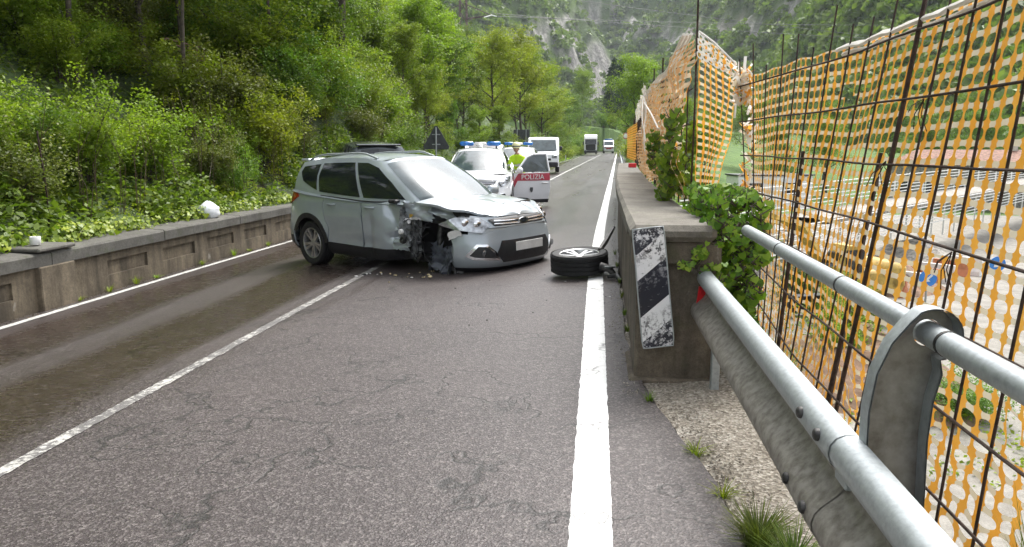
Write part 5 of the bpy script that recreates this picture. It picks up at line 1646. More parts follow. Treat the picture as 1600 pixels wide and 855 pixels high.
    # surround filling bumper to hood
    build('nose_panel', [(-.62, .748), (.62, .748), (.64, .763), (-.64, .763)], lambda u, v, d=0: B.wall(u, v, d), P, gr_, .06)
    bd = MB(); c = B.wall(0, .81, -.02); Mb = Matrix.Translation(c) @ Matrix.Rotation(math.pi / 2, 4, 'Y') @ Matrix.Rotation(math.pi / 2, 4, 'Z') @ Matrix.Diagonal((1.75, .72, 1, 1))
    bd.m(0).lathe([(0, .012), (.04, .012), (.042, .010)], 24, Mb); bd.m(1).lathe([(.042, .014), (.052, .014), (.054, -.004)], 24, Mb)
    bd.build('badge', [M['dark_car'], M['chrome']], gr_, 40)
    f1 = B.s_x(-.48); rb = [(f1, .26), (B.L[-1] + .0, .26), (B.L[-1], .66), (f1 + .12, .66), (f1 + .0, .60)]
    for sg in (-1, 1):
        build('rear_bumper', [(-sg * a, z) for a, z in rb], lambda u, v, d=0: B.wall(u, v, d), P if sg else P, step=.08)
        build('bumper_lower', [(-sg * a, z) for a, z in ((f1 + .02, .2), (B.L[-1], .2), (B.L[-1], .40), (f1 + .05, .44))], lambda u, v, d=0: B.wall(u, v, d - .008), M[clad], step=.08)
        build('tailgate_side' if sg < 0 else 'tailgate', [(-sg * a, z) for a, z in ((f1 + .18, .67), (B.L[-1], .67), (B.L[-1], 1.13), (f1 + .22, 1.14))], lambda u, v, d=0: B.wall(u, v, d), P, step=.09)
    # hood: lofted from the shut line along wings and nose to the centre ridge
    ends_ = [(0, .876), (.45, .872), (B.s_x(3.45), .885), (B.s_x(3.25), .93), (B.s_x(2.95), .985), (B.s_x(2.45), 1.03)]
    smax = B.s_x(2.45); nS, nT = 26, 9
    vs, fs = [], []
    for half in (1, -1):
        o_ = len(vs)
        for k in range(nS + 1):
            sv = smax * k / nS; e = B.wall(half * sv, interp(ends_, sv), .004) if k else Vector((3.62 - .128, 0, .876))
            q = (k / nS) ** 1.15
            xc = 3.49 + (2.66 - 3.49) * q; zc = interp([(2.66, 1.078), (3.0, 1.045), (3.25, 1.0), (3.4, .945), (3.47, .90), (3.49, .878)], xc)
            for t_ in range(nT + 1):
                t = t_ / nT
                p = Vector((e.x * (1 - t) + xc * t, e.y * (1 - t), e.z + (zc - e.z) * math.sin(t * math.pi / 2) ** 1.1 + .02 * math.sin(math.pi * t) * min(1, k / 6)))
                p.z += .010 * math.exp(-((abs(p.y) - .5) / .06) ** 2) * min(1, k / 6)
                if damaged: p.z += .035 * sstep(.1, -.7, p.y) * (1 + .5 * nz(p.x * 5, p.y * 4)) * (1 if p.x < 3.4 else .5) + .008 * nz(p.x * 4, p.y * 4)
                vs.append(p)
            if k == 0:
                for t_ in range(nT + 1): vs[o_ + t_] = Vector((3.492, 0, .877))
        for k in range(nS):
            for t_ in range(nT):
                w0 = o_ + k * (nT + 1) + t_; fs.append((w0, w0 + 1, w0 + nT + 2, w0 + nT + 1))
        lip0 = len(vs)
        for k in range(nS + 1): vs.append(vs[o_ + k * (nT + 1)] + Vector((-.02, 0, -.03)))
        fs += [(o_ + k * (nT + 1), o_ + (k + 1) * (nT + 1), lip0 + k + 1, lip0 + k) for k in range(nS)]
    MB().add(vs, fs).build('hood', P, root, 40)
    # painted carrier behind lamps and grille
    lim = B.s_x(3.30) if damaged else B.s_x(3.05)
    build('front_carrier', [(-B.s_x(3.05), .66), (lim, .66), (lim, .90), (.4, .865), (-.4, .865), (-B.s_x(3.05), .95)], lambda u, v, d=0: B.wall(u, v, d + .018), P, step=.08)
    # cabin, roof, glass
    vs, fs = [], []
    U = np.linspace(-7, 7, 113); T = [0, .25, .5, .75, 1.0]
    for t in T:
        for u in U: vs.append(B.house(u, t))
    for i in range(4):
        for k in range(112): fs.append((i * 113 + k, i * 113 + k + 1, (i + 1) * 113 + k + 1, (i + 1) * 113 + k))
    MB().add(vs, fs).build('cabin', P, root, 40)
    # deck between belt line and lower walls
    sh = MB(); a = [B.house(u, 0) for u in U]
    rim2 = []
    for p in a:
        sg = 1 if p.y > 0 else -1
        if p.x > 2.3: rim2.append(Vector((p.x + .03, p.y, p.z - .06)))
        else: rim2.append(Vector((p.x - (.03 if p.x < -.55 else 0), sg * min(.925, abs(p.y) + .045), p.z - .03)))
    sh.add(a + rim2, [(k, k + 1, 113 + k + 1, 113 + k) for k in range(112)]); sh.build('shoulder', P, root, 50)
    rc = [(p[0], p[1]) for p in B.rc][::2]; poly = rc + [(x, -y) for x, y in rc[::-1][1:-1]]
    vs, fs = panel(poly, B.top, .10, 0); rf_ = MB().add(vs, fs).build('roof', P, root, 60)
    if rails:
        for sg in (-1, 1):
            rl = MB(); pts = []
            for k, x in enumerate(np.linspace(-.42, 1.28, 15)):
                h = .045 * min(1, min(k, 14 - k) / 2.0); p = B.top(x, sg * (interp([(-.42, .545), (.4, .575), (1.3, .55)], x)))
                pts.append(p + Vector((0, 0, h + .012)))
            rl.tube(pts, .016, 8); rl.build('roof_rail', M['metal_galv'] if damaged else M['black_plastic'], rf_, 50)
    G = lambda u, t, d=0: B.house(u, t, d - .007)
    GG = lambda u, t, d=0: B.house(u * 5, t, d - .007)     # coarser u so that cells stay square
    def glass_(nm, poly, mt=glass):
        vs, fs = panel([(u / 5, t) for u, t in poly], GG, .06, .012); return MB().add(vs, fs).build(nm, M[mt], root, 40)
    glass_('windscreen', [(-1.8, .05), (-1.0, .04), (0, .04), (1.0, .04), (1.8, .05), (1.86, .5), (1.84, .93), (1.0, .95), (0, .95), (-1.0, .95), (-1.84, .93), (-1.86, .5)], 'glass_wind')
    for sg in (-1, 1):
        glass_('front_window', [(-sg * u, t) for u, t in ((2.14, .06), (2.96, .05), (2.98, .88), (2.62, .90), (2.30, .80), (2.16, .45))])
        glass_('rear_window', [(-sg * u, t) for u, t in ((3.04, .05), (3.95, .07), (4.02, .5), (3.98, .86), (3.06, .88))])
        glass_('quarter_window', [(-sg * u, t) for u, t in ((4.05, .10), (4.75, .32), (5.1, .62), (5.05, .80), (4.1, .84), (4.1, .5))])
    glass_('back_window', [(6.28, .12), (6.99, .10), (6.99, .88), (6.35, .85)]); glass_('back_window', [(-6.28, .12), (-6.99, .10), (-6.99, .88), (-6.35, .85)])
    sp_ = MB(); sp_.box((-.66, 0, 1.60), (.22, 1.0, .04), bev=.015); sp_.build('spoiler', P, rf_)
    # wheels
    for (x, sg) in ((0, -1), (0, 1), (2.69, 1), (2.69, -1)):
        if damaged and (x, sg) == (2.69, -1): continue
        make_wheel(root, (x, sg * .80, .342), sg)
    return root

# ------------------------------------------------------------------ the damaged silver car
CAR_YAW = -.618
car = make_car('damaged_suv', 'silver SUV with torn-off right front wheel standing across the centre line', (-3.83, 11.9, -.305), CAR_YAW, 'silver', damaged=True)
car.rotation_euler = Matrix((Matrix.Rotation(CAR_YAW, 3, 'Z') @ Matrix.Rotation(-.012, 3, 'Y') @ Matrix.Rotation(.018, 3, 'X'))).to_euler()

def wreckage():
    r_ = random.Random(3)
    def crumple(nm, mat, c, size, ax, ay, amp, seed, n=9, jag=.25, parent=car):
        """torn sheet: grid with ragged outline"""
        c, ax, ay = Vector(c), Vector(ax).normalized(), Vector(ay).normalized(); nn_ = ax.cross(ay)
        vs, fs = [], []
        for j in range(n):
            for i in range(n):
                u, v = i / (n - 1) - .5, j / (n - 1) - .5
                if i in (0, n - 1): u += jag * .5 * nz(j * .9, seed, 1)
                if j in (0, n - 1): v += jag * .5 * nz(i * .9, seed, 2)
                d = amp * (1.2 * nz(u * 2.6 + seed * 1.7, v * 2.6, 3 + seed) + .35 * nz(u * 6, v * 6 + seed, 5))
                vs.append(c + ax * u * size[0] + ay * v * size[1] + nn_ * d)
        for j in range(n - 1):
            for i in range(n - 1): fs.append((j * n + i, j * n + i + 1, (j + 1) * n + i + 1, (j + 1) * n + i))
        m = MB().add(vs, fs); m.add([v - nn_ * .004 for v in vs], [f[::-1] for f in fs])
        return m.build(nm, mat, parent, 35)
    # remains of the fender and apron
    crumple('torn_fender', M['silver'], (2.40, -.80, .93), (.5, .22), (1, .1, -.12), (0, .1, 1), .05, 1, 16)
    crumple('torn_fender', M['silver'], (2.86, -.72, .93), (.60, .16), (1, .15, -.25), (0, .5, 1), .04, 2, 16)
    crumple('inner_apron', M['torn_metal'], (2.70, -.60, .90), (.85, .16), (1, .05, -.14), (0, .25, 1), .05, 3, 18)
    crumple('inner_apron', M['torn_metal'], (2.20, -.80, .78), (.26, .42), (.4, .6, 0), (0, .1, 1), .05, 4, 14)
    crumple('torn_sill_end', M['silver'], (2.12, -.88, .48), (.34, .16), (1, 0, 0), (0, .3, 1), .04, 5, 14)
    crumple('hinge_post', M['torn_metal'], (2.28, -.74, .62), (.14, .66), (.5, .8, 0), (.1, 0, 1), .04, 6, 14)
    crumple('wheel_liner', M['black_plastic'], (2.72, -.42, .58), (.85, .72), (1, 0, 0), (0, .2, 1), .05, 7, 11)
    crumple('wheel_liner', M['black_plastic'], (2.72, -.62, .86), (.8, .3), (1, 0, -.1), (0, 1, .1), .03, 17, 11)
    crumple('wheel_liner', M['liner'], (2.74, -.78, .34), (.46, .34), (1, -.25, -.06), (.25, .35, 1), .1, 8, 18, .6)
    crumple('wheel_liner', M['liner'], (2.98, -.84, .26), (.18, .36), (1, -.2, 0), (.2, .1, 1), .08, 9, 9, .6)
    crumple('wheel_liner', M['black_plastic'], (3.02, -.76, .55), (.22, .45), (.7, -.5, 0), (.0, .1, 1), .08, 10, 9, .6)
    crumple('engine_bay_edge', M['dark_metal'], (2.95, -.55, .86), (.75, .22), (1, 0, -.18), (0, .5, .7), .06, 11)
    # strut, arm, hub, disc
    p = MB(); p.tube([(2.62, -.55, .95), (2.60, -.60, .6), (2.62, -.66, .42)], [.05, .05, .035], 10); p.build('suspension_strut', M['dark_metal'], car, 50)
    p = MB()
    pts = [(2.60 + .05 * math.cos(k * .9), -.59 + .05 * math.sin(k * .9), .62 + k * .011) for k in range(28)]
    p.tube([Vector(q) * 1 for q in pts], .008, 6); p.build('coil_spring', M['black_plastic'], car, 50)
    p = MB(); p.tube([(2.55, -.3, .27), (2.66, -.62, .24), (2.9, -.74, .2)], [.04, .035, .025], 8); p.build('control_arm', M['dark_metal'], car, 50)
    p = MB(); Mh = Matrix.Translation((3.02, -.80, .16)) @ Matrix.Rotation(R(70), 4, 'X') @ Matrix.Rotation(R(25), 4, 'Y')
    p.lathe([(.03, .03), (.06, .028), (.062, .0), (.15, .0), (.155, -.02), (.03, -.022)], 26, Mh); p.build('brake_disc', M['dark_metal'], car, 40)
    p = MB(); Mh = Matrix.Translation((2.20, -.95, .66)) @ Matrix.Rotation(R(90), 4, 'X')
    p.lathe([(0, .02), (.03, .02), (.036, .012), (.036, -.02)], 16, Mh); p.build('white_cap', M['white_plain'], car, 40)
    p = MB(); Mh = Matrix.Translation((2.23, -.95, .55)) @ Matrix.Rotation(R(80), 4, 'X')
    p.lathe([(.02, .02), (.045, .018), (.05, -.0), (.05, -.03)], 16, Mh); p.build('torn_bushing', M['dark_metal'], car, 40)
    crumple('yellow_connector', M['excavator'], (2.31, -.86, .87), (.05, .05), (1, 0, 0), (0, 0, 1), .03, 13, 4)
    # loose wiring
    for k in range(12):
        a = Vector((r_.uniform(2.1, 2.5), r_.uniform(-.9, -.78), r_.uniform(.45, .9))); e = a + Vector((r_.uniform(-.1, .3), r_.uniform(-.1, .06), r_.uniform(-.3, .05)))
        p = MB(); p.tube([a, a.lerp(e, .5) + Vector((0, -.05, -.06)), e], .006, 5); p.build('loose_wire', M['black_plastic'], car, 60)
    for k in range(22):     # small torn fragments of bracket and trim
        c = (r_.uniform(2.08, 2.5), r_.uniform(-.92, -.66), r_.uniform(.32, .9))
        crumple('torn_bracket', [M['torn_metal'], M['dark_metal'], M['black_plastic'], M['white_plain'], M['torn_metal']][k % 5], c, (r_.uniform(.05, .16), r_.uniform(.03, .09)), (r_.uniform(-1, 1), r_.uniform(-.4, .4), r_.uniform(-1, 1)), (r_.uniform(-1, 1), -1, r_.uniform(-1, 1)), .04, 20 + k, 5, .5)
    # broken right headlamp hanging out
    B = BD; h0, h1 = B.s_x(3.45), B.s_x(3.05)
    vs, fs = panel([(h0 - .14, .80), (h0 - .02, .69), (h1 - .1, .74), (h1 + .12, .80), (h1 - .1, .89), (h0, .88)], lambda u, v, d=0: B.wall(u, v, d - .03) + Vector((.0, -.02, .0)), .05, .06)
    hl = MB().add(vs, fs).build('headlamp', M['lamp_clear'], car, 40)
    for du, dz_ in ((.04, .80), (.2, .82)):
        q = MB(); c = B.wall(h0 + du, dz_, -.04) + Vector((0, -.02, 0)); q.lathe([(0, .004), (.035, .002), (.05, -.01)], 16, Matrix.Translation(c) @ Matrix.Rotation(math.pi / 2, 4, 'Y') @ Matrix.Rotation(.5, 4, 'X')); q.build('lamp_lens', M['chrome'], hl, 50)
    crumple('lamp_shard', M['white_plain'], (3.14, -.86, .68), (.20, .10), (1, .3, .4), (0, -.2, 1), .02, 61, 5, .5)
wreckage()

# ------------------------------------------------------------------ torn-off wheel on the edge line
lw = thing('torn_off_wheel', 'torn-off car wheel lying flat on the right edge line', 'wheel', (-.19, 8.86, .132))
wheel_parts(lw, (0, 0, 0), 1)
lw.rotation_euler = (R(90 + 4), R(0), R(20))
lw.rotation_euler = (Matrix.Rotation(R(-3), 3, 'Y') @ Matrix.Rotation(R(4), 3, 'X') @ Matrix.Rotation(R(90), 3, 'X')).to_euler()
lw.location.z = .155
# broken parts beside it
def shard(name, pts, r, mat, label):
    o = MB().tube(pts, r, 6).build(name, mat, None, 50); return tag(o, label, 'debris')
shard('broken_rod', [(.05, 8.95, .28), (.12, 9.15, .36), (.22, 9.45, .5)], [.03, .035, .02], M['dark_metal'], 'bent dark suspension arm leaning from the torn-off wheel to the parapet')
sus = thing('suspension_piece', 'broken suspension knuckle between the torn-off wheel and the parapet', 'debris', (.16, 8.55, .02))
sm_ = MB(); sm_.tube([(-.1, .05, .12), (0, 0, .1), (.06, -.04, .03)], [.05, .045, .03], 8); sm_.build('knuckle', M['dark_metal'], sus, 50)
sm_ = MB(); sm_.tube([(-.02, -.12, .03), (.08, -.16, .05), (.12, -.35, .015)], [.02, .03, .025], 8); sm_.build('arm', M['black_plastic'], sus, 50)
sm_ = MB(); sm_.box((0, -.05, .13), (.12, .05, .02), Matrix.Rotation(.4, 3, 'Z')); sm_.build('bracket', M['torn_metal'], sus)
r_ = random.Random(77)
def chip(c, s, mat, name, label, group):
    m = MB(); n = 5
    pts = [(s * r_.uniform(.5, 1) * math.cos(6.28 * k / n), s * r_.uniform(.5, 1) * math.sin(6.28 * k / n)) for k in range(n)]
    m.prism(pts, 0, s * .35, Matrix.Rotation(r_.uniform(-.3, .3), 4, 'X') @ Matrix.Rotation(r_.uniform(0, 6), 4, 'Z'))
    o = m.build(name, mat, None); o.location = c; return tag(o, label, 'debris', group)
for i in range(26):
    x = r_.uniform(-3.2, -1.9); y = r_.uniform(9.0, 9.9)
    chip((x, y, road_z(x) + .006), r_.uniform(.012, .035), M[['cream_trim', 'cream_trim', 'black_plastic', 'white_plain'][i % 4]], 'debris_chip', 'small broken trim fragment scattered under the damaged front of the silver car', 'fragments under the car')
for i in range(18):
    x = r_.uniform(-1.6, .2); y = r_.uniform(6.0, 9.6)
    chip((x, y, road_z(x) + .006), r_.uniform(.005, .014), M[['black_plastic', 'dark_metal', 'white_plain', 'black_plastic'][i % 4]], 'debris_chip', 'tiny dark fragment on the right lane near the torn-off wheel', 'fragments near the loose wheel')
# ------------------------------------------------------------------ police car, door open, tailgate up
def text_mesh(s, size, mat, name):
    c = bpy.data.curves.new(name, 'FONT'); c.body = s; c.size = size; c.extrude = .003; c.align_x = 'LEFT'
    o = bpy.data.objects.new(name, c); COL.objects.link(o)
    dg = bpy.context.evaluated_depsgraph_get()
    me = bpy.data.meshes.new_from_object(o.evaluated_get(dg)); me.materials.clear(); me.materials.append(mat)
    COL.objects.unlink(o); bpy.data.objects.remove(o); bpy.data.curves.remove(c)
    return me
def light_bar(root, x, z, w=1.16):
    b = MB(); b.box((x, 0, z), (.24, .34, .10), bev=.03); b.build('light_bar_housing', M['white_plain'], root, 40)
    for y in (-.38, .38):
        b = MB(); b.box((x, y, z + .005), (.24, .40, .12), bev=.04); b.build('light_bar_lens', M['blue_lamp'], root, 40)
    b = MB(); b.box((x + .02, .0, z + .0), (.27, .12, .09), bev=.02); b.build('light_bar_speaker', M['white_plain'], root, 40)
    for y in (-.45, .45):
        b = MB(); b.box((x, y, z - .09), (.06, .04, .1)); b.build('light_bar_foot', M['black_plastic'], root)
PY = -math.pi / 2 + .10
def police(loc, yaw, label, opened):
    root = make_car('police_car', label, loc, yaw, 'white_paint', rails=False, clad='white_paint', skip_doors=('front_left',) if opened else ())
    light_bar(root, .95, 1.78)
    b = MB(); b.lathe([(0, .1), (.05, .095), (.075, .06), (.085, 0)], 18, Matrix.Translation((1.2, 0, 1.68))); b.build('roof_beacon', M['white_plain'], root, 50)
    for sg in (-1, 1):
        vs, fs = panel([(-.2, .78), (2.2, .78), (2.5, .70), (2.62, .80), (2.3, .92), (-.25, .93)], BD.xw(sg, .026), .08, .004); MB().add(vs, fs).build('red_stripe', M['red_stripe'], root, 40)
    if opened:
        # open front door: hinge at the front edge, outside turned to the camera
        d = bpy.data.objects.new('open_door', None); COL.objects.link(d); d.parent = root
        d.location = (2.18, .95, 0); d.rotation_euler = (0, 0, R(112))
        def dp(x, z, dd=0): return Vector((x, .0 + dd - .03 * math.sin(math.pi * min(1, max(0, (z - .25) / .9))), z))
        vs, fs = panel([(0, .30), (1.02, .30), (1.06, .6), (1.04, 1.02), (0, 1.0)], lambda x, z, q=0: dp(x, z, q), .1, .09); MB().add(vs, fs).build('door_skin', M['white_paint'], d, 40)
        vs, fs = panel([(.0, .20), (1.0, .20), (1.02, .295), (0, .295)], lambda x, z, q=0: dp(x, z, q - .012), .1, .05); MB().add(vs, fs).build('door_sill', M['black_plastic'], d, 40)
        vs, fs = panel([(0, .62), (.10, .80), (1.05, .80), (1.045, 1.0), (.12, .99), (-.02, .78)], lambda x, z, q=0: dp(x, z, q - .006), .1, .003); MB().add(vs, fs).build('red_stripe', M['red_stripe'], d, 40)
        fr_ = MB(); fr_.tube([(.06, 0, 1.02), (.42, .1, 1.42), (.62, .14, 1.50), (1.0, .13, 1.5), (1.04, 0, 1.04)], .028, 8); fr_.build('window_frame', M['white_paint'], d, 50)
        gl = MB(); gl.add([(.1, .005, 1.03), (1.02, .005, 1.03), (.99, .125, 1.48), (.62, .135, 1.48), (.42, .095, 1.4)], [(0, 1, 2, 3, 4)]); gl.build('window', M['glass_wind'], d)
        tx = link_mesh('lettering', text_mesh('POLIZIA', .185, M['white_plain'], 'lettering'), d, (.2, -.046, .835)); tx.rotation_euler = (math.pi / 2, 0, 0)
        # crest: shield with a flame-like top
        cr = MB(); pts = [(-.04, .06), (.04, .06), (.045, 0), (.03, -.05), (0, -.075), (-.03, -.05), (-.045, 0)]
        cr.prism(pts, 0, .004, Matrix.Translation((.5, -.04, .56)) @ Matrix.Rotation(math.pi / 2, 4, 'X')); cr.build('crest', M['sign_back'], d)
        mm = MB(); mm.box((.12, -.14, 1.08), (.14, .2, .15), bev=.04); mm.build('mirror', M['white_paint'], d, 50)
        hh = MB(); hh.box((.9, -.05, .74), (.18, .04, .03), bev=.012); hh.build('handle', M['white_paint'], d)
        # raised tailgate
        tg = bpy.data.objects.new('raised_tailgate', None); COL.objects.link(tg); tg.parent = root; tg.location = (-.62, 0, 1.60); tg.rotation_euler = (0, R(-12), 0)
        def tp(x, y, dd=0): return Vector((-x, y, .26 * math.sin(min(1, x / .5) * 1.45) - .05 * (abs(y) / .6) ** 2 - dd + .12 * x))
        vs, fs = panel([(0, -.52), (0, .52), (.35, .6), (.92, .62), (1.0, .5), (1.0, -.5), (.92, -.62), (.35, -.6)], tp, .1, .05); MB().add(vs, fs).build('gate_skin', M['white_paint'], tg, 50)
        vs, fs = panel([(.06, -.44), (.06, .44), (.3, .47), (.3, -.47)], lambda x, y, q=0: tp(x, y, q - .006), .1, .003); MB().add(vs, fs).build('gate_window', M['glass_dark'], tg, 50)
        for s_ in (-1, 1):
            vs, fs = panel([(.34, s_ * .30), (.55, s_ * .56), (.62, s_ * .56), (.42, s_ * .28)][::s_], lambda x, y, q=0: tp(x, y, q - .006), .1, .003); MB().add(vs, fs).build('red_stripe', M['red_stripe'], tg, 50)
    return root
police((-3.38, 22.3, -.225), PY, 'white police car with blue light bar, open door and raised tailgate', True)
police((-3.2, 31.5, -.2), -math.pi / 2 + .05, 'second white police car parked behind the one with its tailgate up', False)
make_car('dark_car', 'dark grey car almost hidden behind the silver SUV', (-5.75, 19.2, -.40), math.pi / 2 + .45, 'dark_car', rails=False).scale = (1.17, 1.1, 1.2)

# ------------------------------------------------------------------ people
def person(name, label, loc, rz, joints, radii, edges, clothes, head_c, helmet, head_tilt=0):
    root = thing(name, label, 'person', loc, rz)
    me = bpy.data.meshes.new('body'); me.from_pydata([Vector(j) for j in joints], edges, []); 
    o = link_mesh('body', me, root)
    sk = o.modifiers.new('skin', 'SKIN')
    for i, r in enumerate(radii):
        me.skin_vertices[0].data[i].radius = (r, r * .82)
    me.skin_vertices[0].data[0].use_root = True
    sb = o.modifiers.new('sub', 'SUBSURF'); sb.levels = sb.render_levels = 2
    dg = bpy.context.evaluated_depsgraph_get()
    m2 = bpy.data.meshes.new_from_object(o.evaluated_get(dg)); o.modifiers.clear(); o.data = m2
    m2.materials.clear(); [m2.materials.append(M[k]) for k in ('hivis', 'trousers', 'skin', 'white_plain')]
    mi = []
    for p in m2.polygons:
        c = p.center
        z = c.z
        k = 0 if z > .92 else 1
        if z > 1.46: k = 2
        if abs(c.x) > .3 and z < .95 and z > .6: k = 2
        if .98 < z < 1.03 or 1.14 < z < 1.19: k = 3
        mi.append(k)
    m2.polygons.foreach_set('material_index', mi); m2.polygons.foreach_set('use_smooth', [True] * len(mi))
    h = MB(); hc = Vector(head_c)
    prof = []
    for i in range(13):
        a = math.pi * i / 12; prof.append((.078 * math.sin(a) * (1 + .05 * math.cos(a)), .115 * math.cos(a)))
    h.lathe(prof, 20, Matrix.Translation(hc) @ Matrix.Diagonal((1, 1.18, 1, 1)))
    h.tube([hc + Vector((0, -.085, .01)), hc + Vector((0, -.108, -.02)), hc + Vector((0, -.09, -.03))], [.008, .014, .01], 6)
    for s in (-1, 1): h.tube([hc + Vector((s * .08, 0, .02)), hc + Vector((s * .088, .01, -.03))], .014, 6)
    h.build('head', M['skin'], root, 60)
    e = MB()
    for s in (-1, 1): e.lathe([(0, .011), (.01, .006), (.011, 0)], 8, Matrix.Translation(hc + Vector((s * .03, -.084, .012))) @ Matrix.Rotation(math.pi / 2, 4, 'X'))
    e.box(hc + Vector((0, -.088, -.058)), (.045, .008, .008)); e.build('eyes_and_mouth', M['trousers'], root)
    if helmet:
        k = MB(); k.lathe([(0, .15), (.06, .142), (.1, .105), (.118, .05), (.12, .0), (.124, -.012), (.122, -.02), (.112, -.018)], 24, Matrix.Translation(hc + Vector((0, .005, .03))) @ Matrix.Diagonal((1, 1.15, 1, 1)))
        k.build('helmet', M['helmet'], root, 50)
        b = MB(); b.lathe([(.121, .012), (.123, .03), (.119, .045)], 24, Matrix.Translation(hc + Vector((0, .005, .03))) @ Matrix.Diagonal((1, 1.15, 1, 1))); b.build('helmet_band', M['sign_back'], root, 50)
    else:
        k = MB(); k.lathe([(0, .125), (.05, .118), (.082, .075), (.088, .02), (.08, -.03)], 20, Matrix.Translation(hc + Vector((0, .015, .0))) @ Matrix.Diagonal((1, 1.15, 1, 1))); k.build('hair', M['trousers'], root, 50)
    for s in (-1, 1):       # hands
        w = Vector(joints[9 if s < 0 else 12]); el = Vector(joints[8 if s < 0 else 11]); d = (w - el).normalized(); sd = d.cross(Vector((0, -1, .3))).normalized()
        hnd = MB(); hnd.tube([w - d * .02, w + d * .04, w + d * .085], [.024, .036, .03], 8)
        for f in range(4):
            o_ = sd * (.026 - .017 * f); ln = (.065, .078, .074, .058)[f]
            hnd.tube([w + d * .075 + o_, w + d * (.075 + ln * .55) + o_ + Vector((0, -.008, 0)), w + d * (.075 + ln) + o_ + Vector((0, -.026, 0))], [.0095, .009, .007], 6)
        hnd.tube([w + d * .02 + sd * .03, w + d * .055 + sd * .05 + Vector((0, -.01, 0)), w + d * .085 + sd * .05 + Vector((0, -.02, 0))], [.012, .011, .008], 6)
        hnd.build('hand', M['skin'], root, 60)
    return root
EDG = [(0, 1), (1, 2), (2, 3), (3, 4), (2, 7), (7, 8), (8, 9), (2, 10), (10, 11), (11, 12), (0, 13), (13, 14), (14, 15), (15, 16), (0, 17), (17, 18), (18, 19), (19, 20)]
def stand(l=0.0, arm=.0):
    J = [(0, 0, .95), (0, -.02 - l * .3, 1.18), (0, -.02 - l, 1.38), (0, -.03 - l * 1.2, 1.47), (0, -.05 - l * 1.35, 1.52), (0, 0, 0), (0, 0, 0),
         (-.19, -.02 - l, 1.37), (-.26, -.06 - l - arm * .3, 1.10), (-.25, -.2 - l - arm, .93 + arm * .6), (.19, -.02 - l, 1.37), (.26, -.04 - l - arm * .3, 1.10), (.25, -.17 - l - arm, .93 + arm * .6),
         (-.1, 0, .88), (-.11, -.02, .50), (-.12, .02, .08), (-.12, -.12, .035), (.1, 0, .88), (.11, -.02, .50), (.12, .02, .08), (.12, -.12, .035)]
    Rr = [.155, .15, .165, .07, .055, 0, 0, .075, .055, .036, .075, .055, .036, .1, .066, .05, .035, .1, .066, .05, .035]
    keep = [i for i in range(21) if i not in (5, 6)]
    return J, Rr, keep
def make_person(name, label, loc, rz, l, arm, helmet):
    J, Rr, keep = stand(l, arm); mp = {k: i for i, k in enumerate(keep)}
    j2 = [J[k] for k in keep]; r2 = [Rr[k] for k in keep]; e2 = [(mp[a], mp[b]) for a, b in EDG]
    # indices used for hands shift by two
    jj = list(j2)
    class _J(list): pass
    full = [J[k] for k in range(21)]
    root = person_wrap(name, label, loc, rz, j2, r2, e2, full, (J[4][0], J[4][1] - .03, J[4][2] + .11), helmet)
    return root
def person_wrap(name, label, loc, rz, j2, r2, e2, full, head_c, helmet):
    global _full
    class JL(list):
        def __getitem__(s, i): return full[i] if i in (8, 9, 11, 12) and s.hand else list.__getitem__(s, i)
    J = JL(j2); J.hand = True
    return person(name, label, loc, rz, J, r2, e2, None, head_c, helmet)
pe = make_person('person', 'person in hi-vis jacket and cream helmet behind the open police car door', (-2.12, 20.9, -.15), R(-15), .16, .12, True); pe.scale = (.97, .97, .97)

# ------------------------------------------------------------------ white van, lorry, ambulance
def boxy(name, label, cat, loc, rz, prof, w, paint, extras, group=None):
    root = thing(name, label, cat, loc, rz, group)
    m = MB(); n = len(prof)                   # profile in (forward, up), rounded toward the flanks
    ys_ = [(-w / 2, .93), (-w / 2 + .06, .985), (-w / 4, 1.0), (w / 4, 1.0), (w / 2 - .06, .985), (w / 2, .93)]
    cxp = sum(p[0] for p in prof) / n; czp = sum(p[1] for p in prof) / n
    vs = [(cxp + (x - cxp) * s, y, czp + (z - czp) * (s if z > czp else 1)) for y, s in ys_ for x, z in prof]
    fs = [(i * n + k, i * n + (k + 1) % n, (i + 1) * n + (k + 1) % n, (i + 1) * n + k) for i in range(5) for k in range(n)]
    fs += [tuple(range(n)), tuple(range(5 * n, 6 * n))]
    m.add(vs, fs).build('body', M[paint], root, 35)
    extras(root); return root
def small_wheel(root, x, y, r=.34):
    e = bpy.data.objects.new('wheel', None); COL.objects.link(e); e.parent = root; e.location = (x, y, r)
    t = MB(); t.lathe([(r * .6, -.12), (r * .95, -.12), (r, -.09), (r, .09), (r * .95, .12), (r * .6, .12)], 24, Matrix.Rotation(math.pi / 2, 4, 'X')); t.build('tyre', M['rubber'], e, 40)
    t = MB(); t.lathe([(0, -.09), (r * .6, -.1), (r * .62, .1), (0, .09)], 20, Matrix.Rotation(math.pi / 2, 4, 'X')); t.build('rim', M['rim'], e, 40)
VP = [(-2.4, .35), (-2.45, 1.0), (-2.35, 2.1), (-2.2, 2.2), (.9, 2.22), (1.3, 2.12), (1.95, 1.32), (2.4, 1.12), (2.52, .8), (2.5, .35)]
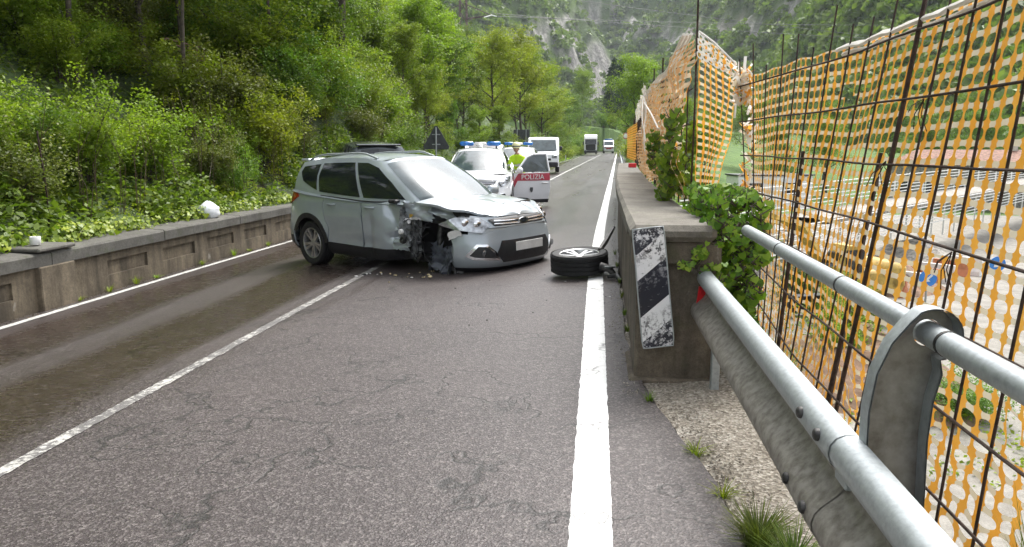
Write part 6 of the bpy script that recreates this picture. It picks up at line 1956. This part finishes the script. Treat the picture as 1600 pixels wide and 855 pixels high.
def van_x(r):
    MB().add([(1.38, -.78, 2.03), (1.38, .78, 2.03), (1.98, .86, 1.36), (1.98, -.86, 1.36)], [(0, 1, 2, 3)]).build('windscreen', M['glass_wind'], r)
    for s in (-1, 1):
        y = s * 1.005
        MB().box((.9, y, 1.62), (.85, .02, .5), bev=.008).build('side_window', M['glass_dark'], r)
        MB().box((1.3, s * 1.12, 1.5), (.12, .2, .28), bev=.04).build('mirror', M['black_plastic'], r, 40)
        MB().box((2.46, s * .72, .98), (.12, .34, .2), bev=.04).build('headlamp', M['lamp_clear'], r, 40)
        for x in (-1.5, 1.6): small_wheel(r, x, s * .9)
    MB().box((2.5, 0, .5), (.14, 1.9, .3), bev=.05).build('bumper', M['black_plastic'], r, 40)
    MB().box((2.53, 0, .82), (.05, 1.0, .14), bev=.02).build('grille', M['black_plastic'], r)
boxy('van', 'white delivery van stopped in the left lane behind the police cars', 'van', (-3.55 , 50.5, -.16), -math.pi / 2 + .06, VP, 2.0, 'white_paint', van_x)
TP = [(-1.1, .9), (-1.1, 3.3), (-.9, 3.72), (.0, 3.78), (.55, 3.45), (.95, 2.75), (1.15, 1.9), (1.18, .55), (.6, .45)]
def truck_x(r):
    MB().add([(1.0, -1.08, 2.72), (1.0, 1.08, 2.72), (1.19, 1.1, 1.92), (1.19, -1.1, 1.92)], [(0, 1, 2, 3)]).build('windscreen', M['glass_dark'], r)
    MB().box((.9, 0, 2.83), (.5, 2.2, .12), bev=.03).build('sun_visor', M['black_plastic'], r)
    MB().box((1.19, 0, 1.32), (.1, 1.9, 1.15), bev=.04).build('grille', M['black_plastic'], r)
    for k in range(5): MB().box((1.25, 0, .9 + k * .17), (.03, 1.4, .04)).build('grille_slat', M['sign_back'], r)
    MB().box((1.2, 0, .5), (.2, 2.45, .42), bev=.06).build('bumper', M['black_plastic'], r, 40)
    MB().box((-5.6, 0, 2.3), (8.6, 2.48, 2.7), bev=.04).build('trailer', M['sign_back'], r)
    MB().box((-4.5, 0, .75), (10, 1.0, .3)).build('chassis', M['black_plastic'], r)
    for s in (-1, 1):
        MB().box((1.22, s * .95, .72), (.1, .42, .22), bev=.04).build('headlamp', M['lamp_clear'], r)
        MB().box((.95, s * 1.42, 2.1), (.15, .22, .7), bev=.04).build('mirror', M['black_plastic'], r, 40)
        for x in (0, -3.5, -7, -8.4): small_wheel(r, x, s * 1.05, .5)
boxy('lorry', 'white-cabbed lorry with black grille coming round the far bend', 'lorry', (-1.35, 150, -.1), -math.pi / 2, TP, 2.5, 'white_plain', truck_x)
AP = [(-2.6, .4), (-2.65, 2.5), (-2.5, 2.66), (.9, 2.68), (1.4, 2.45), (2.05, 1.6), (2.6, 1.35), (2.72, .9), (2.7, .4)]
def amb_x(r):
    MB().add([(1.5, -.85, 2.33), (1.5, .85, 2.33), (2.07, .92, 1.62), (2.07, -.92, 1.62)], [(0, 1, 2, 3)]).build('windscreen', M['glass_wind'], r)
    MB().box((2.7, 0, .95), (.06, 1.1, .28), bev=.02).build('grille', M['lamp_red'], r)
    MB().box((2.68, 0, .55), (.12, 1.95, .24), bev=.05).build('bumper', M['white_plain'], r, 40)
    MB().box((2.66, 0, 1.26), (.1, 1.8, .14), bev=.03).build('red_band', M['red_stripe'], r)
    MB().box((.9, 0, 2.78), (.4, 1.6, .2), bev=.06).build('light_bar', M['blue_lamp'], r, 40)
    for s in (-1, 1):
        MB().box((-.3, s * 1.008, 1.35), (4.2, .02, .3)).build('red_band', M['red_stripe'], r)
        MB().box((1.05, s * 1.01, 1.9), (.8, .02, .5)).build('side_window', M['glass_dark'], r)
        MB().box((1.5, s * 1.14, 1.75), (.12, .2, .3), bev=.04).build('mirror', M['black_plastic'], r, 40)
        MB().box((2.66, s * .74, 1.08), (.12, .32, .2), bev=.04).build('headlamp', M['lamp_clear'], r, 40)
        for x in (-1.6, 1.8): small_wheel(r, x, s * .9, .35)
boxy('ambulance', 'white and red ambulance with blue roof light driving up the far road', 'ambulance', (2.15, 157, .0), -math.pi / 2 + .03, AP, 2.0, 'white_paint', amb_x)

# ------------------------------------------------------------------ road signs seen from behind, delineators, house, pylon
ts = thing('road_sign', 'dark back of a triangular road sign left of the road behind the silver car', 'sign', (-5.75, 27, -.3))
s3 = MB(); q = .52; pts = []
for k in range(3):
    a = R(90 + 120 * k); pts += [(q * math.cos(a - .1), q * math.sin(a - .1)), (q * math.cos(a + .1), q * math.sin(a + .1))]
s3.prism(pts, -.012, .012, Matrix.Translation((0, 0, 1.98)) @ Matrix.Rotation(math.pi / 2, 4, 'X')); s3.build('sign_plate', M['sign_back'], ts)
MB().tube([(0, -.045, -.3), (0, -.045, 2.45)], .03, 8).build('post', M['metal_galv'], ts, 50)
for z in (1.85, 2.2): MB().box((0, -.02, z), (.3, .02, .035)).build('bracket', M['metal_galv'], ts)
rs = thing('road_sign', 'dark back of a rectangular road sign on two posts above the police car', 'sign', (-5.95, 60, -.4))
MB().box((0, 0, 2.65), (1.28, .03, 1.02), bev=.01).build('sign_plate', M['sign_back'], rs)
for x in (-.35, .35): MB().tube([(x, -.05, -.4), (x, -.05, 3.2)], .03, 8).build('post', M['metal_galv'], rs, 50)
cs = thing('road_sign', 'small round white sign on a post at the right road edge', 'sign', (2.68, 75, -.1))
c_ = MB(); c_.lathe([(0, .0), (.3, 0), (.3, .02), (0, .02)], 24, Matrix.Translation((0, -.04, 2.55)) @ Matrix.Rotation(math.pi / 2, 4, 'X')); c_.build('sign_plate', M['white_plain'], cs)
c_ = MB(); c_.lathe([(.23, .022), (.3, .022), (.3, .026), (.23, .026)], 24, Matrix.Translation((0, -.04, 2.55)) @ Matrix.Rotation(math.pi / 2, 4, 'X'), True); c_.build('red_ring', M['red_stripe'], cs)
MB().tube([(0, 0, -.3), (0, 0, 2.9)], .03, 8).build('post', M['metal_galv'], cs, 50)
for i, y in enumerate((70, 88, 106)):
    dl = thing('delineator_post', ['nearest white delineator post on the far left verge', 'middle white delineator post on the far left verge', 'farthest white delineator post by the lorry'][i], 'post', (-6.9 + road_shift(y), y, -.5))
    MB().prism([(-.06, -.03), (.06, -.03), (.04, .05), (-.04, .05)], 0, 1.0).build('shaft', M['white_plain'], dl)
    MB().box((0, -.005, .82), (.13, .085, .16)).build('black_band', M['black_plastic'], dl)

def house(name, label, loc, rz, w, d, h, rh, wall, roof, nwin):
    root = thing(name, label, 'house', loc, rz)
    MB().box((0, 0, h / 2 - 1), (w, d, h + 2)).build('wall', M[wall], root)
    o = .5
    m = MB().add([(-w / 2 - o, -d / 2 - o, h), (w / 2 + o, -d / 2 - o, h), (w / 2 + o, d / 2 + o, h), (-w / 2 - o, d / 2 + o, h), (-w / 2 + d * .25, 0, h + rh), (w / 2 - d * .25, 0, h + rh)], [(0, 1, 5, 4), (1, 2, 5), (2, 3, 4, 5), (3, 0, 4), (0, 3, 2, 1)])
    r = m.build('roof', M[roof], root)
    MB().box((w * .2, 0, h + rh), (.7, .7, 1.4)).build('chimney', M['plaster'], r)
    for fl in range(max(1, int(h / 2.9))):
        for k in range(nwin):
            x = -w / 2 + w * (k + .5) / nwin
            f = MB().box((x, -d / 2 - .02, 1.6 + fl * 2.9), (1.1, .08, 1.4)).build('window', M['white_plain'], root)
            MB().box((x, -d / 2 - .05, 1.6 + fl * 2.9), (.86, .06, 1.16)).build('pane', M['glass_dark'], f)
    return root
house('house', 'brown-roofed house beyond the lorry at the road bend', (.6, 236, -.4), .1, 9, 7, 3.9, 2.6, 'plaster', 'brick_red', 3)

py_ = thing('power_pylon', 'rust-brown lattice power pylon above the trees on the left', 'pylon', (-21, 120, 0))
H = 27; legs = []
for a, b in ((-1, -1), (1, -1), (1, 1), (-1, 1)):
    MB().tube([(a * 1.7, b * 1.7, 0), (a * .55, b * .55, H * .75), (a * .45, b * .45, H)], .09, 6).build('leg', M['pylon'], py_)
def lat(m):
    n = 16
    for k in range(n):
        z0, z1 = H * k / n, H * (k + 1) / n
        w = lambda z: interp([(0, 1.7), (H * .75, .55), (H, .45)], z)
        for (a, b), (c, d) in (((-1, -1), (1, -1)), ((1, -1), (1, 1)), ((1, 1), (-1, 1)), ((-1, 1), (-1, -1))):
            m.tube([(a * w(z0), b * w(z0), z0), (c * w(z1), d * w(z1), z1)], .04, 4, False); m.tube([(c * w(z0), d * w(z0), z0), (a * w(z1), b * w(z1), z1)], .04, 4, False)
part('lattice', M['pylon'], py_, lat)
for s in (-1, 1):
    for z in (20.8, 24.5):
        a = MB(); a.tube([(s * .4, -.4, z), (s * 4.4, 0, z + .5)], .07, 5, False); a.tube([(s * .4, .4, z), (s * 4.4, 0, z + .5)], .07, 5, False); a.tube([(s * .4, 0, z + 2.2), (s * 4.4, 0, z + .5)], .07, 5, False); ar = a.build('cross_arm', M['pylon'], py_)
        i_ = MB(); i_.tube([(s * 4.4, 0, z + .5), (s * 4.4 + .9, -1.3, z + .1)], .09, 6); i_.tube([(s * 4.4, 0, z + .5), (s * 4.4 - .9, -1.3, z + .0)], .09, 6); i_.build('insulator', M['white_plain'], ar)
for k, (z0, x1, z1) in enumerate(((21.0, 300, 66), (21.4, 320, 52), (25.0, 300, 44), (24.6, 280, 78))):
    pts = [Vector((-16.5 + (x1 + 16.5) * t, 119 + 260 * t, z0 + (z1 - z0) * t - 22 * t * (1 - t))) for t in np.linspace(0, 1, 30)]
    o = MB().tube(pts, .035, 4, False).build('power_line', M['sign_back'], None)
    tag(o, 'thin overhead power line crossing in front of the mountain', 'cable', 'overhead power lines')
ct = thing('phone_mast', 'pale lattice phone mast with antennas above the right fence', 'mast', (132, 400, 20))
MB().tube([(0, 0, -10), (0, 0, 46)], [.9, .5], 8).build('pole', M['metal_galv'], ct)
for z in (38, 43.5):
    for k in range(3): MB().box((1.5 * math.cos(k * 2.1), 1.5 * math.sin(k * 2.1), z), (1.0, 1.0, 3.6), bev=.1).build('antenna', M['white_plain'], ct)

# ------------------------------------------------------------------ things on and behind the left wall
bg_ = MB(); n = 14; vs = []; fs = []
for j in range(9):
    t = j / 8
    for i in range(n):
        a = 2 * math.pi * i / n
        r = (.17 * math.sin(math.pi * min(1, .25 + .75 * t)) ** .8 + .02) * (1 + .22 * nz(math.cos(a) * 2, math.sin(a) * 2, t * 4))
        vs.append((r * 1.0 * math.cos(a), r * 1.0 * math.sin(a), .29 * t * (1 + .1 * nz(a, t * 3)) ))
for j in range(8):
    for i in range(n): fs.append((j * n + i, j * n + (i + 1) % n, (j + 1) * n + (i + 1) % n, (j + 1) * n + i))
fs += [tuple(range(n))[::-1], tuple(range(8 * n, 9 * n))]
bag = bg_.add(vs, fs).build('rubbish_bag', M['bag'], None, 50); bag.location = (-6.86, 12.75, .245); tag(bag, 'white plastic rubbish bag left on top of the left wall', 'bag')
cp = MB(); cp.lathe([(0, 0), (.055, 0), (.06, .004), (.062, .095), (.058, .1), (.055, .098), (.052, .02), (0, .015)], 20)
cup = cp.build('white_tub', M['white_plain'], None, 50); cup.location = (-6.84, 8.5, .303); tag(cup, 'small white tub standing on the pilaster cap of the left wall', 'tub')
for i, (x, y, rz, w, h, lab) in enumerate([(-10.6, 19.0, .5, 1.0, .8, 'reddish wooden lattice panel leaning in the wood'), (-10.3, 21.0, -.2, .9, 1.1, 'upright wooden lattice panel in the wood above the car'), (-9.9, 20.2, .1, 1.0, .3, 'low wooden lattice piece between two taller lattice panels')]):
    z = terrain_z(x, y) + .45
    lt = thing('lattice_panel', lab, 'lattice', (x, y, z), rz + .4); lt.rotation_euler = (R(-14), R(10 - 12 * i), rz + .4)
    for k in range(8): MB().box((0, .0, h * k / 7), (w, .02, .035)).build('slat', M['lattice'], lt)
    for k in range(6): MB().box((-w / 2 + w * k / 5, .022, h / 2), (.035, .02, h)).build('slat', M['lattice'], lt)
for i, (x, y, h) in enumerate([(-7.35, 7.9, 1.9), (-7.5, 9.6, 1.7)]):
    o = MB().tube([(x, y, .1), (x + .02, y, h * .5), (x - .03, y, h)], .012, 6).build('fence_stake', M['rebar'], None)
    tag(o, ['thin rusty stake at the left picture edge behind the left wall', 'thin rusty stake behind the white tub on the left wall'][i], 'stake')

# ------------------------------------------------------------------ work site below the bridge
rl = thing('white_railing', 'long white pipe railing of a ramp running across the work site', 'railing', (9, 36, -5))
A, B_ = Vector((8.2, 36, -1.55)), Vector((50, 88, -1.1))
ext = (B_ - A) * .12
for k in range(7):
    part('rail', M['white_plain'], rl, lambda m: m.tube([A - ext + Vector((0, 0, .2 * k)) - Vector((9, 36, -5)), B_ + ext + Vector((0, 0, .2 * k)) - Vector((9, 36, -5))], .03, 6))
    part('rail', M['white_plain'], rl, lambda m: m.tube([A - ext + Vector((2.2, -1.2, .2 * k - 1.4)) - Vector((9, 36, -5)), B_ + ext + Vector((2.2, -1.2, .2 * k - 1.4)) - Vector((9, 36, -5))], .03, 6))
for k in range(27):
    p = A.lerp(B_, k / 26) - Vector((9, 36, -5))
    part('post', M['white_plain'], rl, lambda m: m.box(p + Vector((0, .05, -1.0)), (.08, .08, 4.6)))
part('ramp_deck', M['rubble'], rl, lambda m: m.add([A + d - Vector((9, 36, -5)) for d in (Vector((0, .1, -.15)), Vector((2.1, -1.1, -.15)), Vector((0, .1, -.4)), Vector((2.1, -1.1, -.4)))] + [B_ + d - Vector((9, 36, -5)) for d in (Vector((0, .1, -.15)), Vector((2.1, -1.1, -.15)), Vector((0, .1, -.4)), Vector((2.1, -1.1, -.4)))], [(0, 1, 5, 4), (2, 6, 7, 3), (0, 4, 6, 2), (1, 3, 7, 5)]))

ex = thing('excavator', 'yellow excavator working below the bridge', 'excavator', (9.6, 30, -5.15), R(200))
for s in (-1, 1):
    m = MB(); m.prism([(-1.6, .15), (-1.75, .45), (-1.55, .8), (1.55, .8), (1.75, .45), (1.6, .15)], s * 1.0 - .25, s * 1.0 + .25, Matrix.Rotation(math.pi / 2, 4, 'X')); m.build('track', M['black_plastic'], ex)
MB().box((-.3, 0, 1.0), (1.6, 1.2, .3)).build('turntable', M['dark_metal'], ex)
MB().box((-.6, 0, 1.6), (2.4, 2.2, .9), bev=.12).build('house', M['excavator'], ex, 40)
MB().box((-1.5, 0, 1.75), (.9, 2.2, 1.1), bev=.2).build('counterweight', M['excavator'], ex, 40)
cb = MB(); cb.prism([(.0, 2.0), (.0, 3.0), (.7, 3.0), (1.15, 2.2), (1.1, 1.3), (.0, 1.3)], .1, 1.05, Matrix.Rotation(math.pi / 2, 4, 'X') @ Matrix.Translation((0, 0, -1.1))); cbo = cb.build('cab', M['excavator'], ex)
MB().add([(.72, .06, 2.95), (.72, .9, 2.95), (1.17, .9, 2.2), (1.17, .06, 2.2)], [(0, 1, 2, 3)]).build('window', M['glass_dark'], cbo)
MB().box((.4, 1.02, 2.4), (.8, .03, .9)).build('window', M['glass_dark'], cbo)
MB().tube([(.5, -.4, 1.6), (1.8, -.4, 3.6), (3.2, -.4, 4.0)], [.24, .26, .18], 6).build('boom', M['excavator'], ex)
MB().tube([(3.0, -.4, 4.1), (4.1, -.4, 2.0)], [.2, .13], 6).build('arm', M['excavator'], ex)
MB().prism([(4.0, 2.1), (4.5, 1.4), (4.1, .8), (3.4, 1.0), (3.6, 1.6)], -.0, .9, Matrix.Rotation(math.pi / 2, 4, 'X') ).build('bucket', M['dark_metal'], ex)

def blue_sign(loc, label):
    s = thing('site_sign', label, 'sign', loc)
    MB().tube([(0, 0, 0), (0, 0, 1.9)], .04, 8).build('post', M['metal_galv'], s)
    d = MB(); d.lathe([(0, 0), (.32, 0), (.32, .02), (0, .02)], 24, Matrix.Translation((0, -.04, 1.8)) @ Matrix.Rotation(math.pi / 2, 4, 'X')); d.build('disc', M['blue_sign'], s)
    a = MB(); a.prism([(-.04, .2), (.04, .2), (.04, -.02), (.14, -.02), (0, -.2), (-.14, -.02), (-.04, -.02)], 0, .006, Matrix.Translation((0, -.065, 1.8)) @ Matrix.Rotation(.8, 4, 'Y') @ Matrix.Rotation(math.pi / 2, 4, 'X')); a.build('arrow', M['white_plain'], s)
blue_sign((12.4, 29.5, -5.2), 'round blue sign with white arrow next to the excavator')
blue_sign((16.8, 33.5, -5.2), 'round blue sign with white arrow on the open concrete of the work site')
def mound(name, loc, r, h, mat, label, cat, seed):
    n, k = 26, 9; vs = []; fs = []
    for j in range(k):
        t = j / (k - 1)
        for i in range(n):
            a = 6.2832 * i / n; rr = r * t * (1 + .3 * nz(math.cos(a) * 1.5, math.sin(a) * 1.5, seed))
            vs.append((rr * math.cos(a), rr * math.sin(a), h * (1 - t ** 1.5) * (1 + .25 * nz(rr * math.cos(a), rr * math.sin(a), seed)) - .1 + .12 * nz(i * 1.7, j * 2.1, seed)))
    for j in range(k - 1):
        for i in range(n): fs.append((j * n + i, j * n + (i + 1) % n, (j + 1) * n + (i + 1) % n, (j + 1) * n + i))
    o = MB().add(vs, fs).build(name, M[mat], None); o.location = loc; return tag(o, label, cat)
mound('soil_heap', (7.6, 22, -5.2), 3.4, 1.6, 'soil', 'low heap of reddish soil below the excavator', 'heap', 3)
mound('soil_heap', (13.5, 38, -5.2), 3.2, 1.5, 'soil', 'reddish soil heap behind the blue sign', 'heap', 5)
mound('rubble_heap', (18.5, 45, -5.2), 3.5, 1.5, 'rubble', 'grey rubble heap in the middle of the work site', 'heap', 7)
mound('rubble_heap', (8.6, 41, -5.2), 3.5, 2.6, 'rubble', 'dark rubble heap behind the excavator', 'heap', 9)
for i in range(6):
    b = thing('site_barrier', 'orange plastic barrier block in the row beside the rubble heap', 'barrier', (13.2 + i * 1.25, 35.5 + i * 1.3, -5.2), .8, 'orange barrier blocks')
    MB().prism([(-.28, 0), (.28, 0), (.26, .2), (.1, .5), (.09, .9), (-.09, .9), (-.1, .5), (-.26, .2)], -.85, .85, Matrix.Rotation(math.pi / 2, 4, 'X') @ Matrix.Rotation(0, 4, 'Z')).build('block', M['orange_barrier' if i % 2 == 0 else 'white_plain'], b)
hut = thing('site_hut', 'white site cabin with two windows beyond the white railing', 'cabin', (13.5, 62, -3.4), .2)
MB().box((0, 0, 1.3), (6, 2.5, 2.6), bev=.05).build('wall', M['white_plain'], hut)
MB().box((0, 0, 2.66), (6.2, 2.7, .1)).build('roof', M['sign_back'], hut)
for x in (-1.6, 1.4):
    f = MB().box((x, -1.26, 1.6), (1.2, .06, .9)).build('window', M['sign_back'], hut); MB().box((x, -1.29, 1.6), (1.0, .04, .7)).build('pane', M['glass_dark'], f)
house('house', 'pale two-storey house at the far edge of the work site', (58, 92, -4), -.5, 14, 9, 6, 2.6, 'plaster', 'brick_red', 5)
house('house', 'long low grey building behind the white railing', (41, 88, -4.5), -.45, 16, 8, 4, 1.6, 'rubble', 'brick_red', 6)
# ------------------------------------------------------------------ haze
hz = MB().box((0, 900, 320), (3800, 3200, 660)).build('haze', [], None)
hm = bpy.data.materials.new('haze'); hm.use_nodes = True
hn = hm.node_tree; hn.nodes.clear()
ho = hn.nodes.new('ShaderNodeOutputMaterial'); hv = hn.nodes.new('ShaderNodeVolumePrincipled')
hv.inputs['Color'].default_value = (.86, .92, 1, 1); hv.inputs['Density'].default_value = .00014; hv.inputs['Anisotropy'].default_value = .2
hn.links.new(hv.outputs[0], ho.inputs['Volume'])
hz.data.materials.append(hm)
tag(hz, 'thin pale haze filling the valley air', 'haze', kind='stuff')

# ------------------------------------------------------------------ labels for look-alikes: told apart by their order in the picture
ONES = ['first', 'second', 'third', 'fourth', 'fifth', 'sixth', 'seventh', 'eighth', 'ninth', 'tenth', 'eleventh', 'twelfth', 'thirteenth', 'fourteenth', 'fifteenth', 'sixteenth', 'seventeenth', 'eighteenth', 'nineteenth']
def ordinal(i):
    if i < 19: return ONES[i]
    t = ['twenty', 'thirty', 'forty'][(i + 1) // 10 - 2]
    return t[:-1] + 'ieth' if (i + 1) % 10 == 0 else t + '-' + ONES[(i + 1) % 10 - 1]
def px_of(o):
    p = o.location; f = -math.sin(YAW) * p.x + math.cos(YAW) * p.y; r = math.cos(YAW) * p.x + math.sin(YAW) * p.y
    return r / f if f > .1 else -9
for grp, phrase in (('trees edging the work site', 'green tree edging the work site'), ('dark conifers at the road bend', 'dark conifer at the road bend'), ('shrubs on the hump', 'shrub on the hump behind the silver car'), ('weeds at the foot of the left wall', 'small weed at the foot of the left wall'), ('weeds along the right parapet', 'tiny weed at the foot of the right parapet'), ('orange barrier blocks', 'plastic barrier block beside the rubble heap'),
                    ('second-row trees left of the road', 'tree behind the left roadside trees'), ('slender trees above the left wall', 'slender visible-trunked tree above the left wall'), ('front-rank shrubs behind the left wall', 'shrub right behind the left wall'), ('bushes at the far bend', 'large dark bush at the far bend'), ('bushes on the far left roadside', 'bush on the far left roadside'), ('bushes on the right bank', 'low bush on the bank outside the right fence')):
    obs = sorted([o for o in SC.objects if o.parent is None and o.get('group') == grp], key=px_of)
    for i, o in enumerate(obs): o['label'] = phrase + ', ' + (ordinal(i) + ' from the left' if 0 < i < len(obs) - 1 else ('leftmost' if i == 0 else 'rightmost') + ' of its group')
